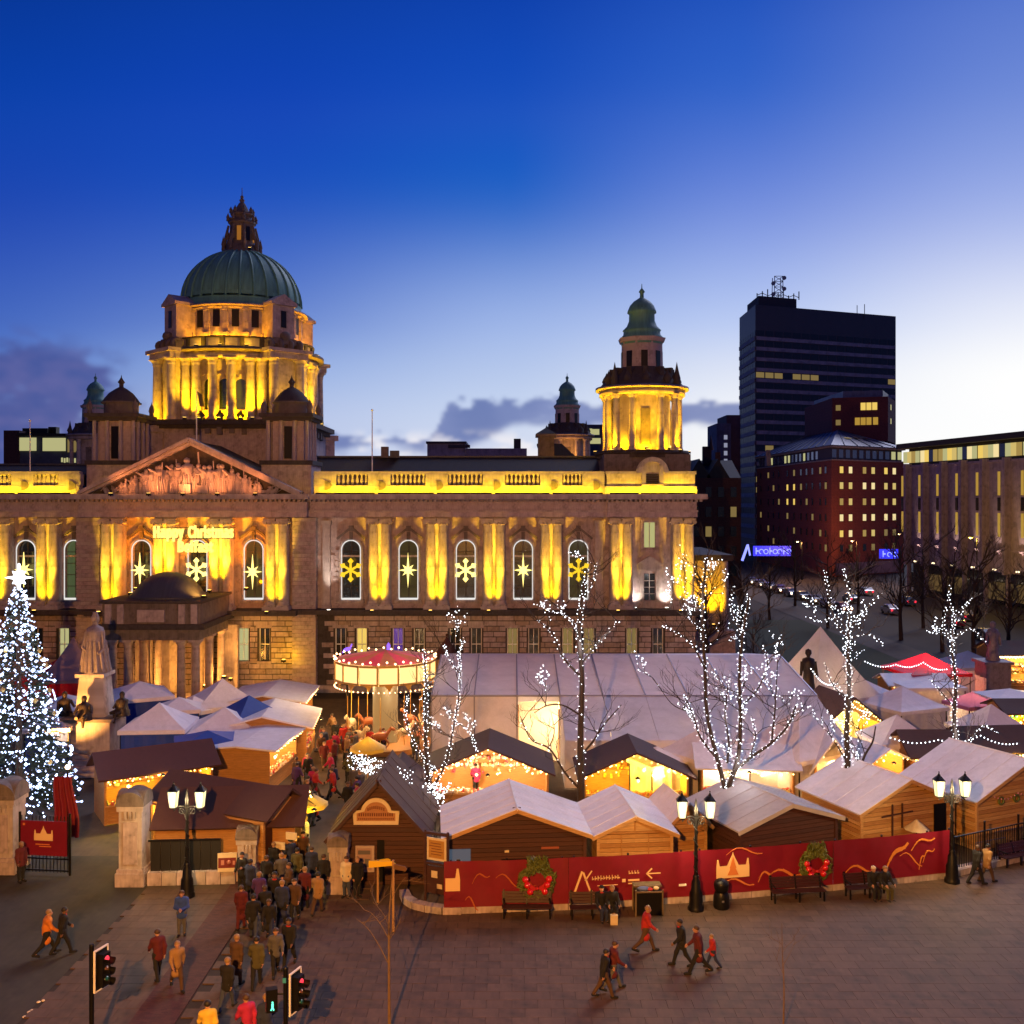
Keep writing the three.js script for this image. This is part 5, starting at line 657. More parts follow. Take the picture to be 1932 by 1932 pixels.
// ---------- boundary of the grounds: pillars, low wall, railings, banners ----------
const FENCE = [[-2.9, -43.0], [2.4, -43.45], [8, -44.3], [14.4, -45.6], [20.3, -47.1], [27, -50.4], [46, -61]];
{
  const pillar = (name, label, u, v, h, w, dx = 0) => { const [x, z] = gp(u, v), p = thing(name, label, 'gate pillar', [x, 0, z]); new GB().box(0, 0.3, 0, w * 1.25, 0.6, w * 1.25).box(0, 0.68, 0, w * 1.15, 0.16, w * 1.15).build('pillar_base', M.stoneB, p); const sh = new GB().box(0, 0.76 + (h - 1.6) / 2, 0, w, h - 1.6, w); sh.build('shaft', M.stone, p); new GB().box(0, 0.76 + (h - 1.6) * 0.45, w / 2 + 0.02, w * 0.62, (h - 1.6) * 0.72, 0.05).build('sunk_panel', M.stoneB, p); new GB().box(0, h - 0.72, 0, w * 1.14, 0.24, w * 1.14).box(-w * 0.18, h - 1.02, w / 2 + 0.04, w * 0.12, 0.36, 0.1).box(w * 0.02, h - 1.02, w / 2 + 0.04, w * 0.12, 0.36, 0.1).box(w * 0.2, h - 1.02, w / 2 + 0.04, w * 0.12, 0.36, 0.1).build('neck_band', M.stone, p); const s = new THREE.Shape(); s.moveTo(-w * 0.62, 0); s.lineTo(w * 0.62, 0); s.absarc(0, 0, w * 0.62, 0, Math.PI, false); const c = new GB().ext(s, w * 1.2, m4(0, h - 0.6, -w * 0.6)).ext(s, w * 1.2, m4(-w * 0.6, h - 0.6, 0, Math.PI / 2)); c.build('rounded_cap', M.sooty, p); return p; };
  pillar('gate_pillar', 'tall stone gate pillar below the Christmas tree, at the edge of the entrance', 12, 1640, 4.1, 1.25); pillar('gate_pillar', 'tall stone gate pillar with rounded cap beside the black fence boards', 254, 1664, 4.25, 1.05); pillar('gate_pillar', 'short stone pillar between the black fence and the crowd at the entrance', 470, 1655, 2.5, 0.85); pillar('gate_pillar', 'short stone pillar lit gold on the brown chalet side of the entrance', 640, 1680, 2.7, 0.78);
  const lw = thing('low_wall', 'low stone plinth with black fence boards between two gate pillars', 'wall'); const A = gp(280, 1668), B = gp(446, 1664);
  const f = wallFrame([A[0], A[1]], [B[0], B[1]]); for (let i = 0; i < 6; i++) f.set(part('coping_stone', new GB().box(0, 0.3, 0, f.L / 6 - 0.03, 0.6, 0.5).done(), i % 2 ? M.stone : M.stoneB, lw), (i + 0.5) * f.L / 6, 0); for (let i = 0; i < 7; i++) f.set(part('fence_board', new GB().box(0, 0, 0, f.L * 0.8 / 7 - 0.02, 1.55, 0.06).done(), mat('black_board', [0.006, 0.006, 0.007], { rough: 0.6 }), lw), 0.1 + (i + 0.5) * f.L * 0.8 / 7, 1.22); f.set(part('fence_rail', new GB().box(0, 0, 0, f.L * 0.82, 0.08, 0.1).done(), M.iron, lw), f.L * 0.41, 1.98);
  const cw = thing('curved_kerb', 'curved low stone kerb sweeping from the sign posts to the crimson banner', 'kerb'); const pts = [[762, 1690], [768, 1703], [782, 1712], [805, 1718], [836, 1722], [870, 1722]].map(([u, v]) => gp(u, v)); for (let i = 0; i < pts.length - 1; i++) part('kerb_stone', new GB().beam([pts[i][0], 0.14, pts[i][1]], [pts[i + 1][0], 0.14, pts[i + 1][1]], 0.42, 0.3).done(), i % 2 ? M.stone : M.stoneB, cw);
  const bw = thing('boundary_wall', 'long low stone plinth and iron railings carrying the crimson banners', 'wall');
  for (let i = 0; i < FENCE.length - 1; i++) { const g = wallFrame(FENCE[i], FENCE[i + 1]), n = Math.round(g.L / 1.3); for (let k = 0; k < n; k++) g.set(part('coping_stone', new GB().box(0, 0.13, -0.1, g.L / n - 0.02, 0.3, 0.5).done(), k % 2 ? M.stoneB : M.stoneC, bw), (k + 0.5) * g.L / n, 0); if (i > 3) { const rl = new GB(); for (let s = 0.1; s < g.L; s += 0.16) rl.geo(new THREE.BoxGeometry(0.025, 1.5, 0.025), g.m(s, 1.03, -0.1)); rl.geo(new THREE.BoxGeometry(g.L, 0.05, 0.05), g.m(g.L / 2, 1.75, -0.1)); stuff(rl.build('railing_bar', M.iron, bw)); } for (let s = 0.3; s < g.L; s += 2.4) g.set(part('railing_post', new GB().box(0, 1.2, -0.16, 0.07, 2.0, 0.07).done(), M.iron, bw), s, 0); }
  // banners: cloth with folds, prints raised a few millimetres
  const clothG = (A, B, y0, y1, sag) => { const n = 26, m = 6, pos = [], idx = [], dx = B[0] - A[0], dz = B[1] - A[1], L = Math.hypot(dx, dz); for (let j = 0; j <= m; j++) for (let i = 0; i <= n; i++) { const s = i / n, t = j / m, w = 0.045 * Math.sin(s * L * 2.6 + t * 2) * t * (1 - t) * 3 + 0.02 * Math.sin(s * L * 7 + 1) * t, o = 0.16 + w; pos.push(A[0] + dx * s - dz / L * o, y0 + (y1 - y0) * t - sag * Math.sin(Math.PI * s) * (t > 0.5 ? (t - 0.5) * 2 : 0) * 0.6, A[1] + dz * s + dx / L * o); } for (let j = 0; j < m; j++) for (let i = 0; i < n; i++) { const a = j * (n + 1) + i; idx.push(a, a + 1, a + n + 1, a + 1, a + n + 2, a + n + 1); } const g = new THREE.BufferGeometry(); g.setAttribute('position', new THREE.Float32BufferAttribute(pos, 3)); g.setIndex(idx); g.computeVertexNormals(); return new GB().geo(g).done(); };
  const hallMark = (k = 1) => { const s = polyShape([[-0.9, 0], [0.9, 0], [0.9, 0.5], [0.86, 0.95], [0.78, 0.95], [0.72, 0.62], [0.32, 0.62], [0.05, 1.15], [0, 1.32], [-0.05, 1.15], [-0.32, 0.62], [-0.72, 0.62], [-0.78, 0.95], [-0.86, 0.95], [-0.9, 0.5]].map(([a, b]) => [a * k, b * k])); return s; };
  const seg = (i0, i1, label, y0 = 0.28, y1 = 2.26, sag = 0.06) => { const b = thing('crimson_banner', label, 'banner', [0, 0, 0]); for (let i = i0; i < i1; i++) part('banner_cloth', clothG(FENCE[i], FENCE[i + 1], y0, y1, sag), M.banner, b); return b; };
  const swirl = (b, fr, list, m) => { const g = new GB(); list.forEach(([s, y, L, a, w = 0.04]) => { for (let k = 0; k < 7; k++) { const t0 = k / 7, t1 = (k + 1) / 7, f = (t) => [s + L * t * Math.cos(a), y + L * t * Math.sin(a) + 0.22 * Math.sin(t * 5)]; const p = f(t0), q = f(t1), c = Math.atan2(q[1] - p[1], q[0] - p[0]); g.geo(new THREE.BoxGeometry(Math.hypot(q[0] - p[0], q[1] - p[1]) * 1.1, w * (1.6 - Math.abs(t0 - 0.5) * 2), 0.012), fr.m(0, 0, 0.225).multiply(m4((p[0] + q[0]) / 2, (p[1] + q[1]) / 2, 0, 0, 0, c))); } }); g.build('gold_swirl', m, b); };
  const goldP = mat('banner_gold_print', [0.62, 0.20, 0.05], { rough: 0.6 }), pale = mat('banner_pale_print', [0.80, 0.55, 0.26], { rough: 0.6 });
  const f0 = wallFrame(FENCE[0], FENCE[1]), f1 = wallFrame(FENCE[1], FENCE[2]), f2 = wallFrame(FENCE[2], FENCE[3]), f3 = wallFrame(FENCE[3], FENCE[4]);
  const b0 = seg(0, 1, 'crimson banner with half a pale hall emblem, at the corner by the noticeboard'); part('hall_emblem', new GB().ext(polyShape([[0, 0], [0.62, 0], [0.62, 0.5], [0.56, 0.95], [0.48, 0.95], [0.42, 0.55], [0, 0.55]]), 0.012, f0.m(0.06, 1.0, 0.215)).done(), pale, b0); swirl(b0, f0, [[1.2, 1.3, 0.9, 0.6], [2.2, 1.5, 1.0, -0.2], [0.9, 0.6, 0.6, -0.4], [3.2, 1.2, 0.7, 0.2]], mat('banner_dull_print', [0.42, 0.10, 0.03], {}));
  const b1 = seg(1, 2, 'crimson banner lettered with a tall N and an arrow, behind the seated couple'); { const g = new GB(), put = (x, y, w, h, a = 0) => g.geo(new THREE.BoxGeometry(w, h, 0.012), f1.m(0, 0, 0.225).multiply(m4(x, y, 0, 0, 0, a))); put(0.42, 1.22, 0.09, 0.92, -0.36); put(0.78, 1.2, 0.08, 0.86, 0.36); put(0.86, 1.45, 0.06, 0.52, -0.62); put(1.05, 0.72, 0.06, 0.2, 0.4); put(3.75, 1.4, 0.62, 0.05); put(3.55, 1.5, 0.34, 0.06, 0.75); put(3.55, 1.3, 0.34, 0.06, -0.75); [0.07, 0.12, 0.08, 0.1, 0.07, 0.13, 0.06, 0.1, 0.09, 0.12].forEach((w, k) => { put(1.06 + k * 0.125, 1.3 + (k % 3) * 0.015, w, 0.05); put(1.03 + k * 0.125, 1.33, 0.03, 0.15 + (k % 4) * 0.02); }); [0.09, 0.07, 0.08, 0.06].forEach((w, k) => { put(2.68 + k * 0.13, 1.46, w, 0.05); put(2.65 + k * 0.13, 1.5, 0.03, 0.14); }); put(2.42, 1.16, 0.16, 0.14); put(2.86, 1.16, 0.5, 0.08); put(2.86, 1.02, 0.5, 0.05); put(1.7, 1.0, 0.9, 0.03); g.build('lettering', pale, b1); put(5.05, 0.82, 0.34, 0.1); g.build('paper_notice', M.white, b1); }
  const b2 = seg(2, 3, 'crimson banner with a whole pale hall emblem with a tree in it'); part('hall_emblem', new GB().ext(hallMark(0.86), 0.012, f2.m(1.7, 0.98, 0.215)).done(), pale, b2); part('emblem_tree', new GB().ext(polyShape([[-0.26, 0.12], [0.26, 0.12], [0.12, 0.42], [0.16, 0.42], [0, 0.92], [-0.16, 0.42], [-0.12, 0.42]]), 0.012, f2.m(1.7, 0.98, 0.232)).done(), goldP, b2); swirl(b2, f2, [[1.2, 0.66, 1.5, 0.1, 0.05], [2.9, 0.7, 0.9, 0.7, 0.06], [3.4, 0.95, 1.6, 0, 0.08], [1.4, 2.0, 1.7, 0.1], [4.2, 0.5, 1.6, 0.3]], goldP);
  const b3 = seg(3, 4, 'crimson banner with orange flourishes, by the last lamp post'); swirl(b3, f3, [[0.6, 0.8, 1.4, 0.1, 0.07], [2.7, 0.8, 1.7, 0.85, 0.13], [4.0, 1.5, 1.4, 0.5, 0.06], [3.4, 1.3, 1.2, -0.3], [4.6, 0.9, 1.0, 0.9], [4.4, 0.6, 1.0, 1.2, 0.05]], mat('banner_orange_print', [0.70, 0.25, 0.04], {}));
  // wreaths
  const wreath = (fr, s, y, label, k) => { const w = thing('wreath', label, 'wreath'); w.applyMatrix4(fr.m(s, y, 0.3)); const lv = []; for (let i = 0; i < 420; i++) { const a = rnd() * 6.283, r = 0.62 * k + rr(-0.2, 0.2) * k; lv.push(m4(Math.cos(a) * r, Math.sin(a) * r * 0.95, rr(-0.06, 0.14), rr(-1, 1), rr(-1, 1), a + rr(-1, 1), 0.05 * k, 0.16 * k, 0.02)); } for (let i = 0; i < 160; i++) lv.push(m4(rr(-0.42, 0.42) * k, (0.55 + rr(0, 0.45)) * k, rr(0, 0.16), rr(-1, 1), rr(-1, 1), rr(-0.8, 0.8), 0.05 * k, 0.18 * k, 0.02)); instances('wreath_leaf', BULB, mat('wreath_green', [0.09, 0.115, 0.02], { rough: 0.6 }), lv, w); const bb = new GB(); [[-0.42, -0.12], [0.42, -0.12], [-0.3, -0.4], [0.32, -0.4], [-0.5, 0.12], [0.5, 0.12]].forEach(([a, b]) => bb.ball(a * k, b * k, 0.14, 0.15 * k, 10, 8)); bb.build('red_bauble', mat('red_bauble_gloss', [0.55, 0.012, 0.012], { rough: 0.15, coat: 1 }), w); new GB().ext(polyShape([[0, 0], [-0.3, 0.2], [-0.3, -0.2]].map(([a, b]) => [a * k, b * k])), 0.06, m4(0, -0.25 * k, 0.12)).ext(polyShape([[0, 0], [0.3, 0.2], [0.3, -0.2]].map(([a, b]) => [a * k, b * k])), 0.06, m4(0, -0.25 * k, 0.12)).ball(0, -0.25 * k, 0.18, 0.08).build('ribbon_bow', mat('red_ribbon', [0.4, 0.01, 0.02], {}), w); };
  wreath(f0, 3.95, 1.35, 'green wreath with red baubles on the banner above the dark bench', 1.0); wreath(f2, 5.6, 1.3, 'green wreath with red baubles where two banners meet near the long dark bench', 0.95);
  // entrance banner and dark metal gate on the west
  const g = thing('entrance_banner', 'crimson sign panel with a pale hall emblem hung on the dark open gate', 'banner', [X(83, 47.4), 0, -47.4], -0.12); new GB().box(0, 1.72, 0, 2.3, 1.62, 0.05).build('banner_cloth', M.banner, g); part('hall_emblem', new GB().ext(hallMark(0.52), 0.012, m4(0, 1.62, 0.03)).done(), pale, g); { const q = new GB(); q.box(-0.05, 1.44, 0.034, 0.7, 0.05, 0.012).box(0.08, 1.34, 0.034, 0.6, 0.04, 0.012).box(-0.98, 2.36, 0.034, 0.1, 0.1, 0.012); q.build('lettering', goldP, g); } { const q = new GB(); q.bar([-1.25, 0, -0.08], [-1.25, 2.9, -0.08], 0.06).bar([1.25, 0, -0.08], [1.25, 2.9, -0.08], 0.06).box(0, 0.75, -0.08, 2.5, 0.07, 0.06).box(0, 0.2, -0.08, 2.5, 0.07, 0.06); for (let i = 0; i < 14; i++) q.bar([-1.15 + i * 0.177, 0.1, -0.08], [-1.15 + i * 0.177, 2.75, -0.08], 0.02); q.build('gate_leaf', M.iron, g); }
  const h = thing('draped_cloth', 'folded crimson cloth hanging behind the Christmas tree branches', 'banner', [X(122, 50), 0, -50]); { const n = 18, pos = [], idx = []; for (let j = 0; j <= 8; j++) for (let i = 0; i <= n; i++) { const s = i / n, t = j / 8; pos.push((s - 0.5) * (0.9 + 0.5 * (1 - t)) + 0.1 * Math.sin(t * 5), 0.9 + t * 3.0, 0.12 * Math.sin(s * 22) * (1 - 0.4 * t)); } for (let j = 0; j < 8; j++) for (let i = 0; i < n; i++) { const a = j * (n + 1) + i; idx.push(a, a + 1, a + n + 1, a + 1, a + n + 2, a + n + 1); } const q = new THREE.BufferGeometry(); q.setAttribute('position', new THREE.Float32BufferAttribute(pos, 3)); q.setIndex(idx); q.computeVertexNormals(); new GB().geo(q).build('cloth', M.banner, h); new GB().bar([0.1, 0, -0.12], [0.1, 4.1, -0.12], 0.05).build('pole', M.iron, h); }
  { const [x, z] = [X(128, 51), -51], y = Y(1447, 51); const l = thing('path_lamp', 'small round glowing lamp by the steps next to the Christmas tree', 'lamp', [x, 0, z]); new GB().cyl(0, 0, 0, 0.05, 0.04, y - 0.1, 8).build('post', M.iron, l); new GB().ball(0, y, 0, 0.13, 12, 8).build('globe', glow('peach_globe', [6, 4.2, 2.4]), l); bulbLight([x, y, z], [1, 0.6, 0.3], 8, 5); }
}

// ---------- wooden chalets ----------
const WOOD = { pine: [M.pine, M.pineB, M.pineC], choc: [M.choc, M.chocB, M.choc] };
function chalet(label, A, B, depth, eave, apex, wood, roofM, o = {}) {
  const f = wallFrame(A, B), t = thing('market_chalet', label, 'market chalet', [(A[0] + B[0]) / 2, 0, (A[1] + B[1]) / 2], f.ry, o.group), W = f.L, w = WOOD[wood], st = o.step ?? 0.2;
  new GB().box(0, eave / 2 - 0.02, -depth / 2, W - 0.1, eave, depth - 0.1).ext(polyShape([[-W / 2 + 0.05, 0], [W / 2 - 0.05, 0], [0, apex - eave - 0.05]]), depth - 0.1, m4(0, eave - 0.03, -depth + 0.05)).build('wall_core', M.chocB, t);
  for (let y = 0, k = 0; y < apex - 0.14; y += st, k++) { const half = (y + st <= eave ? 1 : Math.max(0.06, 1 - (y + st - eave) / (apex - eave))) * W / 2; part('plank', new GB().box(0, y + st / 2, 0, half * 2, st - 0.018, 0.05).done(), w[(k * 7 + 1) % 3], t); if (y + st <= eave + 0.02) [-1, 1].forEach((s) => part('plank', new GB().box(s * W / 2, y + st / 2, -depth / 2, 0.05, st - 0.018, depth - 0.05).done(), w[(k * 5 + 2) % 3], t)); }
  const trim = o.trim ?? w[2]; [-1, 1].forEach((s) => new GB().box(s * W / 2, eave / 2, 0.03, 0.14, eave, 0.09).build('corner_post', trim, t));
  const ov = 0.32, k = (apex - eave) / (W / 2), e2 = eave - ov * k, zf = 0.3, zb = -depth - 0.2, rid = apex + 0.06;
  [-1, 1].forEach((s) => { part('roof_sheet', new GB().drape([[0, rid, zf], [s * (W / 2 + ov), e2 + 0.06, zf], [s * (W / 2 + ov), e2 + 0.06, zb], [0, rid, zb]], 0.05, 0.05).done(), roofM, t); part('barge_board', new GB().beam([0, rid - 0.12, zf - 0.02], [s * (W / 2 + ov), e2 - 0.06, zf - 0.02], 0.06, 0.16).done(), o.barge ?? trim, t); });
  { const g = new GB(); for (let i = 1; i < 5; i++) { const z = zf + (zb - zf) * i / 5; [-1, 1].forEach((s) => g.bar([0, rid + 0.015, z], [s * (W / 2 + ov), e2 + 0.075, z + rr(-0.1, 0.1)], 0.012)); } g.bar([0, rid + 0.0, zf], [0, rid + 0.0, zb], 0.04); g.build('roof_rope', roofM, t); }
  return Object.assign(t, { W, f });
}
const S = {};
S.brown = chalet('dark brown chalet with a carved cream sign on its gable, beside the entrance', [X(628, 46.2), -46.2], [X(801, 46.2), -46.2], 5.2, 2.42, 4.75, 'choc', M.roofBrown, { barge: M.chocB });
S.dark = chalet('wide chocolate chalet under a white sheet roof, behind the banner corner', [X(846, 45.3), -45.1], [X(1104, 45.3), -45.6], 4.4, 2.62, 3.75, 'choc', M.tentRoof, { barge: M.pineC });
S.pine = chalet('small honey pine chalet with a white roof next to the wide chocolate chalet', [X(1128, 45.9), -45.8], [X(1268, 45.9), -46.1], 4.6, 2.5, 3.25, 'pine', M.tentRoof);
S.tiny = chalet('narrow pine hut with a white roof just behind the middle lamp post', [X(1262, 48), -47.8], [X(1332, 48), -48.2], 3.0, 2.35, 3.2, 'pine', M.tentRoof);
S.grey = chalet('chocolate chalet with a greyish roof sheet behind the hall emblem banner', [X(1396, 46.8), -46.6], [X(1584, 48), -48.6], 4.6, 2.45, 3.3, 'choc', M.tentOld, { trim: M.chocB, barge: M.tentOld });
S.pine2 = chalet('large honey pine chalet with white roof behind the orange flourish banner', [X(1622, 49.0), -48.8], [X(1800, 50.6), -50.8], 4.6, 2.6, 3.85, 'pine', M.tentRoof);
S.pine3 = chalet('honey pine chalet with hanging wreath rings beyond the last lamp post', [X(1842, 50.6), -50.6], [X(2040, 53), -53.6], 4.8, 2.65, 4.2, 'pine', M.tentRoof);
{ // fittings of the chalets
  const sgn = thing('chalet_sign', 'arched cream wooden sign with carved brown lettering on the dark brown chalet', 'sign', [S.brown.position.x - 0.1, 3.28, S.brown.position.z + 0.1], S.brown.rotation.y), o = new THREE.Shape(); o.moveTo(-1.02, -0.5); o.lineTo(1.02, -0.5); o.lineTo(1.06, 0.12); o.lineTo(0.72, 0.14); o.absarc(0, 0.02, 0.7, 0.2, Math.PI - 0.2, false); o.lineTo(-1.06, 0.12); o.closePath(); new GB().ext(o, 0.06).build('sign_board', M.cream, sgn); const i = new THREE.Shape(); i.moveTo(-0.88, -0.32); i.lineTo(0.88, -0.32); i.lineTo(0.88, 0.02); i.lineTo(0.6, 0.05); i.absarc(0, 0.0, 0.54, 0.2, Math.PI - 0.2, false); i.lineTo(-0.88, 0.02); i.closePath(); new GB().ext(i, 0.02, m4(0, 0, 0.062)).build('carved_panel', mat('carved_tan', [0.50, 0.24, 0.10], { map: 'wood', size: 0.5 }), sgn); const g = new GB(); for (let k = 0; k < 9; k++) g.box(-0.36 + k * 0.09, 0.2 + 0.1 * Math.cos((k - 4) * 0.35), 0.09, 0.05, 0.14, 0.02); for (let k = 0; k < 16; k++) g.box(-0.76 + k * 0.1, -0.03, 0.09, 0.06, 0.14, 0.02); for (let k = 0; k < 18; k++) g.box(-0.78 + k * 0.092, -0.22, 0.09, 0.05, 0.07, 0.02); g.build('lettering', mat('sign_brown', [0.14, 0.04, 0.02], {}), sgn);
  const L = (t, m) => { const v = new THREE.Vector3(...m).applyAxisAngle(new THREE.Vector3(0, 1, 0), t.rotation.y).add(t.position); return v.toArray(); };
  const nb = thing('poster', 'framed pale poster with a grey heading on the wall of the brown chalet', 'poster', L(S.brown, [-0.62, 1.2, 0.06]), S.brown.rotation.y); new GB().box(0, 0, 0, 0.86, 1.2, 0.05).build('frame', mat('poster_frame', [0.42, 0.34, 0.32], {}), nb); new GB().box(-0.03, -0.02, 0.032, 0.68, 1.0, 0.012).build('print', mat('poster_paper', [0.38, 0.26, 0.24], { map: 'cloth', size: 0.7 }), nb); new GB().box(-0.03, 0.3, 0.042, 0.56, 0.18, 0.01).box(-0.2, -0.2, 0.042, 0.2, 0.44, 0.01).box(0.12, -0.18, 0.042, 0.24, 0.36, 0.01).build('printed_shapes', mat('poster_grey', [0.12, 0.11, 0.12], {}), nb);
  new GB().box(0.1, 1.1, 0.04, 0.34, 1.9, 0.03).build('dark_doorway', M.iron, S.brown);
  // hatch of the wide chocolate chalet with a worker inside
  new GB().box(-2.55, 1.55, 0.06, 0.95, 0.9, 0.04).build('serving_hatch', mat('blue_lit_hatch', [0.05, 0.06, 0.08], { emit: [0.05, 0.07, 0.10], rough: 0.3 }), S.dark); new GB().box(-2.55, 1.06, 0.14, 1.1, 0.06, 0.24).build('hatch_shelf', M.pineC, S.dark); new GB().box(0.9, 1.25, 0.06, 3.2, 0.5, 0.04).build('dark_shutter', M.iron, S.dark); new GB().box(-0.45, 1.85, 0.07, 0.2, 0.1, 0.03).build('card', M.cream, S.dark); new GB().box(1.5, 1.95, 0.05, 0.8, 0.1, 0.03).build('plate', mat('rust_plate', [0.3, 0.08, 0.04], {}), S.dark);
  { const p = L(S.dark, [-2.62, 1.4, 0.1]); const c = thing('coffee_machine', 'small steel machine standing in the lit hatch of the chocolate chalet', 'machine', [p[0], 1.08, p[2]]); new GB().box(0, 0.2, 0, 0.3, 0.34, 0.2).build('body', mat('steel', [0.6, 0.62, 0.65], { metal: 1, rough: 0.3 }), c); new GB().cyl(0, 0.37, 0, 0.1, 0.08, 0.12, 8).build('hopper', M.glass, c); }
  new GB().ext(polyShape([[-1.2, 0], [1.2, 0], [0, 0.55]]), 0.03, m4(0, 2.55, 0.04)).build('gable_panel', M.pineC, S.pine); new GB().box(0, 2.8, 0.09, 0.06, 0.6, 0.04).box(0, 2.5, 0.09, 2.6, 0.08, 0.05).build('gable_trim', M.pineB, S.pine); new GB().box(-0.62, 1.2, 0.05, 0.05, 2.4, 0.03).box(0.62, 1.2, 0.05, 0.05, 2.4, 0.03).build('shutter_joint', M.pineB, S.pine);
  new GB().box(-1.0, 1.9, 0.07, 0.08, 1.6, 0.05).box(-0.4, 2.1, 0.07, 0.08, 1.2, 0.05).box(-0.7, 2.2, 0.075, 1.9, 0.07, 0.05, 0, 0, 0.05).build('wall_brace', M.chocB, S.pine2); new GB().box(1.95, 1.6, 0.08, 0.75, 1.7, 0.06).build('dark_hatch', M.iron, S.pine2);
  for (let i = 0; i < 4; i++) { const p = L(S.pine3, [-2.0 + i * 1.1, 2.35, 0.1]); const w = tag(part('wreath_ring', new GB().geo(new THREE.TorusGeometry(0.17, 0.06, 6, 14), m4(p[0], p[1], p[2], S.pine3.rotation.y)).done(), mat('wreath_green', [0.09, 0.115, 0.02]), scene), ['small dark wreath ring on the pine wall, first from the lamp post', 'small dark wreath ring on the pine wall, second from the lamp post', 'small dark wreath ring on the pine wall, third from the lamp post', 'small dark wreath ring on the pine wall, last in its row'][i], 'wreath'); }
  { const g = new GB(), fl = []; for (let i = 0; i < 22; i++) { const t = i / 21, p = L(S.pine3, [-2.7 + t * 5, 2.68 - 0.2 * Math.abs(Math.sin(t * 9.4)), 0.3]); fl.push(m4(p[0], p[1], p[2], rnd() * 3, 0, 0, 0.05)); } const o = instances('bunting', BULB, mat('pink_bunting', [0.6, 0.25, 0.35], {}), fl, scene); stuff(o, 'string of small pink bunting along the eave of the wreath chalet', 'bunting'); }
  { const p = L(S.pine2, [0.1, 1.25, 0.5]); const c = thing('parasol', 'folded cream cloth heap leaning on the pine chalet above the banner', 'cloth', [p[0], 0, p[2]]); new GB().lathe([[0.6, 1.5], [0.55, 1.55], [0.25, 1.8], [0.05, 1.98]], 0, 0, 0, 9).build('cloth', M.cream, c); new GB().bar([0, 0, 0], [0, 1.6, 0], 0.03).build('pole', M.iron, c); }
}

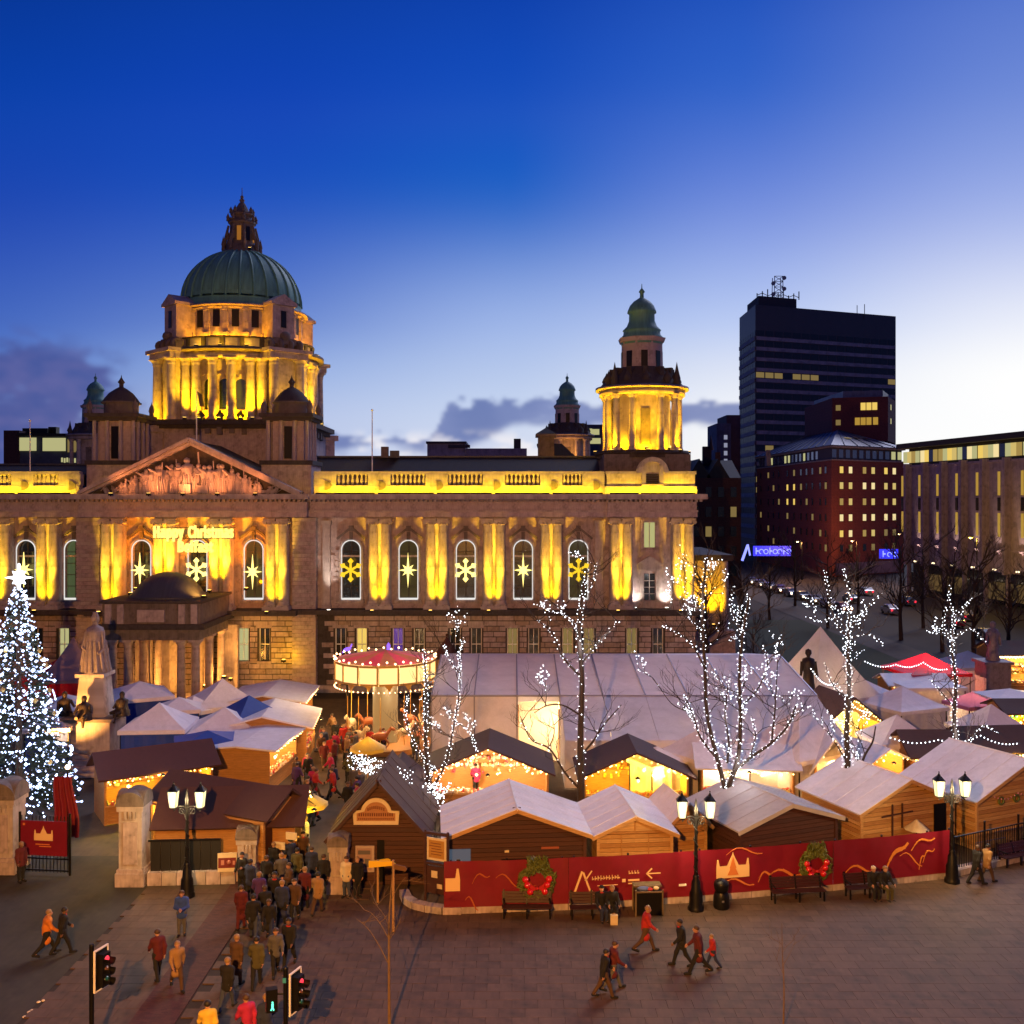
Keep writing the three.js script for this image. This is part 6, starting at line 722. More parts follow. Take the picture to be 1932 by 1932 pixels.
// ---------- open, lit stalls ----------
const WARES = [[0.6, 0.1, 0.06], [0.7, 0.45, 0.1], [0.65, 0.55, 0.4], [0.2, 0.25, 0.1], [0.5, 0.2, 0.08], [0.75, 0.7, 0.6], [0.5, 0.05, 0.12], [0.25, 0.12, 0.3]];
function stall(label, A, B, depth, eave, ridge, roofM, wallM, o = {}) {
  const f = wallFrame(A, B), t = thing('market_stall', label, 'market stall', [(A[0] + B[0]) / 2, 0, (A[1] + B[1]) / 2], f.ry), W = f.L, cd = (o.cd ?? 34) * 1.35, col = o.color ?? [1, 0.58, 0.14];
  const gable = o.gable, pst = new GB(); [[-1, 0], [1, 0], [-1, 1], [1, 1]].forEach(([a, b]) => pst.box(a * (W / 2 - 0.08), eave / 2, -b * (depth - 0.1) - 0.06, 0.12, eave, 0.12).build('corner_post', wallM, t));
  for (let k = 0; k < 5; k++) part('counter_board', new GB().box(0, 0.1 + k * 0.19, -0.1, W - 0.2, 0.175, 0.05).done(), k % 2 ? wallM : (o.wall2 ?? wallM), t);
  new GB().box(0, 1.02, -0.25, W - 0.1, 0.06, 0.6).build('counter_top', M.pineC, t);
  const bk = new GB().box(0, eave / 2, -depth + 0.04, W - 0.1, eave, 0.06).box(-W / 2 + 0.05, eave / 2, -depth / 2, 0.05, eave, depth - 0.2).box(W / 2 - 0.05, eave / 2, -depth / 2, 0.05, eave, depth - 0.2); if (gable) bk.ext(polyShape([[-W / 2 + 0.1, 0], [W / 2 - 0.1, 0], [0, ridge - eave - 0.1]]), 0.06, m4(0, eave, -depth + 0.02)); bk.build('back_wall', wallM, t);
  const ov = o.ov ?? 0.35;
  if (gable) [-1, 1].forEach((s) => part('roof_slope', new GB().sheet([[0, ridge, 0.5], [s * (W / 2 + ov), eave - ov * (ridge - eave) / (W / 2), 0.5], [s * (W / 2 + ov), eave - ov * (ridge - eave) / (W / 2), -depth - 0.2], [0, ridge, -depth - 0.2]], 0.09).done(), roofM, t));
  else { part('roof_slope', new GB().drape([[-W / 2 - ov, eave, 0.5], [W / 2 + ov, eave, 0.5], [W / 2 + ov, ridge, -depth / 2], [-W / 2 - ov, ridge, -depth / 2]], 0.07, 0.04).done(), roofM, t); part('roof_slope', new GB().sheet([[-W / 2 - ov, ridge, -depth / 2], [W / 2 + ov, ridge, -depth / 2], [W / 2 + ov, eave, -depth - 0.4], [-W / 2 - ov, eave, -depth - 0.4]], 0.09).done(), roofM, t); [-1, 1].forEach((s) => part('gable_end', new GB().ext(polyShape([[-depth / 2, 0], [depth / 2, 0], [0, ridge - eave - 0.1]]), 0.05, m4(s * (W / 2 - 0.03), eave, -depth / 2, Math.PI / 2)).done(), wallM, t)); }
  // shelves, wares and bulbs
  new GB().box(0, 1.55, -depth + 0.25, W - 0.3, 0.04, 0.34).box(0, 2.0, -depth + 0.25, W - 0.3, 0.04, 0.34).build('shelf', wallM, t);
  const G = [[], [], []], C = [[], [], []], put = (x, y, z, s) => { const k = Math.floor(rnd() * 3); G[k].push(m4(x, y, z, rnd() * 3, 0, 0, s * rr(0.7, 1.3), s * rr(0.7, 1.5), s)); C[k].push((o.wares ?? WARES)[Math.floor(rnd() * (o.wares ?? WARES).length)]); }, n = Math.round(W * (o.dense ?? 44));
  for (let i = 0; i < n; i++) { const r = rnd(); if (r < 0.45) put(rr(-W / 2 + 0.2, W / 2 - 0.2), 1.13, rr(-0.5, 0), 0.09); else if (r < 0.75) put(rr(-W / 2 + 0.2, W / 2 - 0.2), rnd() < 0.5 ? 1.66 : 2.1, -depth + 0.28, 0.09); else put(rr(-W / 2 + 0.2, W / 2 - 0.2), rr(1.2, eave - 0.1), rr(-depth + 0.1, -depth + 0.5), 0.1); }
  const geos = [new THREE.BoxGeometry(1.6, 1.6, 1.6), new THREE.SphereGeometry(0.9, 8, 6), new THREE.CylinderGeometry(0.7, 0.9, 2, 8)];
  const wrs = new THREE.Group(); wrs.name = numbered('wares'); wrs.position.copy(t.position); wrs.rotation.copy(t.rotation); scene.add(wrs); tag(wrs, 'mixed wares set out on the counter and shelves of the ' + label.replace(/^(a|the) /, '').split(' ').slice(0, 5).join(' '), 'wares', null, 'stuff');
  G.forEach((ms, k) => { if (ms.length) instances(['boxed_ware', 'round_ware', 'jar_ware'][k], geos[k], mat('wares_paint', [0.9, 0.9, 0.9], { rough: 0.5 }), ms, wrs, C[k]); });
  const bl = [], nb = o.bulbs ?? Math.round(W * 3); for (let i = 0; i < nb; i++) bl.push(m4((i + 0.5) / nb * W - W / 2, (gable ? eave + (ridge - eave) * (1 - Math.abs((i + 0.5) / nb * 2 - 1)) : eave) - 0.16 - 0.06 * (i % 2), 0.42, 0, 0, 0, o.bulbSize ?? 0.05)); if (nb) instances('bulb_string', BULB, o.bulbMat ?? GL.warm, bl, t);
  const hang = []; for (let i = 0; i < Math.round(W * (o.hang ?? 3) * 0.5); i++) hang.push(m4(rr(-W / 2 + 0.2, W / 2 - 0.2), rr(1.7, eave - 0.15), rr(-depth + 0.4, 0.1), 0, 0, 0, rr(0.04, 0.13))); if (hang.length) instances('lamp_cluster', BULB, o.hangMat ?? GL.warm, hang, t);
  const nl = W > 5 ? 2 : 1; for (let i = 0; i < nl; i++) { const v = new THREE.Vector3(((i + 0.5) / nl - 0.5) * W, eave - 0.35, -depth * 0.4).applyAxisAngle(new THREE.Vector3(0, 1, 0), f.ry).add(t.position); bulbLight(v.toArray(), col, cd / nl, 8); }
  { const v = new THREE.Vector3(0, eave - 0.1, 0.7).applyAxisAngle(new THREE.Vector3(0, 1, 0), f.ry).add(t.position); bulbLight(v.toArray(), col, (o.spill ?? 9), 8); new GB().lathe([[0.02, 0], [0.12, -0.08], [0.14, -0.12]], 0, eave + 0.02, 0.7, 8).build('pendant_shade', M.iron, t); new GB().ball(0, eave - 0.1, 0.7, 0.05, 8, 6).build('pendant_bulb', GL.warm, t); }
  return t;
}
const P2 = (u, d) => [X(u, d), -d], YEL = [1, 0.66, 0.06];
const redRoof = mat('dark_red_roof', [0.075, 0.02, 0.016], { map: 'grit', size: 1.1, rough: 0.8 });
stall('long stall with a dark red roof and golden hanging lights behind the tall gate pillar', P2(196, 54.5), P2(402, 57.6), 3.0, 2.6, 3.7, redRoof, M.pineB, { color: YEL, cd: 70, hang: 7 });
{ // plank stall by the entrance: its closed side faces the square
  const t = stall('plank stall with a brown roof beside the short gate pillar at the entrance', P2(556, 47.6), P2(574, 51.0), 6.4, 2.55, 3.7, M.roofBrown, M.pineB, { color: YEL, cd: 46, gable: true, hang: 10, spill: 16, wares: [[0.7, 0.5, 0.08], [0.6, 0.3, 0.05], [0.75, 0.7, 0.6], [0.5, 0.4, 0.1]] });
  const A = [X(288, 50.2), -50.2], B = [X(500, 47.0), -47.0], f = wallFrame(A, B), c = thing('market_chalet', 'long pine-boarded stall side with a dark roof, lit orange under its eave', 'market chalet', [(A[0] + B[0]) / 2, 0, (A[1] + B[1]) / 2], f.ry); for (let k = 0; k < 13; k++) part('plank', new GB().box(0, 0.1 + k * 0.2, 0, f.L, 0.182, 0.05).done(), WOOD.pine[k % 3], c); new GB().box(0, 1.28, -1.4, f.L - 0.1, 2.56, 2.6).build('wall_core', M.chocB, c); part('roof_slope', new GB().sheet([[-f.L / 2 - 0.3, 2.78, 0.35], [f.L / 2 + 0.4, 2.78, 0.35], [f.L / 2 + 0.4, 3.85, -1.5], [-f.L / 2 - 0.3, 3.85, -1.5]], 0.09).done(), M.roofBrown, c); part('roof_slope', new GB().sheet([[-f.L / 2 - 0.3, 3.85, -1.5], [f.L / 2 + 0.4, 3.85, -1.5], [f.L / 2 + 0.4, 2.55, -3.3], [-f.L / 2 - 0.3, 2.55, -3.3]], 0.09).done(), M.roofBrown, c); [-1, 1].forEach((s) => part('gable_end', new GB().ext(polyShape([[-1.4, 0], [1.4, 0], [0, 1.1]]), 0.06, m4(s * f.L / 2 - 0.03, 2.55, -1.4, Math.PI / 2)).done(), M.pineC, c)); new GB().box(-f.L / 2 + 0.08, 1.3, 0.05, 0.14, 2.6, 0.1).box(-0.8, 1.3, 0.05, 0.12, 2.6, 0.1).box(f.L / 2 - 0.08, 1.3, 0.05, 0.14, 2.6, 0.1).build('wall_post', M.pineC, c);
  const V = (x, y, z) => new THREE.Vector3(x, y, z).applyAxisAngle(new THREE.Vector3(0, 1, 0), f.ry).add(c.position).toArray(); [-2.7, -1.5].forEach((x, i) => { const p = V(x, 2.42, 0.34); bulbLight(p, [1, 0.55, 0.1], 22, 4); tag(part('eave_lamp', new GB().ball(...p, 0.07, 8, 6).box(p[0], p[1] + 0.09, p[2], 0.1, 0.06, 0.1).done(), GL.warm, scene), i ? 'small lamp glowing under the eave of the boarded stall, towards its middle' : 'small lamp glowing under the eave of the boarded stall, by the tall pillar', 'lamp'); });
  part('scalloped_trim', new GB().box(0, 2.66, 0.37, f.L + 0.5, 0.1, 0.03).done(), M.pineB, c);
}
stall('stall with a flat white sheet roof and red goods facing the entrance alley', P2(508, 60.5), P2(560, 66), 3.8, 2.7, 2.9, M.tentRoof, M.pine, { color: [1, 0.5, 0.14], cd: 60, wares: [[0.7, 0.05, 0.05], [0.75, 0.7, 0.6], [0.6, 0.3, 0.08]], hang: 8 });
stall('wide gabled stall with a brown roof and bright jars behind the chocolate chalet', P2(806, 57), P2(1036, 57), 4.2, 2.35, 3.75, redRoof, M.pineB, { gable: true, cd: 90, hang: 6, dense: 40, color: [1, 0.66, 0.34], wares: [[0.75, 0.7, 0.6], [0.7, 0.5, 0.4], [0.7, 0.08, 0.1], [0.75, 0.6, 0.3]] });
stall('gabled stall with dark roof and golden wares behind the small pine chalet', P2(1100, 56.5), P2(1300, 56.5), 4.0, 2.3, 3.6, redRoof, M.pineB, { gable: true, cd: 110, color: YEL, hang: 7, dense: 40, wares: [[0.7, 0.4, 0.05], [0.75, 0.55, 0.1], [0.6, 0.15, 0.04], [0.4, 0.2, 0.04]] });
stall('long lit stall with jars under a white roof, behind the greyish chalet', P2(1322, 57.5), P2(1500, 57), 3.4, 2.45, 3.4, M.tentRoof, M.pineB, { cd: 70, color: [1, 0.6, 0.25], hang: 5, wares: [[0.7, 0.6, 0.35], [0.65, 0.06, 0.04], [0.4, 0.2, 0.1], [0.75, 0.6, 0.2]] });
stall('pine stall with a white roof and orange glow beside the dark bare tree', P2(1536, 57.6), P2(1612, 57.2), 4.0, 2.6, 4.2, M.tentRoof, M.pine, { gable: true, cd: 60, color: [1, 0.5, 0.12], hang: 4 });
stall('orange-lit pine stall between the bare tree and the brown-roofed yellow stall', P2(1632, 58.4), P2(1706, 59.6), 3.0, 2.5, 3.2, M.tentRoof, M.pine, { cd: 36, color: [1, 0.42, 0.08], wares: [[0.6, 0.05, 0.04], [0.5, 0.2, 0.06]], gable: true });
stall('yellow-lit stall with a broad brown roof behind the large pine chalet', P2(1722, 59.6), P2(1812, 59.6), 3.4, 2.5, 3.7, M.roofBrown, M.pineB, { cd: 120, color: [1, 0.72, 0.03], hang: 7, wares: [[0.75, 0.6, 0.05], [0.7, 0.5, 0.05], [0.5, 0.4, 0.05]] });
stall('yellow-lit stall under a long brown roof above the wreath chalet', P2(1832, 60.5), P2(1980, 61), 3.4, 2.5, 3.7, M.roofBrown, M.pineB, { cd: 90, color: [1, 0.66, 0.05], hang: 6 });
stall('golden stall with strings of bulbs between the white pavilions', P2(1546, 67.5), P2(1668, 68.5), 4.2, 2.5, 4.4, M.roofBrown, M.pine, { cd: 80, color: [1, 0.62, 0.04], bulbs: 30, gable: true, wares: [[0.5, 0.35, 0.05], [0.3, 0.25, 0.05], [0.7, 0.5, 0.1]] });
stall('far stall glowing gold beyond the second monument', P2(1880, 92), P2(1990, 92), 4, 3.6, 4.6, M.roofBrown, M.pine, { cd: 150, color: [1, 0.68, 0.22], bulbs: 40, bulbSize: 0.09, hang: 4 });
stall('small stall with orange wares under the red pavilion', P2(1680, 84), P2(1790, 84), 3, 2.3, 3.0, M.tentRoof, M.pine, { cd: 40, color: [1, 0.5, 0.15] });
stall('stall with a teal and yellow front at the far edge of the market', P2(1900, 71), P2(1990, 71), 3, 2.7, 3.4, M.roofBrown, M.pine, { cd: 60, color: YEL, wares: [[0.02, 0.3, 0.3], [0.7, 0.5, 0.05]] });
stall('small brown-roofed stall in front of the carousel alley', P2(700, 53.5), P2(796, 53.5), 3.0, 2.4, 3.5, M.roofBrown, M.pineB, { cd: 34, color: YEL, gable: true, hang: 5 });

// ---------- tents ----------
function tent(label, u, d, w, dp, eave, apex, ry, roofM, wallM, o = {}) {
  const t = thing('pavilion_tent', label, 'tent', [X(u, d), 0, -d], ry), n = 6, rf = [];
  const P = (a, b, k) => { const q = Math.pow(k, 1.25); return [a * (w / 2 + 0.15) * (1 - k), eave + (apex - eave) * (0.35 * k + 0.65 * q), b * (dp / 2 + 0.15) * (1 - k)]; };
  const cs = [[-1, 1], [1, 1], [1, -1], [-1, -1]];
  for (let s = 0; s < 4; s++) { const g = new GB(), A = cs[s], B = cs[(s + 1) % 4]; for (let k = 0; k < n; k++) { const a = P(...A, k / n), b = P(...B, k / n), c = P(...B, (k + 1) / n), e = P(...A, (k + 1) / n); g.tris([[a, b, c]]); if (k < n - 1) g.tris([[a, c, e]]); } part('roof_panel', g.done(), roofM, t); }
  new GB().slab(-w / 2 - 0.15, w / 2 + 0.15, eave - 0.26, eave, dp / 2 + 0.13, dp / 2 + 0.15).slab(-w / 2 - 0.15, w / 2 + 0.15, eave - 0.26, eave, -dp / 2 - 0.15, -dp / 2 - 0.13).slab(w / 2 + 0.13, w / 2 + 0.15, eave - 0.26, eave, -dp / 2 - 0.13, dp / 2 + 0.13).slab(-w / 2 - 0.15, -w / 2 - 0.13, eave - 0.26, eave, -dp / 2 - 0.13, dp / 2 + 0.13).build('valance', roofM, t);
  const g = new GB(); cs.forEach(([a, b]) => g.box(a * w / 2, eave / 2, b * dp / 2, 0.06, eave, 0.06)); g.build('frame_leg', M.iron, t);
  if (wallM) { const wl = new GB(); [[0, 1, w], [0, -1, w], [1, 0, dp], [-1, 0, dp]].forEach(([a, b, L], i) => { if (o.open === i) return; const m = 14; for (let k = 0; k < m; k++) { const s0 = (k / m - 0.5) * L, s1 = ((k + 1) / m - 0.5) * L, z0 = 0.03 * Math.sin(k * 1.7), z1 = 0.03 * Math.sin((k + 1) * 1.7), Q = (s, z, y) => (a ? [a * (w / 2 + z), y, s] : [s, y, b * (dp / 2 + z)]); wl.tris([[Q(s0, z0, 0), Q(s1, z1, 0), Q(s1, z1, eave)], [Q(s0, z0, 0), Q(s1, z1, eave), Q(s0, z0, eave)]]); } }); wl.build('side_cloth', wallM, t); }
  if (o.cd) { bulbLight([t.position.x, eave - 0.3, t.position.z], o.color ?? [1, 0.62, 0.25], o.cd, 8); new GB().ball(0, eave - 0.3, 0, 0.06).build('tent_lamp', GL.warm, t); }
  return t;
}
const TR = M.tentRoof, BL = M.blueTent;
tent('broad lilac-topped blue tent with soft folds beside the porch steps', 264, 75, 3.9, 4.4, 3.3, 4.2, 0.5, TR, BL); tent('square tent with a rosy pale top and deep blue sides, beside the statue', 301, 66, 3.9, 3.6, 3.0, 4.4, 0.08, TR, BL); tent('small blue-sided tent tucked behind the square rosy tent', 338, 71, 2.6, 2.6, 3.1, 3.8, 0.3, TR, BL);
tent('pale tent between the porch columns and the blue-sided booth', 420, 75, 4.4, 4, 2.7, 4.4, 0.5, TR, BL); tent('deep blue tent wedged behind the white-roofed stalls', 470, 69, 3.8, 3.8, 2.9, 4.3, 0.75, BL, BL); tent('wide lilac tent in the middle of the blue cluster', 424, 67, 4.2, 3.8, 2.6, 3.9, 0.2, TR, BL); tent('low blue tent roof just behind the red goods stall', 392, 62.8, 3.6, 3.4, 2.7, 3.3, 0.35, BL, BL); tent('blue-sided tent glimpsed between the Christmas tree and the statue', 126, 71, 3, 4, 3.2, 4.0, 0.4, TR, BL); tent('second blue-sided tent next to the Christmas tree', 98, 66, 2.6, 2.8, 3.0, 3.7, 0.2, TR, BL); tent('round-topped lilac tent in front of the porch columns', 366, 73, 2.4, 2.6, 2.6, 3.5, 0.9, TR, BL); tent('pointed grey tent before the lower windows, west of the statue', 139, 83, 4, 4, 3.2, 6.4, 0.2, mat('mauve_tent', [0.35, 0.25, 0.30], { map: 'cloth', size: 2 }), M.redTent); tent('red-sided tent glowing behind the Christmas tree', 108, 84, 5, 4, 3.0, 4.4, 0, M.redTent, M.redTent, { cd: 30, color: [1, 0.3, 0.1] });
stall('stall with a tilted lilac roof at the head of the entrance alley', P2(566, 74), P2(590, 80), 5.2, 2.9, 3.4, TR, M.pineB, { cd: 30, color: [1, 0.5, 0.15] }); stall('white-roofed stall beside the alley, between the blue tents and the carousel', P2(578, 66.5), P2(594, 72), 5.6, 2.7, 3.5, TR, M.pineB, { cd: 44, color: [1, 0.55, 0.15], hang: 5 });
tent('small white pyramid tent by the bare tree and the yellow stall', 1692, 63.5, 3.5, 3.4, 2.7, 4.15, 0.1, TR, M.tent); tent('white pyramid tent near the east edge of the market', 1870, 66, 3.8, 3.8, 2.7, 4.3, 0.15, TR, M.tent); tent('white pavilion with a peaked top beyond the golden stall', 1620, 78, 4.4, 4, 2.7, 4.0, 0.5, TR, M.tent); tent('white pavilion behind the brown roofs at the east', 1702, 74, 4.2, 4.2, 2.7, 4.0, 0.4, TR, M.tent); tent('white pavilion next to the golden stall and the fairy-lit tree', 1560, 73, 4.0, 4, 2.7, 4.0, 0.3, TR, M.tent); tent('tall white conical tent beside the dark statue', 1548, 77, 6.0, 6, 3.0, 8.0, 0.4, M.tent, M.tent, { cd: 26 }); tent('bright red pavilion glowing on the lawn side of the market', 1746, 88, 5.2, 5, 2.9, 4.35, 0.15, M.redTent, null, { cd: 130, color: [1, 0.35, 0.2] }); tent('low white canopy under the red pavilion', 1752, 83, 4.6, 3, 2.5, 2.9, 0.05, TR, M.tent); tent('bluish tent beyond the red pavilion', 1826, 93, 5, 4, 2.6, 3.8, 0.2, mat('slate_tent', [0.2, 0.25, 0.4], { map: 'cloth', size: 2 }), M.tent); tent('pinkish stall tent below the second monument', 1834, 76, 2.8, 2.6, 2.4, 3.2, 0.3, mat('pink_tent', [0.6, 0.22, 0.45], { map: 'cloth', size: 2, trans: 0.3 }), M.tent, { cd: 20 }); tent('white awning at the far east of the market', 1905, 78, 4, 3, 2.6, 3.1, 0.1, TR, M.tent);
tent('white tilted awning between the gold stall and the fairy-lit double tree', 1322, 60.5, 3.3, 3.0, 2.6, 4.0, 0.6, TR, M.tent); tent('small white awning with a blue band before the big marquee', 1240, 59.6, 2.4, 2.2, 2.3, 3.1, 0.5, TR, M.tent); tent('low white awning under the branches of the double tree', 1432, 60, 3.0, 3, 2.5, 3.4, 0.3, TR, M.tent); tent('large white pavilion at the marquee corner with dark roof edges', 1508, 60.5, 5.0, 4.6, 2.8, 5.2, 0.55, TR, M.tent);
{ // the big white marquee
  const t = thing('beer_marquee', 'very large white frame marquee glowing from inside, in front of the hall', 'marquee'), x0 = -5.4, x1 = 20.5, zf = -68, zr = -77.5, zb = -87, e = 4.45, r = 5.75, bay = 2.88, n = 9;
  for (let i = 0; i < n; i++) { const a = x0 + i * bay, b = a + bay - 0.03; part('roof_panel', new GB().drape([[a, e, zf], [b, e, zf], [b, r, zr], [a, r, zr]], 0.02, 0.07, 6, 9).done(), M.tent, t); part('rear_roof_panel', new GB().sheet([[a, r, zr], [b, r, zr], [b, e, zb], [a, e, zb]], 0.03).done(), M.tent, t); const door = i === 2 || i === 3; if (!door) part('wall_panel', new GB().slab(a, b, 0.05, e - 0.05, zf - 0.02, zf + 0.01).done(), M.tent, t); else part('clear_door_panel', new GB().slab(a + 0.1, b - 0.1, 0.05, e - 0.4, zf - 0.05, zf - 0.02).done(), mat('lit_door_film', [0.85, 0.8, 0.66], { trans: 0.8, rough: 0.75 }), t); }
  const g = new GB(); for (let i = 0; i <= n; i++) { const a = x0 + i * bay - 0.015; g.box(a, e / 2, zf + 0.04, 0.1, e, 0.1).beam([a, e + 0.04, zf], [a, r + 0.04, zr], 0.09, 0.06); } g.box((x0 + x1) / 2, e, zf + 0.04, x1 - x0, 0.12, 0.12); g.build('frame_beam', mat('grey_aluminium', [0.3, 0.3, 0.38], { metal: 0.6, rough: 0.5 }), t);
  new GB().tris([[[x0, 0, zf], [x0, e, zf], [x0, e, zb]], [[x0, 0, zf], [x0, e, zb], [x0, 0, zb]], [[x0, e, zf], [x0, r, zr], [x0, e, zb]]]).tris([[[x1, 0, zf], [x1, e, zf], [x1, e, zb]], [[x1, 0, zf], [x1, e, zb], [x1, 0, zb]], [[x1, e, zf], [x1, r, zr], [x1, e, zb]]]).tris([[[x0, 0, zb], [x1, 0, zb], [x1, e, zb]], [[x0, 0, zb], [x1, e, zb], [x0, e, zb]]]).build('end_wall', M.tent, t);
  for (let i = 3; i < n; i++) { const a = x0 + i * bay, b = a + bay - 0.03; part('front_roof_panel', new GB().drape([[a, 2.95, -61.6], [b, 2.95, -61.6], [b, e - 0.02, zf + 0.1], [a, e - 0.02, zf + 0.1]], 0.02, 0.08, 6, 8).done(), M.tent, t); part('front_wall_panel', new GB().slab(a, b, 0.05, 2.9, -61.62, -61.59).done(), M.tent, t); }
  new GB().tris([[[x0 + 3 * bay, 0, -61.6], [x0 + 3 * bay, 2.95, -61.6], [x0 + 3 * bay, e, zf]], [[x0 + 3 * bay, 0, -61.6], [x0 + 3 * bay, e, zf], [x0 + 3 * bay, 0, zf]]]).build('front_end_wall', M.tent, t);
  const lamp = new GB().lathe([[0.02, 0.3], [0.3, 0.1], [0.34, 0]], 0, 0, 0, 10).ball(0, 0, 0, 0.16, 8, 6).done(); [[-2.5, -72, 36], [1.6, -70, 50], [3.2, -69.6, 60], [6.5, -72.5, 44], [11, -71, 60], [14.5, -73, 40], [18.5, -71.5, 90], [8.5, -82, 40], [0, -83, 30], [6.5, -64.5, 30], [11, -64.2, 44], [15.5, -65, 36], [19, -64.6, 30]].forEach(([x, z, cd], i) => { bulbLight([x, z > -66 ? 2.6 : 3.4, z], [1, 0.70, 0.44], cd * 4, 12); const l = part('pendant_lamp', lamp, GL.warm, t); l.position.set(x, z > -66 ? 2.6 : 3.4, z); });
  struct(part('marquee_floor', new GB().slab(x0 + 0.1, x1 - 0.1, -0.02, 0.05, zb + 0.1, zf - 0.1).done(), M.pineB, scene)).name = 'floor';
}
{ // carousel
  const d = 72.5, t = thing('carousel', 'bright round carousel with a red striped canopy and glowing rounding boards', 'carousel', [X(727, d), 0, -d]), R = 3.5, yb = Y(1302, 69.5), yt = yb + 1.75;
  for (let i = 0; i < 16; i++) { const a = i / 16 * 6.2832, b = (i + 1) / 16 * 6.2832, p = (k, r, y) => [Math.sin(k) * r, y, Math.cos(k) * r]; part('canopy_panel', new GB().tris([[p(a, R + 0.1, yt), p(b, R + 0.1, yt), [0, yt + 0.6, 0]]]).done(), i % 2 ? M.redTent : mat('amber_canopy', [0.55, 0.16, 0.03], { trans: 0.2, map: 'cloth', size: 1.3 }), t); const m = (a + b) / 2, c = part('rounding_board', new GB().box(0, 0, 0, 1.32, 1.3, 0.08).done(), glow('lit_rounding_board', [1.5, 1.0, 0.36]), t); c.position.set(Math.sin(m) * R, yt - 0.72, Math.cos(m) * R); c.rotation.y = m; const tr = part('board_trim', new GB().box(0, 0.62, 0.06, 1.36, 0.14, 0.08).box(0, -0.62, 0.06, 1.36, 0.14, 0.08).box(0.62, 0, 0.06, 0.1, 1.2, 0.08).ext(polyShape([[-0.3, 0], [0.3, 0], [0, -0.4]]), 0.05, m4(0, -0.66, 0.03)).done(), mat('gilt', [0.6, 0.33, 0.06], { metal: 0.5, rough: 0.35 }), c); }
  const bl = []; for (let i = 0; i < 40; i++) { const a = i / 40 * 6.2832; bl.push(m4(Math.sin(a) * (R + 0.12), yt + 0.1 + 0.12 * (i % 2), Math.cos(a) * (R + 0.12), 0, 0, 0, 0.085)); } for (let i = 0; i < 60; i++) { const a = i / 60 * 6.2832; bl.push(m4(Math.sin(a) * (R + 0.1), yb - 0.1, Math.cos(a) * (R + 0.1), 0, 0, 0, 0.055)); } instances('bulb_string', BULB, glow('peach_bulb', [8, 4.4, 2.2]), bl, t);
  new GB().cyl(0, 0, 0, R - 0.2, R - 0.2, 0.35, 32).build('platform', M.pineB, t); new GB().cyl(0, 0.35, 0, 0.9, 0.9, yt - 0.4, 16).build('centre_drum', glow('lit_centre_drum', [0.34, 0.17, 0.05]), t);
  const horse = () => { const g = new GB(); g.geo(new THREE.SphereGeometry(0.3, 10, 8), m4(0, 0, 0, 0, 0, 0, 1.8, 1, 0.8)).bar([0.4, 0.1, 0], [0.72, 0.5, 0], 0.15, 0.1, 8).geo(new THREE.SphereGeometry(0.13, 8, 6), m4(0.86, 0.52, 0, 0, 0, -0.5, 1.7, 1, 0.8)).bar([0.35, -0.15, 0.12], [0.62, -0.42, 0.12], 0.08, 0.05).bar([0.62, -0.42, 0.12], [0.5, -0.68, 0.12], 0.05, 0.05).bar([0.35, -0.15, -0.12], [0.5, -0.5, -0.12], 0.08, 0.05).bar([-0.38, -0.1, 0.12], [-0.5, -0.45, 0.12], 0.1, 0.05).bar([-0.5, -0.45, 0.12], [-0.72, -0.65, 0.12], 0.05, 0.04).bar([-0.38, -0.1, -0.12], [-0.42, -0.6, -0.12], 0.1, 0.05).bar([-0.5, 0.1, 0], [-0.8, -0.2, 0], 0.08, 0.03).bar([0.5, 0.4, 0], [0.75, 0.66, 0], 0.05, 0.05); return g.done(); }, hg = horse();
  for (let i = 0; i < 10; i++) { const a = i / 10 * 6.2832, h = part('carousel_horse', hg, i % 2 ? M.cream : mat('chestnut_paint', [0.35, 0.12, 0.05], { rough: 0.4 }), t); h.position.set(Math.sin(a) * 2.7, 1.3 + 0.25 * Math.sin(i * 2.1), Math.cos(a) * 2.7); h.rotation.y = a; const p = part('twisted_pole', new GB().cyl(0, -0.95, 0, 0.03, 0.03, 3.6, 6).done(), mat('gilt', [0.6, 0.33, 0.06]), h); }
  for (let i = 0; i < 3; i++) { const a = i * 2.1 + 0.4; bulbLight([t.position.x + Math.sin(a) * 2.2, yb - 0.3, t.position.z + Math.cos(a) * 2.2], [1, 0.66, 0.3], 60, 8); }
  // violet lit figures behind the canopy
  const fg = (u, v0, v1, dd, label, kind) => { const f = thing('violet_figure', label, 'lit figure', [X(u, dd), Y(v1, dd), -dd]), h = (v1 - v0) * dd / FU; if (kind) new GB().lathe([[0.3 * h, 0], [0.24 * h, 0.12 * h], [0.2 * h, 0.5 * h], [0.09 * h, 0.62 * h], [0.12 * h, 0.72 * h], [0.1 * h, 0.85 * h], [0.02, h]], 0, 0, 0, 12).ball(0, 0.8 * h, 0, 0.12 * h).build('body', GL.violet, f); else new GB().geo(new THREE.SphereGeometry(0.22 * h, 8, 6), m4(0, 0.4 * h, 0, 0, 0, 0.3, 2, 0.9, 0.9)).bar([0.3 * h, 0.45 * h, 0], [0.5 * h, 0.95 * h, 0], 0.1 * h, 0.07 * h).bar([-0.3 * h, 0.35 * h, 0], [-0.5 * h, 0, 0], 0.07 * h).bar([0.2 * h, 0.3 * h, 0], [0.3 * h, -0.1 * h, 0], 0.07 * h).build('body', GL.violet, f); new GB().cyl(0, -Y(v1, dd), 0, 0.08, 0.08, Y(v1, dd), 8).build('post', M.iron, f); };
  fg(655, 1214, 1232, 78, 'violet glowing deer figure over the carousel canopy', 0); fg(733, 1212, 1243, 77, 'violet glowing robed figure behind the carousel canopy', 1);
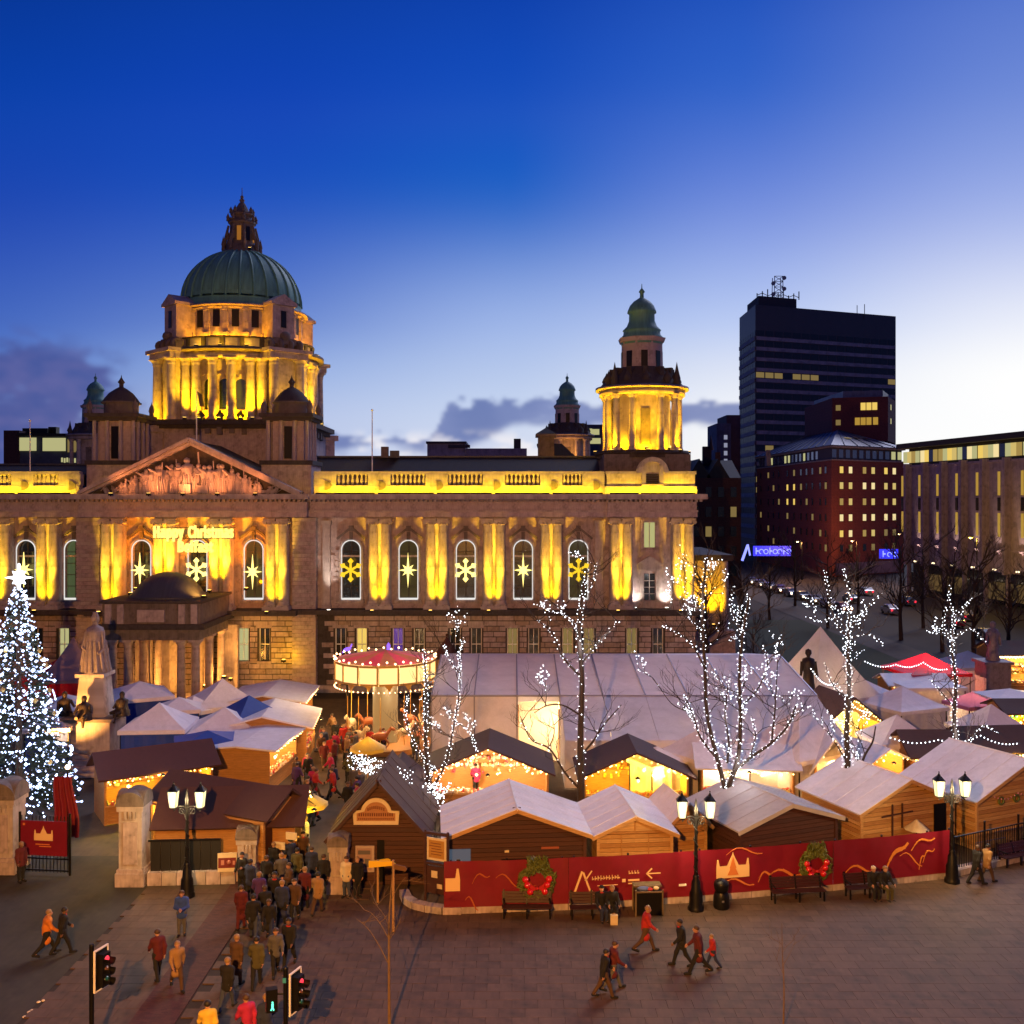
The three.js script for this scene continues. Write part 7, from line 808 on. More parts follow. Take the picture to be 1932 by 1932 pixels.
  { const c = thing('ticket_kiosk', 'small kiosk with a dark pointed cone roof behind the marquee edge', 'kiosk', [X(843, 88), 0, -88]); new GB().geo(new THREE.CylinderGeometry(0.95, 0.95, 3.9, 8), m4(0, 1.95, 0)).build('drum_wall', M.pine, c); new GB().cone(0, 3.9, 0, 1.25, 1.9, 8).ball(0, 5.9, 0, 0.12).build('cone_roof', redRoof, c); bulbLight([c.position.x, 3.2, c.position.z + 1.5], AMBER, 14, 5); new GB().ball(0, 3.2, 1.5, 0.06).bar([0, 3.25, 1.5], [0, 3.5, 0.9], 0.02).build('kiosk_lamp', GL.warm, c); }
}
{ // monuments
  const m = thing('queen_monument', 'pale robed statue on a tall stepped pedestal with bronze figures below', 'statue', [X(180, 67), 0, -67]);
  for (let k = 0; k < 4; k++) part('step', new GB().box(0, 0.14 + k * 0.28, 0, 6.6 - k * 0.9, 0.28, 6.0 - k * 0.9).done(), k % 2 ? M.stoneB : M.stoneC, m);
  new GB().box(0, 2.2, 0, 3.0, 2.1, 2.8).build('lower_pedestal', M.stone, m); new GB().box(0, 3.3, 0, 3.4, 0.2, 3.2).build('pedestal_ledge', M.sooty, m); new GB().geo(new THREE.CylinderGeometry(1.05, 1.35, 2.7, 4), m4(0, 4.7, 0, Math.PI / 4)).box(0, 6.1, 0, 1.9, 0.22, 1.9).build('upper_pedestal', M.stone, m);
  const robe = new GB().lathe([[0.95, 0], [0.9, 0.3], [0.78, 1.2], [0.62, 2.1], [0.6, 2.6], [0.5, 2.95], [0.2, 3.1], [0.15, 3.2], [0.24, 3.4], [0.26, 3.6], [0.2, 3.78], [0.16, 3.86], [0.18, 3.98], [0.05, 4.0]], 0, 6.2, 0, 20); for (let i = 0; i < 16; i++) { const a = i / 16 * 6.28; robe.bar([Math.sin(a) * 0.64, 8.3, Math.cos(a) * 0.64], [Math.sin(a + 0.12) * 0.93, 6.3, Math.cos(a + 0.12) * 0.93], 0.07, 0.12, 6); } robe.bar([-0.5, 8.9, 0.1], [-0.66, 7.9, 0.45], 0.17, 0.11).bar([-0.66, 7.9, 0.45], [-0.2, 7.7, 0.72], 0.11, 0.08).bar([0.5, 8.9, 0.1], [0.7, 7.8, 0.4], 0.17, 0.11).bar([0.7, 7.8, 0.4], [0.5, 7.55, 0.8], 0.11, 0.08).ball(0, 9.55, 0.22, 0.06).build('robed_figure', M.marble, m);
  [[-1.9, 0.3, 0.6], [1.9, 0.3, -0.6], [0, 1.75, 0]].forEach(([x, z, ry]) => { const b = part('bronze_figure', new GB().lathe([[0.5, 0], [0.42, 0.35], [0.34, 0.7], [0.4, 1.0], [0.16, 1.15], [0.14, 1.25], [0.18, 1.4], [0.12, 1.55], [0, 1.6]], 0, 0, 0, 12).bar([-0.36, 0.95, 0], [-0.5, 0.45, 0.35], 0.11, 0.07).bar([0.36, 0.95, 0], [0.55, 0.55, 0.3], 0.11, 0.07).bar([-0.2, 0.3, 0.3], [-0.2, 0.25, 0.75], 0.16, 0.12).bar([0.2, 0.3, 0.3], [0.25, 0.22, 0.75], 0.16, 0.12).bar([0.25, 0.22, 0.75], [0.25, -0.35, 0.8], 0.12, 0.08).done(), M.bronze, m); b.position.set(x, 3.4 - (x ? 0.0 : 0), z); b.rotation.y = ry; });
  spot([m.position.x - 1.5, 1.3, m.position.z + 5.0], [m.position.x, 5.2, m.position.z], [1, 0.42, 0.08], 800, 30, 0.9, 5); const fl = thing('floodlight', 'ground floodlight on the monument steps aimed at the pedestal', 'floodlight', [m.position.x - 1.5, 0.95, m.position.z + 5.0]); new GB().box(0, 0.12, 0, 0.4, 0.24, 0.3).build('housing', M.iron, fl); new GB().box(0, 0.26, 0, 0.34, 0.02, 0.24).build('lamp_face', glow('gold_floodlight_face', [4.2, 2.5, 0.5]), fl);
  const s2 = thing('dark_statue', 'dark bronze figure on a pedestal beside the tall conical tent', 'statue', [X(1525, 74), 0, -74]); new GB().box(0, 1.6, 0, 1.7, 3.2, 1.7).box(0, 3.3, 0, 2.0, 0.2, 2.0).build('pedestal', mat('plum_granite', [0.10, 0.045, 0.05], { map: 'stone', size: 1 }), s2); new GB().lathe([[0.55, 0], [0.42, 0.9], [0.36, 1.6], [0.5, 2.2], [0.42, 2.6], [0.14, 2.72], [0.13, 2.8], [0.24, 3.0], [0.2, 3.25], [0, 3.35]], 0, 3.4, 0, 14).bar([-0.45, 5.8, 0], [-0.6, 4.8, 0.2], 0.15, 0.1).bar([0.45, 5.8, 0], [0.6, 4.7, 0.15], 0.15, 0.1).build('bronze_figure', M.bronze, s2);
  const s3 = thing('second_monument', 'pale mauve statue on a tall pedestal at the east of the market', 'statue', [X(1873, 86), 0, -86]); new GB().box(0, 1.9, 0, 2.1, 3.8, 2.1).box(0, 0.3, 0, 3.2, 0.6, 3.2).box(0, 3.9, 0, 2.5, 0.25, 2.5).build('pedestal', M.marble, s3); new GB().lathe([[0.6, 0], [0.45, 1.0], [0.4, 1.8], [0.52, 2.3], [0.4, 2.65], [0.14, 2.75], [0.24, 3.0], [0.2, 3.25], [0, 3.35]], 0, 4.0, 0, 14).bar([-0.45, 6.4, 0], [-0.6, 5.4, 0.25], 0.15, 0.1).bar([0.45, 6.4, 0], [0.6, 5.3, 0.2], 0.15, 0.1).build('stone_figure', M.marble, s3);
}
// ---------- trees ----------
const V3 = (a) => new THREE.Vector3(...a);
function limbGeo(pts, r0, r1, seg = 6) { const c = new THREE.CatmullRomCurve3(pts.map(V3)), n = Math.max(4, pts.length * 3), g = new GB(); let p = c.getPoint(0); for (let i = 1; i <= n; i++) { const q = c.getPoint(i / n), ra = r0 + (r1 - r0) * (i - 1) / n, rb = r0 + (r1 - r0) * i / n; g.bar(p.toArray(), q.clone().lerp(p, -0.03).toArray(), ra, rb, seg); p = q; } return [g, c]; }
function twigs(g, from, dir, len, r, depth, tips) { // forking twigs
  const end = from.clone().addScaledVector(dir, len), mid = from.clone().lerp(end, 0.5).add(new THREE.Vector3(rr(-1, 1), rr(-0.5, 1), rr(-1, 1)).multiplyScalar(len * 0.1));
  g.bar(from.toArray(), mid.toArray(), r, r * 0.8, 4).bar(mid.toArray(), end.toArray(), r * 0.8, r * 0.6, 4); tips?.push(mid, end);
  if (depth <= 0) return; const k = 2 + (rnd() < 0.5 ? 1 : 0);
  for (let i = 0; i < k; i++) twigs(g, i ? end : mid, dir.clone().add(new THREE.Vector3(rr(-0.8, 0.8), rr(-0.1, 0.75), rr(-0.8, 0.8))).normalize(), len * rr(0.55, 0.8), r * 0.58, depth - 1, tips);
}
function surveyTree(label, d, limbs, o = {}) {
  const base = at(limbs[0].p[0][0], HV + EYE * FU / d, d), t = thing(o.name ?? 'bare_tree', label, 'tree', [base.x, 0, base.z], 0, o.group), bulbs = [], tw = new GB(), tips = [];
  limbs.forEach((l, i) => {
    const pts = l.p.map(([u, v, dz = 0], k) => { const q = at(u, v, d + (i ? (k / l.p.length) * (l.z ?? 0) : 0) + dz); return [q.x - base.x, i || k ? q.y : 0, q.z - base.z]; });
    const [g, c] = limbGeo(pts, l.r * (i ? 0.78 : 0.9), (l.r1 ?? l.r * 0.35) * 0.8, i ? 6 : 9); g.build(i ? 'limb' : 'trunk', o.bark ?? M.bark, t);
    const L = c.getLength(), n = Math.round(L * (o.density ?? 17) * 0.46 * (l.k ?? 1));
    if (o.lit && l.lit !== false) for (let j = 0; j < n; j++) { const s = (j + rnd()) / n, q = c.getPoint(l.from ? l.from + s * (1 - l.from) : s), a = j * 2.3, r = l.r + ((l.r1 ?? l.r * 0.35) - l.r) * s + 0.05; bulbs.push([q.x + Math.cos(a) * r, q.y + rr(-0.05, 0.05), q.z + Math.sin(a) * r]); }
    const nt = l.t ?? Math.round(L * 1.25); for (let j = 0; j < nt; j++) { const s = rr(i ? 0.15 : 0.45, 1), q = c.getPoint(s), dir = new THREE.Vector3(rr(-1, 1), rr(0.0, 1), rr(-1, 1)).normalize(); twigs(tw, q, dir, rr(0.6, 1.35) * (o.twig ?? 1), 0.026 * (o.twig ?? 1), o.twig ? 2 : 3, i && o.lit && rnd() < (o.tw ?? 0.3) * 0.6 ? tips : null); }
  });
  if (tw.l.length) stuff(tw.build('twigs', o.bark ?? M.bark, t));
  tips.forEach((q) => rnd() < 0.55 && bulbs.push([q.x + rr(-0.06, 0.06), q.y + rr(-0.06, 0.06), q.z + rr(-0.06, 0.06)]));
  if (bulbs.length) { instances('fairy_lights', BULB, o.bulb ?? GL.white, bulbs.map((b) => m4(...b, 0, 0, 0, rr(0.016, 0.036))), t); for (let i = 0; i < 3; i++) { const b = bulbs[Math.floor((i + 0.5) / 3 * bulbs.length)]; bulbLight([base.x + b[0] + 0.2, b[1], base.z + b[2] + 0.5], [0.9, 0.93, 1], 4, 12); } }
  return t;
}
surveyTree('twin-stemmed tree wound with white fairy lights just behind the brown chalet', 55, [{ p: [[814, 1553], [808, 1480], [803, 1390], [804, 1300], [800, 1225]], r: 0.16, r1: 0.04 }, { p: [[810, 1500], [840, 1440], [858, 1360], [868, 1290], [866, 1225]], r: 0.09, z: 0.6 }, { p: [[806, 1440], [780, 1400], [765, 1350], [770, 1310]], r: 0.06, z: 0.5 }, { p: [[858, 1360], [885, 1380], [900, 1420]], r: 0.04 }, { p: [[866, 1270], [845, 1240], [838, 1215]], r: 0.04 }, { p: [[809, 1500], [780, 1490], [755, 1470], [735, 1455]], r: 0.06, z: -0.5, k: 2 }, { p: [[812, 1510], [835, 1500], [850, 1475]], r: 0.05, k: 1.6 }], { lit: true, density: 30 });
surveyTree('slender bare tree with white fairy lights rising between the chocolate and pine chalets', 52, [{ p: [[1098, 1588], [1096, 1500], [1095, 1400], [1098, 1280], [1093, 1190], [1098, 1130], [1108, 1075]], r: 0.25, r1: 0.05, from: 0.2, t: 8 }, { p: [[1094, 1275], [1062, 1240], [1042, 1195], [1012, 1168]], r: 0.1, z: 1 }, { p: [[1096, 1350], [1060, 1330], [1030, 1332], [1008, 1345]], r: 0.07, z: -0.8, lit: false }, { p: [[1095, 1490], [1066, 1458], [1036, 1412], [1003, 1396], [982, 1352]], r: 0.09, z: -1.2, k: 0.4 }, { p: [[1098, 1250], [1130, 1212], [1168, 1170]], r: 0.08, z: 1 }, { p: [[1096, 1425], [1118, 1400], [1136, 1372], [1172, 1330]], r: 0.09, z: -0.6, k: 0.5 }, { p: [[1094, 1195], [1068, 1162], [1034, 1152]], r: 0.06, z: 0.5, k: 2 }, { p: [[1036, 1412], [1046, 1380], [1040, 1345]], r: 0.04, lit: false }, { p: [[1097, 1135], [1120, 1095], [1125, 1060]], r: 0.04 }], { lit: true });
surveyTree('broad forked tree covered in white fairy lights behind the middle lamp post', 51, [{ p: [[1364, 1601], [1368, 1545], [1372, 1480]], r: 0.27, r1: 0.2, t: 0 }, { p: [[1371, 1500], [1357, 1445], [1345, 1400], [1333, 1340], [1330, 1260], [1325, 1180], [1327, 1110], [1334, 1050]], r: 0.17, z: 0.5 }, { p: [[1373, 1490], [1392, 1430], [1397, 1360], [1395, 1270], [1402, 1190], [1414, 1125]], r: 0.16, z: -0.6 }, { p: [[1353, 1432], [1322, 1392], [1306, 1345], [1290, 1310]], r: 0.09, z: -1 }, { p: [[1378, 1462], [1412, 1432], [1455, 1402], [1486, 1370], [1503, 1328]], r: 0.12, z: -1.2 }, { p: [[1455, 1402], [1462, 1340], [1467, 1245]], r: 0.07, z: -1.2, k: 0.6 }, { p: [[1330, 1262], [1303, 1212], [1272, 1192], [1250, 1180]], r: 0.07, z: 0.8 }, { p: [[1396, 1335], [1428, 1302], [1448, 1252], [1438, 1218]], r: 0.06, z: 1 }, { p: [[1328, 1200], [1300, 1160], [1296, 1115]], r: 0.05 }, { p: [[1402, 1195], [1380, 1150], [1384, 1105]], r: 0.05 }, { p: [[1306, 1345], [1270, 1330], [1240, 1290]], r: 0.045, z: -1, lit: false }, { p: [[1372, 1440], [1375, 1400], [1368, 1350], [1374, 1290]], r: 0.09, z: 1 }, { p: [[1414, 1432], [1425, 1390], [1418, 1350]], r: 0.05, z: -0.8 }], { lit: true, density: 22, tw: 0.36 });
surveyTree('dark-trunked forked tree with fairy lights on its upper limbs, beside the large pine chalet', 53, [{ p: [[1596, 1576], [1597, 1500], [1599, 1440], [1597, 1380], [1602, 1300], [1600, 1220], [1603, 1150]], r: 0.24, r1: 0.05, from: 0.28, t: 6, k: 1.5 }, { p: [[1597, 1525], [1618, 1478], [1630, 1428], [1646, 1400], [1652, 1370]], r: 0.12, z: 0.4, lit: false }, { p: [[1600, 1205], [1576, 1172], [1562, 1112], [1556, 1075]], r: 0.07, z: 0.8 }, { p: [[1602, 1185], [1632, 1152], [1664, 1118]], r: 0.07, z: -0.6 }, { p: [[1602, 1195], [1580, 1165], [1550, 1172], [1522, 1165]], r: 0.05, z: 0.6 }, { p: [[1601, 1205], [1640, 1197], [1668, 1218]], r: 0.05, z: -0.4 }, { p: [[1603, 1160], [1600, 1110], [1590, 1070]], r: 0.05 }, { p: [[1600, 1320], [1570, 1290], [1556, 1250]], r: 0.05 }, { p: [[1599, 1440], [1575, 1400], [1560, 1380]], r: 0.06, k: 0.5 }], { lit: true, density: 20 });
surveyTree('fairy-lit tree behind the last lamp post, near the east edge of the market', 57, [{ p: [[1814, 1532], [1810, 1440], [1800, 1360], [1803, 1290], [1796, 1220], [1801, 1150]], r: 0.17, r1: 0.04, t: 6, k: 1.5 }, { p: [[1800, 1215], [1780, 1182], [1786, 1142]], r: 0.05 }, { p: [[1799, 1205], [1832, 1186], [1858, 1212]], r: 0.05, z: -0.6 }, { p: [[1808, 1425], [1832, 1395], [1858, 1370], [1884, 1384]], r: 0.06, z: -0.6 }, { p: [[1801, 1335], [1772, 1302], [1752, 1280]], r: 0.05 }, { p: [[1798, 1182], [1816, 1150], [1832, 1128]], r: 0.05 }, { p: [[1801, 1160], [1790, 1130], [1794, 1100]], r: 0.04 }], { lit: true, density: 20 });
surveyTree('thin young tree standing on the open square near the signposts', 33.4, [{ p: [[735, 1945], [734, 1820], [735, 1720], [742, 1632]], r: 0.062, r1: 0.018, t: 2 }, { p: [[733, 1818], [712, 1778], [691, 1748], [672, 1733]], r: 0.026, r1: 0.008, z: 0.4, t: 2 }, { p: [[734, 1772], [717, 1742], [700, 1722], [686, 1716]], r: 0.02, r1: 0.008, t: 2 }, { p: [[735, 1772], [746, 1756], [757, 1730]], r: 0.018, r1: 0.008, t: 1 }, { p: [[735, 1748], [722, 1722], [704, 1702]], r: 0.018, r1: 0.008, z: -0.4, t: 2 }, { p: [[737, 1700], [752, 1672], [765, 1655]], r: 0.014, r1: 0.006, t: 1 }], { bark: M.barkPale, twig: 0.45 });
surveyTree('thin sapling on the square, east of the blurred walkers', 33.6, [{ p: [[1478, 1940], [1479, 1860], [1476, 1800], [1475, 1742]], r: 0.034, r1: 0.01, t: 2 }, { p: [[1478, 1838], [1466, 1812], [1458, 1795]], r: 0.012, r1: 0.005, t: 1 }, { p: [[1477, 1822], [1492, 1795], [1500, 1775]], r: 0.012, r1: 0.005, t: 1 }], { bark: M.barkPale, twig: 0.4 });
{ // dark trees along the side street
  const proto = (h, s) => { seed = s; const t = thing('street_tree', 'bare dark street tree', 'tree'), [g, c] = limbGeo([[0, 0, 0], [0.1, h * 0.25, 0.05], [-0.05, h * 0.5, 0.1], [0.1, h * 0.9, 0]], 0.24, 0.05, 8); g.build('trunk', M.bark, t); const tw = new GB(); for (let i = 0; i < 17; i++) { const q = c.getPoint(rr(0.28, 0.98)); twigs(tw, q, new THREE.Vector3(rr(-1, 1), rr(0.35, 1.2), rr(-1, 1)).normalize(), rr(1.2, 2.3), 0.085, 4, null); } stuff(tw.build('crown', M.bark, t)); return t; };
  const ps = [proto(10, 11), proto(11, 23), proto(9, 37)], L = ['bare dark tree at the hall corner beside the amber-lit side porch', 'bare dark tree before the dark Victorian block', 'bare dark tree under the long blue shop sign', 'bare dark tree near the far headlamps', 'bare dark tree before the brick building, under its yellow windows', 'bare dark tree between the two blue shop signs', 'tall bare dark tree beside the square blue shop sign', 'bare dark tree at the start of the finned building', 'bare dark tree before the second lit fin', 'bare dark tree in front of the big yellow lamp', 'bare dark tree before the lit fins above the red pavilion', 'bare dark tree at the east edge above the second monument', 'small bare dark tree on the lawn behind the marquee'];
  [[1332, 101, 1.05], [1398, 120, 0.95], [1452, 150, 1.0], [1500, 170, 1.05], [1562, 140, 1.0], [1618, 150, 1.15], [1700, 128, 1.25], [1742, 140, 1.1], [1778, 118, 1.1], [1838, 112, 1.15], [1800, 132, 1.1], [1905, 108, 1.2], [1420, 98, 0.6]].forEach(([u, d, k], i) => { const src = ps[i % 3], p = [X(u, d), 0, -d], o = i < 3 ? src : copyOf(src, L[i], p, i * 1.7); o.position.set(...p); o.rotation.y = i * 1.7; o.scale.setScalar(k); o.userData.label = L[i]; o.userData.group = 'bare trees along the side street'; });
}
{ // the big Christmas tree
  seed = 99; const d = 54, x = X(36, d), t = thing('christmas_tree', 'tall Christmas tree hung with cool white lights and a bright star on top', 'Christmas tree', [x, 0, -d]), top = 13.1, bot = 1.3, fr = [], bl = [];
  new GB().cyl(0, 0, 0, 0.24, 0.05, top - 0.2, 10).build('trunk', M.bark, t);
  const frond = new GB(); for (let i = 0; i < 9; i++) { const s = i / 9; [-1, 1].forEach((q) => frond.tris([[[s * 0.95, 0.02, 0], [s * 0.95 + 0.16, -0.05 - 0.03 * i / 9, q * (0.24 - s * 0.16)], [s * 0.95 + 0.06, 0.03, q * 0.02]]])); frond.tris([[[s * 0.95, 0.05, 0], [s * 0.95 + 0.14, 0.12, 0.03], [s * 0.95 + 0.1, 0.0, 0]]]); }
  const fg = frond.done(); let k = 0;
  for (let y = bot; y < top - 0.2; y += 0.105) { const f = (top - y) / (top - bot), R = 0.22 + 2.75 * Math.pow(f, 0.92), n = Math.round(6 + R * 6.5); for (let i = 0; i < n; i++) { const a = i / n * 6.283 + k * 0.7 + rr(-0.2, 0.2), r = R * rr(0.5, 1.08), L = rr(0.55, 0.95) * (0.35 + 0.65 * f); fr.push(m4(Math.cos(a) * (r - L * 0.9), y + rr(-0.1, 0.1), -Math.sin(a) * (r - L * 0.9), a, 0, rr(-0.45, 0.05), L, L * 1.2, L * 1.3)); if (rnd() < 0.62) bl.push([Math.cos(a) * (r + 0.06), y + rr(-0.15, 0.1), -Math.sin(a) * (r + 0.06)]); } k++; }
  instances('foliage', fg, M.leaf, fr, t, fr.map(() => { const b = rr(0.6, 1.5); return [b, b * rr(0.9, 1.1), b]; }));
  const nets = []; for (let i = 0; i < 26; i++) { const f = Math.pow(rnd(), 0.6), y = top - 0.4 - f * (top - bot - 0.4), R = 0.3 + 2.75 * Math.pow((top - y) / (top - bot), 0.92), a0 = rr(-3.1, 3.1), L = rr(0.25, 0.9), dy = rr(-0.8, 0.15); for (let j = 0; j < 12; j++) nets.push([Math.cos(a0 + j / 12 * L) * (R + 0.12), y + dy * j / 12, -Math.sin(a0 + j / 12 * L) * (R + 0.12)]); }
  instances('fairy_lights', BULB, glow('cool_tree_light', [3.0, 3.8, 6.2]), [...bl, ...nets].map((b) => m4(...b, rnd(), 0, 0, rnd() < 0.25 ? rr(0.06, 0.11) : rr(0.025, 0.05))), t);
  const st = new GB(), sp = new THREE.Shape(); for (let i = 0; i < 16; i++) { const a = i * Math.PI / 8 + Math.PI / 2, r = i % 2 ? 0.24 : i % 4 ? 0.48 : 0.75; i ? sp.lineTo(Math.cos(a) * r, Math.sin(a) * r) : sp.moveTo(Math.cos(a) * r, Math.sin(a) * r); } sp.closePath(); st.ext(sp, 0.1, m4(0, 13.45, -0.05)).ext(sp, 0.1, m4(-0.05, 13.45, 0, Math.PI / 2)); st.build('top_star', glow('star_white', [7, 7.3, 8]), t);
  const or = new GB(); for (let i = 0; i < 26; i++) { const y = rr(1.8, 10), R = 0.35 + 2.75 * Math.pow((top - y) / (top - bot), 0.92), a = rr(-3.1, 0.1); or.geo(new THREE.OctahedronGeometry(0.16, 0), m4(Math.cos(a) * R, y, -Math.sin(a) * R, a)); } or.build('gold_ornament', mat('gold_ornament', [0.75, 0.5, 0.15], { metal: 0.7, rough: 0.3 }), t);
  [[0.8, 11, 1.4], [1.6, 7.5, 2.2], [2.6, 4, 2.4], [-1, 5, 3]].forEach(([a, y, b]) => bulbLight([x + a, y, -d + b], [0.7, 0.85, 1], 8, 14));
}
{ // light nets on the brown chalet roof and garlands over the stalls
  const pts = []; for (let i = 0; i < 300; i++) { const s = rnd(), q = at(668 + s * 105 + rr(-16, 16), 1432 + s * 42 + rr(-16, 16), 50 + rr(-0.6, 0.6)); pts.push(m4(q.x, q.y, q.z, 0, 0, 0, rr(0.018, 0.036))); } for (let i = 0; i < 170; i++) { const q = at(rr(772, 838), rr(1478, 1532), 51.5 + rr(-0.6, 0.6)); pts.push(m4(q.x, q.y, q.z, 0, 0, 0, rr(0.025, 0.045))); }
  const n = thing('light_net', 'tangled net of white fairy lights over the shrubs behind the brown chalet', 'fairy lights'); instances('fairy_lights', BULB, GL.white, pts, n); const sh = new GB(); seed = 5; for (let i = 0; i < 26; i++) { const q = at(rr(690, 830), rr(1470, 1530), 51), b = new THREE.Vector3(q.x, 0.2, q.z + rr(-0.4, 0.4)); twigs(sh, b, new THREE.Vector3(rr(-0.4, 0.4), 1, rr(-0.4, 0.4)).normalize(), Math.max(0.6, q.y * 0.5), 0.03, 3, null); } stuff(sh.build('shrub_twigs', M.bark, n)); n.userData.kind = 'stuff';
  const gar = (label, P, cnt, sag, m, r) => { const ms = []; for (let s = 0; s < P.length - 1; s++) for (let i = 0; i < cnt; i++) { const t = i / cnt, a = at(...P[s]), b = at(...P[s + 1]), q = a.lerp(b, t); ms.push(m4(q.x, q.y - sag * Math.sin(Math.PI * t), q.z, 0, 0, 0, r)); } const g = thing('light_garland', label, 'fairy lights'); instances('bulb_string', BULB, m, ms, g); const w = new GB(); for (let s = 0; s < P.length - 1; s++) { let p = null; for (let i = 0; i <= 10; i++) { const t = i / 10, q = at(...P[s]).lerp(at(...P[s + 1]), t); q.y -= sag * Math.sin(Math.PI * t); if (p) w.bar(p.toArray(), q.toArray(), 0.012, 0.012, 4); p = q; } } w.build('wire', M.iron, g); };
  gar('garland of white bulbs strung above the red pavilion', [[1632, 1248, 84], [1690, 1254, 86], [1742, 1250, 86], [1790, 1262, 86]], 12, 0.3, GL.white, 0.055); gar('garland of white bulbs along the broad brown roof at the east', [[1680, 1392, 58.5], [1770, 1396, 59], [1850, 1388, 59.5], [1925, 1402, 60]], 11, 0.25, GL.white, 0.045); gar('garland of white bulbs draped from the conical tent to the golden stall', [[1530, 1262, 72], [1580, 1290, 70], [1640, 1345, 66]], 14, 0.5, GL.white, 0.05);
}
// ---------- street furniture ----------
{
  const lantern = () => { const g = new THREE.Group(); return g; };
  const post = (u, v, label) => {
    const [x, z] = gp(u, v), t = thing('lamp_post', label, 'lamp post', [x, 0, z]), H = 4.0;
    new GB().lathe([[0.36, 0], [0.36, 0.14], [0.3, 0.2], [0.28, 0.75], [0.22, 0.85], [0.19, 1.2], [0.12, 1.35], [0.15, 1.42], [0.1, 1.5]], 0, 0, 0, 8).build('base', M.iron, t);
    new GB().cyl(0, 1.5, 0, 0.085, 0.06, H - 1.5, 10).lathe([[0.06, H], [0.12, H + 0.06], [0.08, H + 0.14], [0.1, H + 0.3], [0.04, H + 0.5], [0.06, H + 0.58], [0, H + 0.8]], 0, 0, 0, 8).build('column', M.iron, t);
    { const g = new GB(); let p = null; for (let i = 0; i <= 60; i++) { const a = i * 0.42, y = 1.5 + (H - 1.6) * i / 60, q = [Math.cos(a) * 0.085, y, Math.sin(a) * 0.085]; if (p) g.bar(p, q, 0.022, 0.022, 5); p = q; } g.build('twisted_band', M.iron, t); }
    [-1, 1].forEach((s) => { const g = new GB(); let p = null; for (let i = 0; i <= 10; i++) { const k = i / 10, q = [s * 0.6 * k, H - 0.1 + 0.16 * Math.sin(k * 3.14) - 0.12 * k, 0]; if (p) g.bar(p, q, 0.035, 0.03, 6); p = q; } g.geo(new THREE.TorusGeometry(0.12, 0.02, 5, 12), m4(s * 0.24, H - 0.22, 0)).bar([s * 0.08, H - 0.4, 0], [s * 0.34, H - 0.06, 0], 0.02); g.build('arm', M.iron, t);
      const lx = s * 0.6, l = new GB().geo(new THREE.CylinderGeometry(0.28, 0.19, 0.72, 4, 1, true), m4(lx, H + 0.32, 0, Math.PI / 4)).build('lantern_glass', GL.lantern, t);
      const f = new GB(); [0, 1, 2, 3].forEach((k) => { const a = k * Math.PI / 2 + Math.PI / 4; f.bar([lx + Math.sin(a) * 0.195, H - 0.04, Math.cos(a) * 0.195], [lx + Math.sin(a) * 0.285, H + 0.68, Math.cos(a) * 0.285], 0.014); }); f.geo(new THREE.CylinderGeometry(0.12, 0.33, 0.2, 4), m4(lx, H + 0.78, 0, Math.PI / 4)).geo(new THREE.CylinderGeometry(0.02, 0.09, 0.14, 6), m4(lx, H + 0.95, 0)).ball(lx, H + 1.06, 0, 0.035).geo(new THREE.CylinderGeometry(0.15, 0.06, 0.08, 6), m4(lx, H - 0.09, 0)).build('lantern_frame', M.iron, l); bulbLight([x + lx, H + 0.26, z + 0.46], [1, 0.72, 0.34], 30, 6); });
  };
  post(353, 1691, 'twin lantern lamp post standing before the black fence boards'); post(1313, 1716, 'twin lantern lamp post against the crimson banner beside the hall emblem'); post(1796, 1664, 'twin lantern lamp post at the end of the crimson banners');
  const bench = (u, v, ry, label, w = 2.1) => { const [x, z] = gp(u, v), t = thing('bench', label, 'bench', [x, 0, z], ry); const red = mat('dark_red_slat', [0.055, 0.014, 0.013], { map: 'wood', size: 0.7, rough: 0.45 }); for (let i = 0; i < 4; i++) part('seat_slat', new GB().box(0, 0.45, 0.02 - i * 0.115, w, 0.035, 0.1).done(), red, t); for (let i = 0; i < 4; i++) part('back_slat', new GB().box(0, 0.56 + i * 0.115, -0.42 - i * 0.03, w, 0.1, 0.03, 0, -0.2).done(), red, t); [-1, 0, 1].forEach((s) => { const g = new GB().box(s * (w / 2 - 0.08), 0.22, 0.03, 0.06, 0.44, 0.07).box(s * (w / 2 - 0.08), 0.22, -0.38, 0.06, 0.44, 0.07).beam([s * (w / 2 - 0.08), 0.42, -0.38], [s * (w / 2 - 0.08), 1.02, -0.56], 0.06, 0.06).box(s * (w / 2 - 0.08), 0.42, -0.17, 0.05, 0.05, 0.45); if (s) g.box(s * (w / 2 - 0.08), 0.68, -0.18, 0.06, 0.05, 0.5); g.build('leg_frame', M.iron, t); }); return t; };
  bench(994, 1733, 0.0, 'dark red slatted bench right below the first green wreath'.replace('right ', '')); const b2 = bench(1118, 1734, 0.03, 'dark red slatted bench with a black-clad couple on its end', 1.9); bench(1508, 1702, 0.12, 'long dark bench under the hall emblem banner', 2.4); const b4 = bench(1640, 1694, 0.18, 'dark bench with two people sitting before the orange flourishes', 2.0); bench(1925, 1632, 0.4, 'dark bench by the railings at the east edge', 2.0);
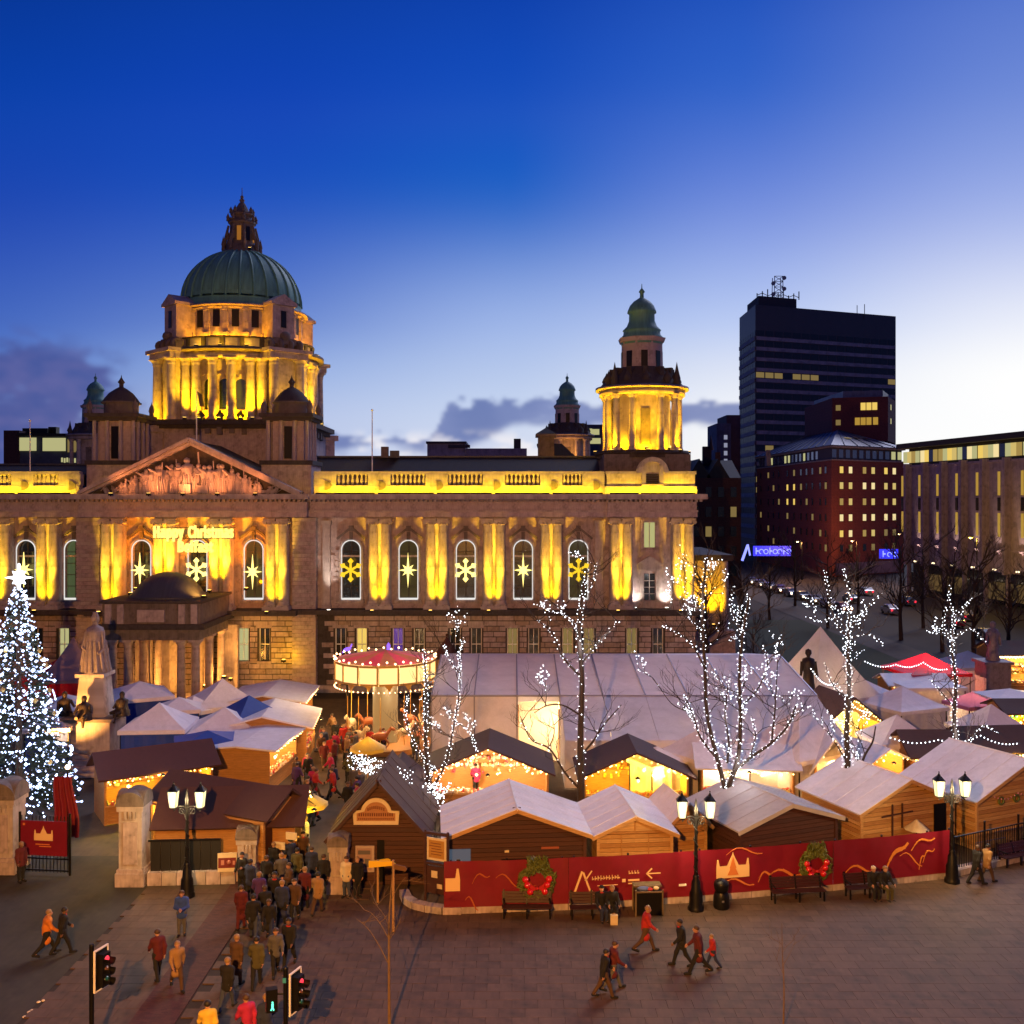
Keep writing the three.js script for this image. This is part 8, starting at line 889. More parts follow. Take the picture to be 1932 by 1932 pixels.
  const [cx, cz] = gp(1222, 1722), c = thing('litter_box', 'square dark litter box with pale edges and rubbish showing on top', 'litter bin', [cx, 0, cz], 0.05); new GB().box(0, 0.5, 0, 1.12, 0.95, 0.7).build('body', M.iron, c); const eg = new GB(); [-1, 1].forEach((a) => eg.box(a * 0.57, 0.55, 0.36, 0.06, 1.1, 0.06).box(a * 0.57, 0.55, -0.36, 0.06, 1.1, 0.06)); eg.box(0, 1.02, 0.36, 1.2, 0.06, 0.06).box(0, 1.14, -0.2, 1.2, 0.06, 0.5).build('edge_frame', mat('olive_edge', [0.16, 0.12, 0.07], {}), c); new GB().geo(new THREE.SphereGeometry(0.16, 8, 6), m4(-0.2, 1.06, 0.05, 0, 0, 0, 1.8, 0.6, 1)).build('blue_bag', mat('blue_bag', [0.1, 0.14, 0.35], {}), c); new GB().geo(new THREE.SphereGeometry(0.1, 8, 6), m4(0.34, 1.08, 0.1, 0, 0, 0, 1.3, 0.8, 1)).build('yellow_carton', M.cream, c); new GB().geo(new THREE.SphereGeometry(0.1, 8, 6), m4(0.08, 1.05, 0.12, 0, 0, 0, 1.4, 0.7, 1)).build('red_wrapper', mat('red_wrapper', [0.4, 0.03, 0.03], {}), c);
  const [rx, rz] = gp(1361, 1712), r = thing('litter_bin', 'round black litter bin with a domed hood, beside the middle lamp post', 'litter bin', [rx, 0, rz]); new GB().lathe([[0.33, 0], [0.36, 0.08], [0.34, 0.5], [0.3, 0.62], [0.27, 0.7]], 0, 0, 0, 18).build('barrel', M.iron, r); new GB().lathe([[0.24, 0.7], [0.3, 0.78], [0.33, 1.0], [0.3, 1.12], [0.16, 1.22], [0, 1.25]], 0, 0, 0, 18).build('hood', M.iron, r); new GB().box(0, 0.38, 0.345, 0.1, 0.08, 0.02).build('badge', mat('steel', [0.6, 0.62, 0.65]), r);
  // sign posts at the entrance
  const [sx, sz] = gp(742, 1757), s = thing('fingerpost', 'slim pale signpost with a yellow finger board, out on the square', 'signpost', [sx, 0, sz]); new GB().cyl(0, 0, 0, 0.055, 0.05, 2.9, 10).build('post', mat('buff_post', [0.42, 0.24, 0.09], { rough: 0.5 }), s); new GB().ext(polyShape([[0, 0], [0.95, 0.05], [1.08, 0.14], [0.95, 0.23], [0, 0.28]]), 0.04, m4(-1.0, 2.6, 0, 0.1)).build('finger_board', M.yellow, s); new GB().ext(polyShape([[0, 0], [0.55, 0], [0.62, 0.1], [0.55, 0.2], [0, 0.2]]), 0.04, m4(0.06, 2.55, 0.02, -0.5)).build('finger_board', mat('brown_board', [0.16, 0.08, 0.035], {}), s);
  const [tx0, tz0] = gp(713, 1702), s2 = thing('fingerpost', 'shorter buff signpost by the poster of the brown chalet', 'signpost', [tx0, 0, tz0]); new GB().cyl(0, 0, 0, 0.055, 0.05, 1.85, 10).build('post', mat('buff_post', [0.42, 0.24, 0.09]), s2); new GB().ext(polyShape([[0, 0], [0.8, 0.02], [0.92, 0.11], [0.8, 0.2], [0, 0.22]]), 0.04, m4(-0.3, 1.6, 0.04, 0.5)).build('finger_board', M.yellow, s2);
  const nb = thing('noticeboard', 'dark framed noticeboard with a cream panel, on the corner of the banner wall', 'noticeboard', [X(824, 44.2), 0, -44.2], -0.42); new GB().box(-0.55, 1.55, 0, 0.09, 3.1, 0.09).box(0.55, 1.55, 0, 0.09, 3.1, 0.09).box(0, 2.98, 0, 1.2, 0.12, 0.12).box(0, 1.66, 0, 1.2, 0.1, 0.1).build('frame', M.chocB, nb); new GB().box(0, 2.3, 0, 0.96, 0.98, 0.05).build('panel_frame', M.cream, nb); new GB().box(0, 2.3, 0.032, 0.76, 0.78, 0.012).build('panel', mat('mustard_panel', [0.45, 0.24, 0.05], { map: 'cloth', size: 0.5 }), nb); { const g = new GB(); for (let i = 0; i < 5; i++) g.box(rr(-0.06, 0.06), 2.56 - i * 0.12, 0.045, 0.5 + 0.1 * (i % 2), 0.03, 0.008); g.build('lettering', mat('sign_brown', [0.14, 0.04, 0.02]), nb); } new GB().box(0, 0.95, 0, 0.98, 1.2, 0.04).build('lower_panel', M.chocB, nb); new GB().box(-0.1, 1.2, 0.03, 0.3, 0.3, 0.01).build('notice', M.cream, nb); new GB().box(0.15, 0.7, 0.03, 0.26, 0.2, 0.01).build('notice', M.cream, nb);
  const [ax, az] = gp(430, 1668), ab = thing('stall_sign', 'small cream and dark red sign board on the low wall by the short pillar', 'sign', [ax, 0.62, az + 0.1], 0.1); new GB().box(0, 0.42, 0, 0.85, 0.86, 0.05).build('board', M.cream, ab); new GB().box(0, 0.4, 0.03, 0.8, 0.46, 0.012).build('red_panel', mat('oxblood_panel', [0.16, 0.02, 0.02], {}), ab); new GB().box(-0.2, 0.42, 0.042, 0.14, 0.22, 0.01).ball(0.08, 0.44, 0.04, 0.1).box(0.3, 0.4, 0.042, 0.1, 0.18, 0.01).build('printed_shapes', mat('dull_pink', [0.45, 0.2, 0.16], {}), ab);
  // price boards on the counter of the entrance stall
  [[530, 1592], [552, 1574]].forEach(([u, v], i) => { const q = at(u, v, 47.2), p = tag(part('price_board', new GB().box(q.x, q.y, q.z + 0.25, 0.56, 0.34, 0.04, -0.3).done(), M.cream, scene), i ? 'cream board with rounded marks above the entrance crowd, further one' : 'cream board with rounded marks above the entrance crowd, lower one', 'sign board'); });
  // traffic lights
  const signal = (u, d, topV, label, ry, lit, ped) => { const x = X(u, d), h = Y(topV, d), t = thing('traffic_light', label, 'traffic light', [x, 0, -d]); new GB().cyl(0, 0, 0, 0.075, 0.075, h, 12).cyl(0, h, 0, 0.085, 0.06, 0.04, 12).cyl(0, 0, 0, 0.14, 0.12, 0.2, 12).build('pole', M.iron, t);
    const rt = (lx, ly, lz) => new THREE.Vector3(lx, 0, lz).applyAxisAngle(new THREE.Vector3(0, 1, 0), ry).add(new THREE.Vector3(0.42, h - 0.72 + ly, 0.05)).toArray(); const B = (lx, ly, lz, w, hh, dd) => m4(...rt(lx, ly, lz), ry); const bx = (g, ...a) => g.geo(new THREE.BoxGeometry(a[3], a[4], a[5]), B(...a));
    const g = new GB(); bx(g, 0, 0, -0.02, 0.34, 1.02, 0.22); bx(g, 0, 0, -0.13, 0.56, 1.26, 0.03); g.bar([0.05, h - 0.45, 0], rt(0, 0.3, -0.1), 0.03).bar([0.05, h - 1.0, 0], rt(0, -0.3, -0.1), 0.03).build('signal_head', M.iron, t);
    const w = new GB(); bx(w, 0, 0.63, -0.13, 0.6, 0.045, 0.05); bx(w, 0, -0.63, -0.13, 0.6, 0.045, 0.05); bx(w, 0.29, 0, -0.13, 0.045, 1.3, 0.05); bx(w, -0.29, 0, -0.13, 0.045, 1.3, 0.05); w.build('backboard_edge', M.white, t);
    [0.32, 0, -0.32].forEach((y, i) => { const v = new GB().geo(new THREE.CylinderGeometry(0.13, 0.12, 0.24, 14, 1, true, Math.PI * 0.0, Math.PI * 1.25), new THREE.Matrix4().multiplyMatrices(B(0, y, 0.2, 0, 0, 0), m4(0, 0, 0, 0, Math.PI / 2, 0).multiply(m4(0, 0, 0, -1.96)))).build('visor', M.iron, t); part('lens', new GB().geo(new THREE.SphereGeometry(0.11, 12, 8), B(0, y, 0.08).multiply(m4(0, 0, 0, 0, 0, 0, 1, 1, 0.5))).done(), i === lit ? GL.red : mat(['dark_red_lens', 'dark_amber_lens', 'dark_green_lens'][i], [[0.12, 0.01, 0.015], [0.12, 0.05, 0.01], [0.01, 0.08, 0.05]][i], { rough: 0.2, coat: 1 }), v); });
    if (ped) { const p = new GB().box(-0.42, h - 0.95, 0.06, 0.34, 0.7, 0.24, 0.35).bar([0, h - 0.8, 0], [-0.3, h - 0.8, 0], 0.03).build('pedestrian_head', M.iron, t); const man = new GB().ball(-0.36, h - 0.98, 0.19, 0.03).bar([-0.36, h - 1.02, 0.19], [-0.36, h - 1.12, 0.19], 0.035).bar([-0.36, h - 1.12, 0.19], [-0.41, h - 1.22, 0.19], 0.022).bar([-0.36, h - 1.12, 0.19], [-0.32, h - 1.22, 0.19], 0.022).build('green_figure', GL.green, p); new GB().box(-0.02, h - 0.35, 0.09, 0.1, 0.14, 0.04).build('green_repeater', mat('dim_green', [0.02, 0.1, 0.05], { emit: [0.02, 0.12, 0.07] }), t); }
  };
  signal(173, 31.5, 1783, 'traffic light with its red lamp lit, standing alone by the dark footway', 1.25, 0, false); signal(539, 31.2, 1826, 'traffic light with a small green pedestrian figure, beside the walking crowd', 1.2, 0, true);
  // crowd barriers by the railings in the east
  [[1868, 1628], [1905, 1606]].forEach(([u, v], i) => { const [x, z] = gp(u, v), t = thing('crowd_barrier', i ? 'metal crowd barrier below the wreath chalet, further along' : 'metal crowd barrier just past the last lamp post', 'barrier', [x, 0, z], 0.42); const st = mat('dull_steel', [0.22, 0.2, 0.22], { metal: 0.7, rough: 0.4 }); new GB().bar([-1, 0.2, 0], [-1, 1.1, 0], 0.02).bar([1, 0.2, 0], [1, 1.1, 0], 0.02).bar([-1, 1.1, 0], [1, 1.1, 0], 0.02).bar([-1, 0.2, 0], [1, 0.2, 0], 0.02).bar([-0.8, 0, -0.25], [-0.8, 0.2, 0], 0.02).bar([-0.8, 0, 0.25], [-0.8, 0.2, 0], 0.02).bar([0.8, 0, -0.25], [0.8, 0.2, 0], 0.02).bar([0.8, 0, 0.25], [0.8, 0.2, 0], 0.02).build('frame', st, t); const g = new GB(); for (let k = 1; k < 14; k++) g.bar([-1 + k / 7, 0.2, 0], [-1 + k / 7, 1.1, 0], 0.01, 0.01, 4); stuff(g.build('barrier_bar', st, t)); });
  // cars in the side street
  const body = (() => { const s = polyShape([[-2.1, 0.32], [2.05, 0.32], [2.15, 0.7], [1.95, 0.92], [1.05, 1.0], [0.5, 1.42], [-0.9, 1.45], [-1.7, 1.02], [-2.1, 0.92]]); return new GB().ext(s, 1.6, m4(0, 0, -0.8), 0.05).done(); })(), glassG = new GB().ext(polyShape([[0.92, 1.0], [0.45, 1.36], [-0.85, 1.39], [-1.5, 1.02]]), 1.72, m4(0, 0, -0.86)).done(), wheelG = new GB().geo(new THREE.CylinderGeometry(0.32, 0.32, 0.22, 16), m4(0, 0, 0, 0, Math.PI / 2)).done(), lampG = new GB().geo(new THREE.SphereGeometry(0.2, 8, 6)).done();
  const cl = [['dark', [0.03, 0.03, 0.035]], ['silver', [0.3, 0.3, 0.32]], ['white', [0.6, 0.6, 0.6]], ['red', [0.25, 0.02, 0.02]], ['blue', [0.03, 0.06, 0.2]]];
  const car = (x, z, ry, ci, label, front) => { const t = thing('parked_car', label, 'car', [x, 0, z], ry, 'cars in the side street'); part('body', body, mat('car_paint_' + cl[ci][0], cl[ci][1], { rough: 0.3, coat: 1 }), t); part('window', glassG, M.glass, t); [[-1.3, 0.76], [1.3, 0.76], [-1.3, -0.76], [1.3, -0.76]].forEach(([a, b]) => { const w = part('wheel', wheelG, M.iron, t); w.position.set(a, 0.32, b); }); [0.6, -0.6].forEach((b) => { const l = part('headlight', lampG, front ? GL.head : M.glass, t); l.position.set(2.14, 0.68, b); const r = part('tail_light', lampG, front ? M.glass : GL.red, t); r.position.set(-2.12, 0.78, b); }); };
  for (let i = 0; i < 9; i++) { const z = -214 + i * 6.6, x = 50.8 + i * 0.25; car(x, z, -Math.PI / 2 + 0.04, i % 5, ['first', 'second', 'third', 'fourth', 'fifth', 'sixth', 'seventh', 'eighth', 'ninth'][i] + ' car in the queue with bright headlamps, counted from the far end', true); }
  [[59, -176, 0], [59.2, -158, 1], [62, -142, 3], [66.5, -190, 2], [66.8, -171, 4], [67, -150, 1], [60, -128, 0]].forEach(([x, z, c], i) => car(x, z, Math.PI / 2, c, ['dark car driving away with red tail lamps, ahead of the silver one', 'silver car driving away in the middle lane', 'red car driving away level with the pale finned building', 'white car parked at the kerb by the brick corner', 'blue car parked beneath the first fins', 'silver car parked beneath the yellow lamp', 'dark car following the red car near the market'][i], false));
}
// ---------- people ----------
{
  const cap = (p, a, b, r0, r1) => { const bx = b[0] - a[0], by = b[1] - a[1], bz = b[2] - a[2], L = bx * bx + by * by + bz * bz || 1e-6; let t = ((p[0] - a[0]) * bx + (p[1] - a[1]) * by + (p[2] - a[2]) * bz) / L; t = t < 0 ? 0 : t > 1 ? 1 : t; const dx = p[0] - a[0] - bx * t, dy = p[1] - a[1] - by * t, dz = p[2] - a[2] - bz * t; return Math.sqrt(dx * dx + dy * dy + dz * dz) - (r0 + (r1 - r0) * t); };
  const smin = (a, b, k) => { const h = Math.max(k - Math.abs(a - b), 0) / k; return Math.min(a, b) - h * h * k * 0.25; };
  const mc = new Map();
  function skin(bones, c, half, res, k) { // meshes the joined capsules inside a cube
    if (!mc.has(res)) mc.set(res, new MarchingCubes(res, new THREE.MeshStandardMaterial(), false, false, 90000));
    const m = mc.get(res); m.isolation = 0; m.reset(); const h = res / 2, f = m.field, p = [0, 0, 0]; let i = 0;
    for (let z = 0; z < res; z++) for (let y = 0; y < res; y++) for (let x = 0; x < res; x++, i++) { p[0] = c[0] + (x - h) / h * half; p[1] = c[1] + (y - h) / h * half; p[2] = c[2] + (z - h) / h * half; let d = 9; for (const b of bones) { const q = cap(p, b[0], b[1], b[2], b[3]); if (q < d + k) d = d > 8 ? q : smin(d, q, k); } f[i] = -d; }
    m.update(); const n = m.count, g = new THREE.BufferGeometry(); g.setAttribute('position', new THREE.BufferAttribute(m.positionArray.slice(0, n * 3).map((v, j) => v * half + c[j % 3]), 3)); g.setAttribute('normal', new THREE.BufferAttribute(m.normalArray.slice(0, n * 3), 3)); return g;
  }
  const add = (a, b) => [a[0] + b[0], a[1] + b[1], a[2] + b[2]];
  function figure(P) { // joints from a pose; faces +z
    const hy = P.sit ? 0.52 : 0.93 - (P.drop ?? 0), lean = P.lean ?? 0, hip = [0, hy, 0], chest = add(hip, [0, 0.44 * Math.cos(lean), 0.44 * Math.sin(lean)]), neck = add(chest, [0, 0.13 * Math.cos(lean), 0.13 * Math.sin(lean)]), head = add(neck, [0, 0.15, 0.03 + 0.1 * lean]), J = { legs: [], arms: [] };
    [-1, 1].forEach((s, i) => { const th = P.th[i], kn = P.kn[i], h = add(hip, [s * 0.095, -0.02, 0]), k = add(h, [s * 0.01, -0.43 * Math.cos(th), 0.43 * Math.sin(th)]), a = th - kn, an = add(k, [0, -0.42 * Math.cos(a), 0.42 * Math.sin(a)]), ft = Math.max(-0.5, Math.min(0.25, a * 0.5)); J.legs.push([h, k, an, add(an, [s * 0.03, -0.045 + 0.1 * Math.sin(ft), 0.17])]); const sh = add(chest, [s * 0.185, 0.06, 0]), ar = P.ar[i], el = P.el[i], e = add(sh, [s * (0.05 + (P.out ?? 0)), -0.285 * Math.cos(ar), 0.285 * Math.sin(ar)]), b = ar + el, w = add(e, [-s * (P.fold ? 0.2 : 0.02), -0.25 * Math.cos(b), 0.25 * Math.sin(b)]); J.arms.push([sh, e, w, b, s]); });
    const skinB = [[hip, add(hip, [0, 0.18, 0]), 0.135, 0.125], [add(hip, [0, 0.18, 0]), chest, 0.125, 0.15], [add(chest, [-0.13, 0.04, 0]), add(chest, [0.13, 0.04, 0]), 0.095, 0.095], [neck, head, 0.058, 0.055], [head, add(head, [0, 0.05, 0]), 0.085, 0.09]], coat = [], trs = [], shoe = [];
    J.legs.forEach(([h, k, a, f]) => { skinB.push([h, k, 0.09, 0.058], [k, a, 0.058, 0.038], [a, f, 0.042, 0.032]); trs.push([h, k, 0.108, 0.078], [k, add(a, [0, 0.02, 0]), 0.078, 0.064]); shoe.push([add(a, [0, -0.02, -0.03]), f, 0.06, 0.05]); });
    J.arms.forEach(([s, e, w]) => { skinB.push([s, e, 0.058, 0.046], [e, w, 0.044, 0.031]); coat.push([s, e, 0.085, 0.07], [e, w, 0.068, 0.056]); });
    trs.push([add(hip, [-0.05, 0, 0]), add(hip, [0.05, 0, 0]), 0.14, 0.14]); const hem = P.sit ? -0.02 : -(P.long ?? 0.12); coat.push([add(hip, [-0.05, hem, 0]), add(hip, [0.05, hem, 0]), 0.155, 0.155], [hip, add(hip, [0, 0.2, 0]), 0.17, 0.155], [add(hip, [0, 0.2, 0]), chest, 0.155, 0.175], [add(chest, [-0.14, 0.05, 0]), add(chest, [0.14, 0.05, 0]), 0.115, 0.115], [chest, add(neck, [0, -0.02, 0]), 0.12, 0.085]);
    const c0 = [0, P.sit ? 0.7 : 0.88, 0.02], G = new GB().geo(skin(skinB, c0, 0.98, 76, 0.05)).geo(skin([[head, add(head, [0, 0.055, -0.01]), 0.083, 0.095], [add(head, [0, -0.06, 0.045]), add(head, [0, -0.02, 0.05]), 0.045, 0.055], [add(head, [0, 0.03, 0.09]), add(head, [0, -0.012, 0.108]), 0.012, 0.017], [add(head, [-0.088, 0.0, 0]), add(head, [-0.09, 0.035, -0.01]), 0.016, 0.02], [add(head, [0.088, 0.0, 0]), add(head, [0.09, 0.035, -0.01]), 0.016, 0.02], [add(head, [-0.05, 0.045, 0.08]), add(head, [0.05, 0.045, 0.08]), 0.014, 0.014], [add(head, [-0.022, -0.052, 0.088]), add(head, [0.022, -0.052, 0.088]), 0.011, 0.011], [neck, head, 0.056, 0.055]], add(head, [0, 0, 0]), 0.2, 52, 0.02));
    J.arms.forEach(([, , w, b, s]) => { const dir = [0, -Math.cos(b), Math.sin(b)], up = [0, Math.sin(b), Math.cos(b)], pt = (l, o, q) => [w[0] + o * s * -1 * 0 + (q ?? 0), w[1] + dir[1] * l + up[1] * o, w[2] + dir[2] * l + up[2] * o], bones = [[w, pt(0.05, 0), 0.03, 0.034], [pt(0.05, -0.02), pt(0.085, 0.03), 0.024, 0.02]]; [[-0.03, 0.15], [-0.01, 0.172], [0.012, 0.165], [0.033, 0.14]].forEach(([o, l]) => { const k = pt(0.085, o), m = pt(0.085 + (l - 0.085) * 0.55, o * 1.1, -s * 0.012), t = pt(l, o * 1.15, -s * 0.034); bones.push([k, m, 0.0095, 0.009], [m, t, 0.009, 0.0075]); }); bones.push([pt(0.03, 0.03), pt(0.07, 0.06, -s * 0.02), 0.014, 0.011], [pt(0.07, 0.06, -s * 0.02), pt(0.1, 0.062, -s * 0.035), 0.0105, 0.009]); G.geo(skin(bones, pt(0.08, 0), 0.15, 46, 0.012)); });
    const t = new THREE.Group(); t.name = 'person'; const g = new GB(), pr = (n, b, k = 0.06) => new GB().geo(skin(b, c0, 0.98, 76, k)).done();
    const hair = new GB().geo(new THREE.SphereGeometry(0.114, 14, 10, 0, 6.2832, 0, 1.75), m4(head[0], head[1] + 0.052, head[2] - 0.018, 0, -0.3)).done(), scarf = new GB().geo(new THREE.TorusGeometry(0.085, 0.035, 7, 14), m4(neck[0], neck[1] + 0.0, neck[2] + 0.005, 0, Math.PI / 2 - 0.2)).done();
    return { body: G.done(), coat: pr('coat', coat), trousers: pr('trousers', trs), shoes: pr('shoes', shoe, 0.03), hair, scarf };
  }
  const POSES = {
    stand: figure({ th: [0.02, -0.02], kn: [0.02, 0.02], ar: [0.05, 0.02], el: [0.12, 0.2] }),
    talk: figure({ th: [0.08, -0.08], kn: [0.05, 0.02], ar: [0.15, 0.3], el: [0.6, 1.5], out: 0.02 }),
    fold: figure({ th: [0.05, -0.05], kn: [0.03, 0.02], ar: [0.35, 0.35], el: [1.2, 1.15], fold: true }),
    walk: figure({ th: [0.42, -0.32], kn: [0.16, 0.28], ar: [-0.38, 0.42], el: [0.3, 0.4], lean: 0.08, drop: 0.035 }),
    stride: figure({ th: [-0.36, 0.45], kn: [0.42, 0.12], ar: [0.4, -0.3], el: [0.5, 0.25], lean: 0.1, drop: 0.04, long: 0.3 }),
    long: figure({ th: [0.15, -0.18], kn: [0.08, 0.14], ar: [-0.12, 0.16], el: [0.2, 0.3], long: 0.42, lean: 0.03 }),
    sit: figure({ sit: true, th: [1.45, 1.4], kn: [1.42, 1.36], ar: [0.4, 0.5], el: [0.8, 0.7], lean: 0.12 }),
  };
  const CL = { black: [0.011, 0.011, 0.013], navy: [0.02, 0.03, 0.085], blue: [0.028, 0.07, 0.32], grey: [0.10, 0.10, 0.11], brown: [0.085, 0.045, 0.024], tan: [0.32, 0.19, 0.08], maroon: [0.10, 0.012, 0.018], red: [0.40, 0.022, 0.022], magenta: [0.42, 0.018, 0.10], purple: [0.075, 0.03, 0.16], orange: [0.62, 0.20, 0.03], yellow: [0.75, 0.52, 0.06], cream: [0.66, 0.56, 0.38], white: [0.72, 0.70, 0.68], olive: [0.08, 0.075, 0.03], denim: [0.045, 0.06, 0.11], pink: [0.55, 0.2, 0.26] };
  const cm = (c) => mat('cloth_' + c, CL[c], { map: 'cloth', size: 0.45, rough: 0.9 }), SK = [mat('skin_fair', [0.48, 0.27, 0.19], { rough: 0.55 }), mat('skin_light', [0.40, 0.21, 0.14], { rough: 0.55 }), mat('skin_brown', [0.19, 0.095, 0.06], { rough: 0.55 })], HR = [mat('hair_dark', [0.015, 0.011, 0.009], { rough: 0.6 }), mat('hair_brown', [0.06, 0.032, 0.016], { rough: 0.6 }), mat('hair_fair', [0.26, 0.16, 0.07], { rough: 0.6 })];
  let np = 0; const protos = new Map();
  const person = (pose, x, z, ry, coat, tr, label, o = {}) => {
    np++; const G = POSES[pose], key = pose + coat + tr + (o.hat ?? '') + (np % 3);
    let p; if (protos.has(key)) { p = protos.get(key).clone(); p.name = numbered('person'); scene.add(p); p.userData = { ...p.userData }; delete p.userData.group; }
    else { p = new THREE.Group(); p.name = numbered('person'); scene.add(p); part('body', G.body, SK[np % 7 === 3 ? 2 : np % 2], p); part('coat', G.coat, cm(coat), p); part('trousers', G.trousers, cm(tr), p); part('shoes', G.shoes, cm('black'), p); part(o.hat ? 'hat' : 'hair', G.hair, o.hat ? cm(o.hat) : HR[np % 3], p); if (np % 3 === 0) part('scarf', G.scarf, cm(['grey', 'red', 'cream'][np % 9 / 3 | 0]), p); protos.set(key, p); }
    p.position.set(x, o.y ?? 0, z); p.rotation.y = ry; p.scale.setScalar(o.s ?? rr(0.97, 1.06)); tag(p, label, 'person', o.group); return p;
  };
  seed = 321; const G = (u, v) => gp(u, v), pp = (pose, u, v, deg, coat, tr, label, o) => { const [x, z] = G(u, v); return person(pose, x, z, deg * Math.PI / 180, coat, tr, label, o); };
  pp('fold', 343, 1764, 10, 'blue', 'grey', 'person in a bright blue jacket standing with folded arms before the lamp post'); pp('stride', 88, 1803, 120, 'orange', 'black', 'person in an orange jacket striding across the dark footway'); pp('walk', 118, 1800, 130, 'black', 'black', 'person in black walking beside the orange jacket'); pp('walk', 298, 1846, 215, 'maroon', 'black', 'person in a maroon coat walking along the flags near the red brick strip'); pp('stride', 334, 1866, 30, 'tan', 'brown', 'person in a tan coat striding on the red brick strip');
  pp('walk', 392, 1998, 200, 'yellow', 'black', 'person in a yellow coat cut off by the picture edge'.replace('cut off by the picture edge', 'between the two traffic lights')); pp('walk', 466, 1985, 215, 'magenta', 'black', 'person in a magenta coat walking beside the green pedestrian signal'); pp('stride', 503, 1984, 200, 'navy', 'navy', 'person in navy right behind the green pedestrian signal'.replace('right behind', 'just behind')); pp('walk', 546, 1822, 185, 'black', 'black', 'person all in black walking away above the traffic light'); pp('stride', 508, 1776, 5, 'black', 'navy', 'person in a black coat striding out of the entrance crowd'); pp('long', 446, 1858, 160, 'brown', 'brown', 'person in a long brown coat on the flags beside the brick strip'); pp('walk', 484, 1862, 190, 'olive', 'black', 'person in an olive coat in the middle of the walkers'); pp('walk', 520, 1838, 20, 'grey', 'black', 'person in a grey coat walking towards the crossing'); pp('walk', 428, 1905, 170, 'black', 'denim', 'person in a black coat and jeans ahead of the magenta coat');
  pp('talk', 457, 1683, -20, 'black', 'black', 'person in a black suit standing against the short stone pillar'); pp('long', 455, 1752, 185, 'maroon', 'maroon', 'person in a long maroon coat heading into the market'); pp('walk', 489, 1728, 190, 'purple', 'black', 'person in a purple coat in the entrance crowd'); pp('walk', 519, 1730, 178, 'black', 'black', 'tall person in black in the middle of the entrance crowd', { s: 1.1 }); pp('talk', 546, 1704, -60, 'brown', 'black', 'person in a brown coat talking at the entrance'); pp('long', 575, 1714, 185, 'maroon', 'black', 'person in a dark red coat walking in beside the tan coat'); pp('walk', 599, 1724, 172, 'tan', 'brown', 'person in a tan coat walking in past the golden pillar'); pp('stand', 654, 1692, -15, 'cream', 'denim', 'person in a cream jacket leaning by the golden pillar'); pp('stand', 674, 1692, 30, 'black', 'black', 'person in black standing beside the cream jacket'); pp('stand', 472, 1700, 150, 'navy', 'black', 'person in navy queueing at the entrance stall'); pp('stand', 503, 1690, 170, 'black', 'grey', 'person in black queueing at the entrance stall, second in line'); pp('talk', 531, 1688, 200, 'grey', 'black', 'person in grey talking beside the price boards'); pp('walk', 560, 1672, 0, 'olive', 'black', 'person in olive coming out of the market alley'); pp('long', 588, 1672, 185, 'navy', 'navy', 'person in a long navy coat deeper in the entrance'); pp('stand', 577, 1612, -70, 'white', 'black', 'stall keeper in a white jacket serving at the entrance stall'); pp('talk', 572, 1640, 20, 'brown', 'black', 'person in brown just in front of the stall keeper', { hat: 'black' });
  pp('walk', 500, 1752, 200, 'black', 'black', 'person in black just ahead of the purple coat'); pp('long', 532, 1748, 180, 'navy', 'black', 'person in a navy coat walking behind the tall figure in black'); pp('stride', 478, 1775, 190, 'black', 'denim', 'person in black and jeans behind the maroon coat'); pp('walk', 556, 1738, 5, 'brown', 'black', 'person in brown coming out of the entrance'); pp('stand', 516, 1660, 160, 'black', 'black', 'person in black at the counter of the entrance stall'); pp('talk', 548, 1655, 220, 'navy', 'denim', 'person in navy at the counter under the price boards'); pp('walk', 610, 1690, 180, 'black', 'grey', 'person in black passing the golden pillar');
  pp('stand', 40, 1663, 60, 'maroon', 'black', 'person in dark red beside the crimson hall emblem panel'); pp('walk', 1140, 1882, 100, 'black', 'brown', 'person in black walking alone on the open square'); pp('stride', 1156, 1868, 100, 'maroon', 'grey', 'person in maroon striding next to the lone walker'); pp('stride', 1218, 1796, 85, 'red', 'brown', 'person in a red-orange jacket hurrying below the litter box'); pp('walk', 1286, 1822, 265, 'black', 'black', 'person in black walking west below the middle lamp post'); pp('stride', 1318, 1838, 262, 'maroon', 'black', 'person in maroon walking west behind the other'); pp('walk', 1345, 1826, 268, 'red', 'navy', 'small person in red following the two walkers', { s: 0.72 }); pp('walk', 1862, 1664, 70, 'tan', 'brown', 'person in tan hurrying past the last lamp post'); pp('walk', 1842, 1668, 75, 'black', 'black', 'person in black just behind the tan hurrier');
  { const sitAt = (u, v, dx, coat, tr, ry, label, o) => { const [x, z] = G(u, v); person('sit', x + dx, z - 0.16, ry, coat, tr, label, { s: 1, ...o }); }; sitAt(1118, 1734, 0.82, 'black', 'black', 0.1, 'person in black sitting at the end of the bench, hands in lap'); sitAt(1118, 1734, 0.36, 'black', 'navy', 0.25, 'person in black sitting close to another on the bench', { hat: 'black' }); sitAt(1640, 1694, 0.2, 'black', 'black', 0.1, 'person sitting in dark clothes before the orange flourishes', { hat: 'cream' }); sitAt(1640, 1694, 0.7, 'black', 'olive', 0.3, 'person in dark clothes at the bench end by the orange flourishes'); const [x, z] = G(1158, 1742); const bg = thing('paper_bag', 'small yellow paper bag on the ground before the seated couple', 'bag', [x, 0, z + 0.1]); new GB().box(0, 0.2, 0, 0.3, 0.4, 0.18).build('bag', M.cream, bg); new GB().geo(new THREE.TorusGeometry(0.07, 0.01, 5, 10, 3.14), m4(0, 0.4, 0)).build('handle', M.pineB, bg); }
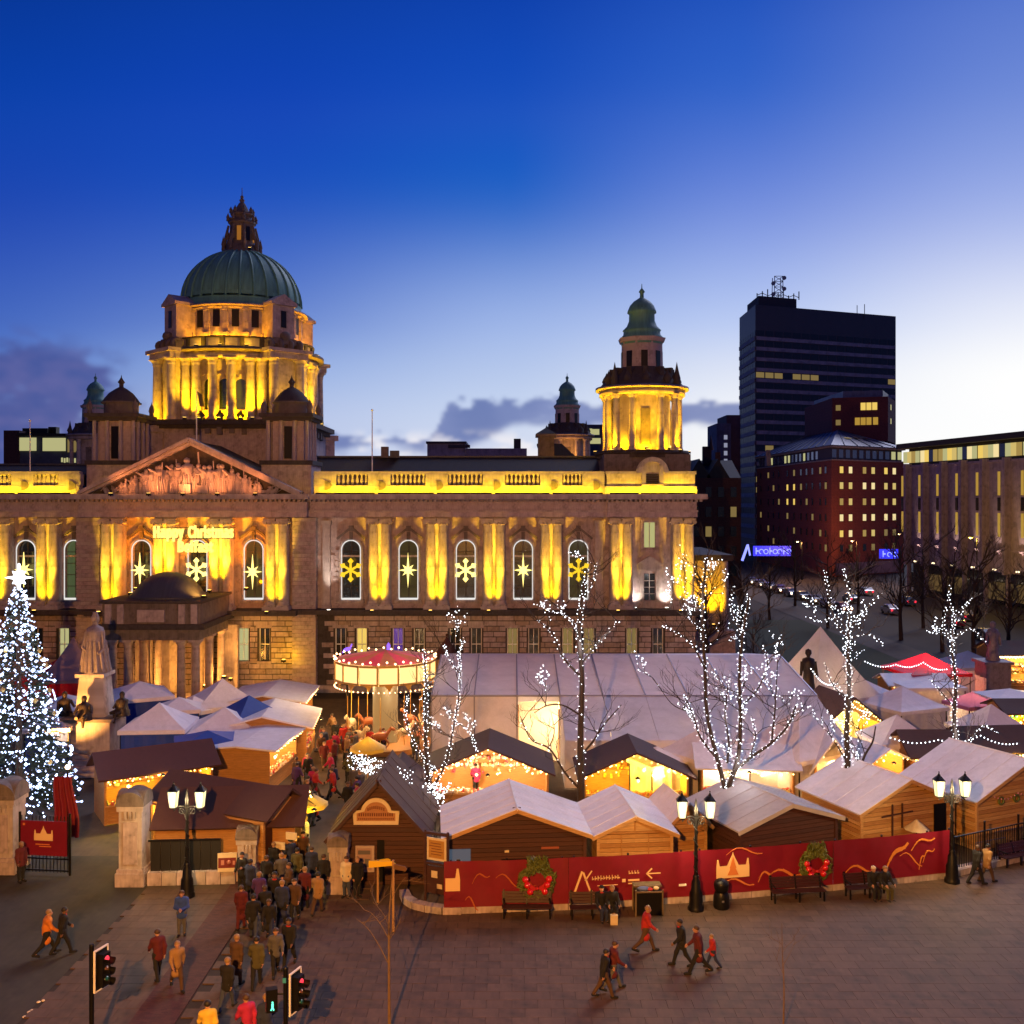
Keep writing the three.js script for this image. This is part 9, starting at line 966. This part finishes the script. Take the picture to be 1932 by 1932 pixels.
  // the crowd between the stalls
  const cols = ['black', 'black', 'navy', 'maroon', 'brown', 'magenta', 'red', 'grey', 'olive', 'tan', 'black', 'purple'], trs = ['black', 'denim', 'black', 'brown'], ps = ['stand', 'talk', 'walk', 'stride', 'long', 'walk'];
  const crowd = (n, u0, u1, v0, v1, where, group) => { for (let i = 0; i < n; i++) { const v = rr(v0, v1), u = rr(u0, u1), c = cols[Math.floor(rnd() * 12)]; pp(ps[Math.floor(rnd() * 6)], u, v, rr(0, 360), c, trs[Math.floor(rnd() * 4)], 'person in dark winter clothes ' + where, { group }); } };
  crowd(9, 556, 600, 1470, 1560, 'among the shoppers before the red goods stall', 'shoppers before the red goods stall'); crowd(16, 606, 690, 1430, 1540, 'in the throng filling the alley beside the carousel', 'throng in the alley beside the carousel'); crowd(9, 640, 790, 1420, 1455, 'watching in front of the carousel', 'people watching the carousel'); crowd(8, 590, 660, 1390, 1430, 'far along the alley below the grooved pier', 'people far along the alley'); crowd(7, 1320, 1500, 1462, 1490, 'at the long lit stall with jars', 'customers at the long lit stall'); crowd(5, 1550, 1690, 1405, 1440, 'in front of the golden stall', 'customers at the golden stall'); crowd(5, 1690, 1800, 1300, 1330, 'under the red pavilion', 'people under the red pavilion'); crowd(4, 860, 1040, 1475, 1500, 'before the gabled stall with bright jars', 'customers at the gabled stall with jars');
  pp('long', 580, 1478, 180, 'magenta', 'black', 'person in a bright magenta coat in the alley by the red goods stall'); pp('walk', 628, 1500, 10, 'navy', 'navy', 'person in navy walking down the alley beside the brown chalet');
  // market parasols in the alley
  const par = (u, v, d, c, label) => { const q = at(u, v, d), t = thing('parasol', label, 'parasol', [q.x, 0, q.z], 0.3); new GB().geo(new THREE.CylinderGeometry(0.05, 1.1, 0.65, 8, 1, true), m4(0, q.y, 0)).geo(new THREE.CylinderGeometry(1.1, 1.12, 0.2, 8, 1, true), m4(0, q.y - 0.42, 0)).build('canopy', mat('parasol_' + c, CL[c], { map: 'cloth', size: 1, trans: 0.35, rough: 0.8 }), t); new GB().cyl(0, 0, 0, 0.04, 0.03, q.y + 0.35, 8).build('pole', M.pine, t); bulbLight([q.x, q.y - 0.35, q.z], [1, 0.6, 0.12], 9, 6); };
  par(577, 1503, 51, 'yellow', 'yellow parasol glowing at the entrance alley, nearer the gate'.replace('nearer the gate', 'over the stall keeper')); par(694, 1400, 62, 'yellow', 'yellow parasol before the carousel alley, amid the throng');
}
// building row on the near side of the street, where the viewer looks out
{
  const t = thing('street_building', 'plain sandstone building row on the viewer side of the street', 'building', [0, 0, 0]); new GB().slab(-90, 90, 0, 27, 1.6, 16).build('front_wall', mat('brown_sandstone', [0.24, 0.18, 0.13], { map: 'stone', size: 4 }), t); new GB().slab(-90, 90, 27, 27.8, 0.9, 16.5).slab(-90, 90, 22, 22.4, 1.2, 1.6).build('cornice', M.sooty, t); const g = metric(new GB().box(0, 0, 0, 1.6, 2.4, 0.12).done()); for (let f = 1; f < 7; f++) for (let i = 0; i < 30; i++) { const w = part('window', g, M.glass, t); w.position.set(-87 + i * 6, 1.6 + f * 3.7, 1.57); }
  const l = thing('wall_lamp', 'sodium street lamp on a bracket over the viewer side pavement', 'street lamp', [-6, 20.6, 0.6]); new GB().bar([0, 0.25, 1.0], [0, 0.25, 0.1], 0.04).build('bracket', M.iron, l); new GB().box(0, 0.16, 0.1, 0.5, 0.16, 0.5).build('lamp_housing', M.iron, l); new GB().box(0, 0.06, 0.06, 0.4, 0.04, 0.36).build('lamp_glow', glow('sodium_glow', [8, 4, 1]), l);
}
renderer.render(scene, camera);
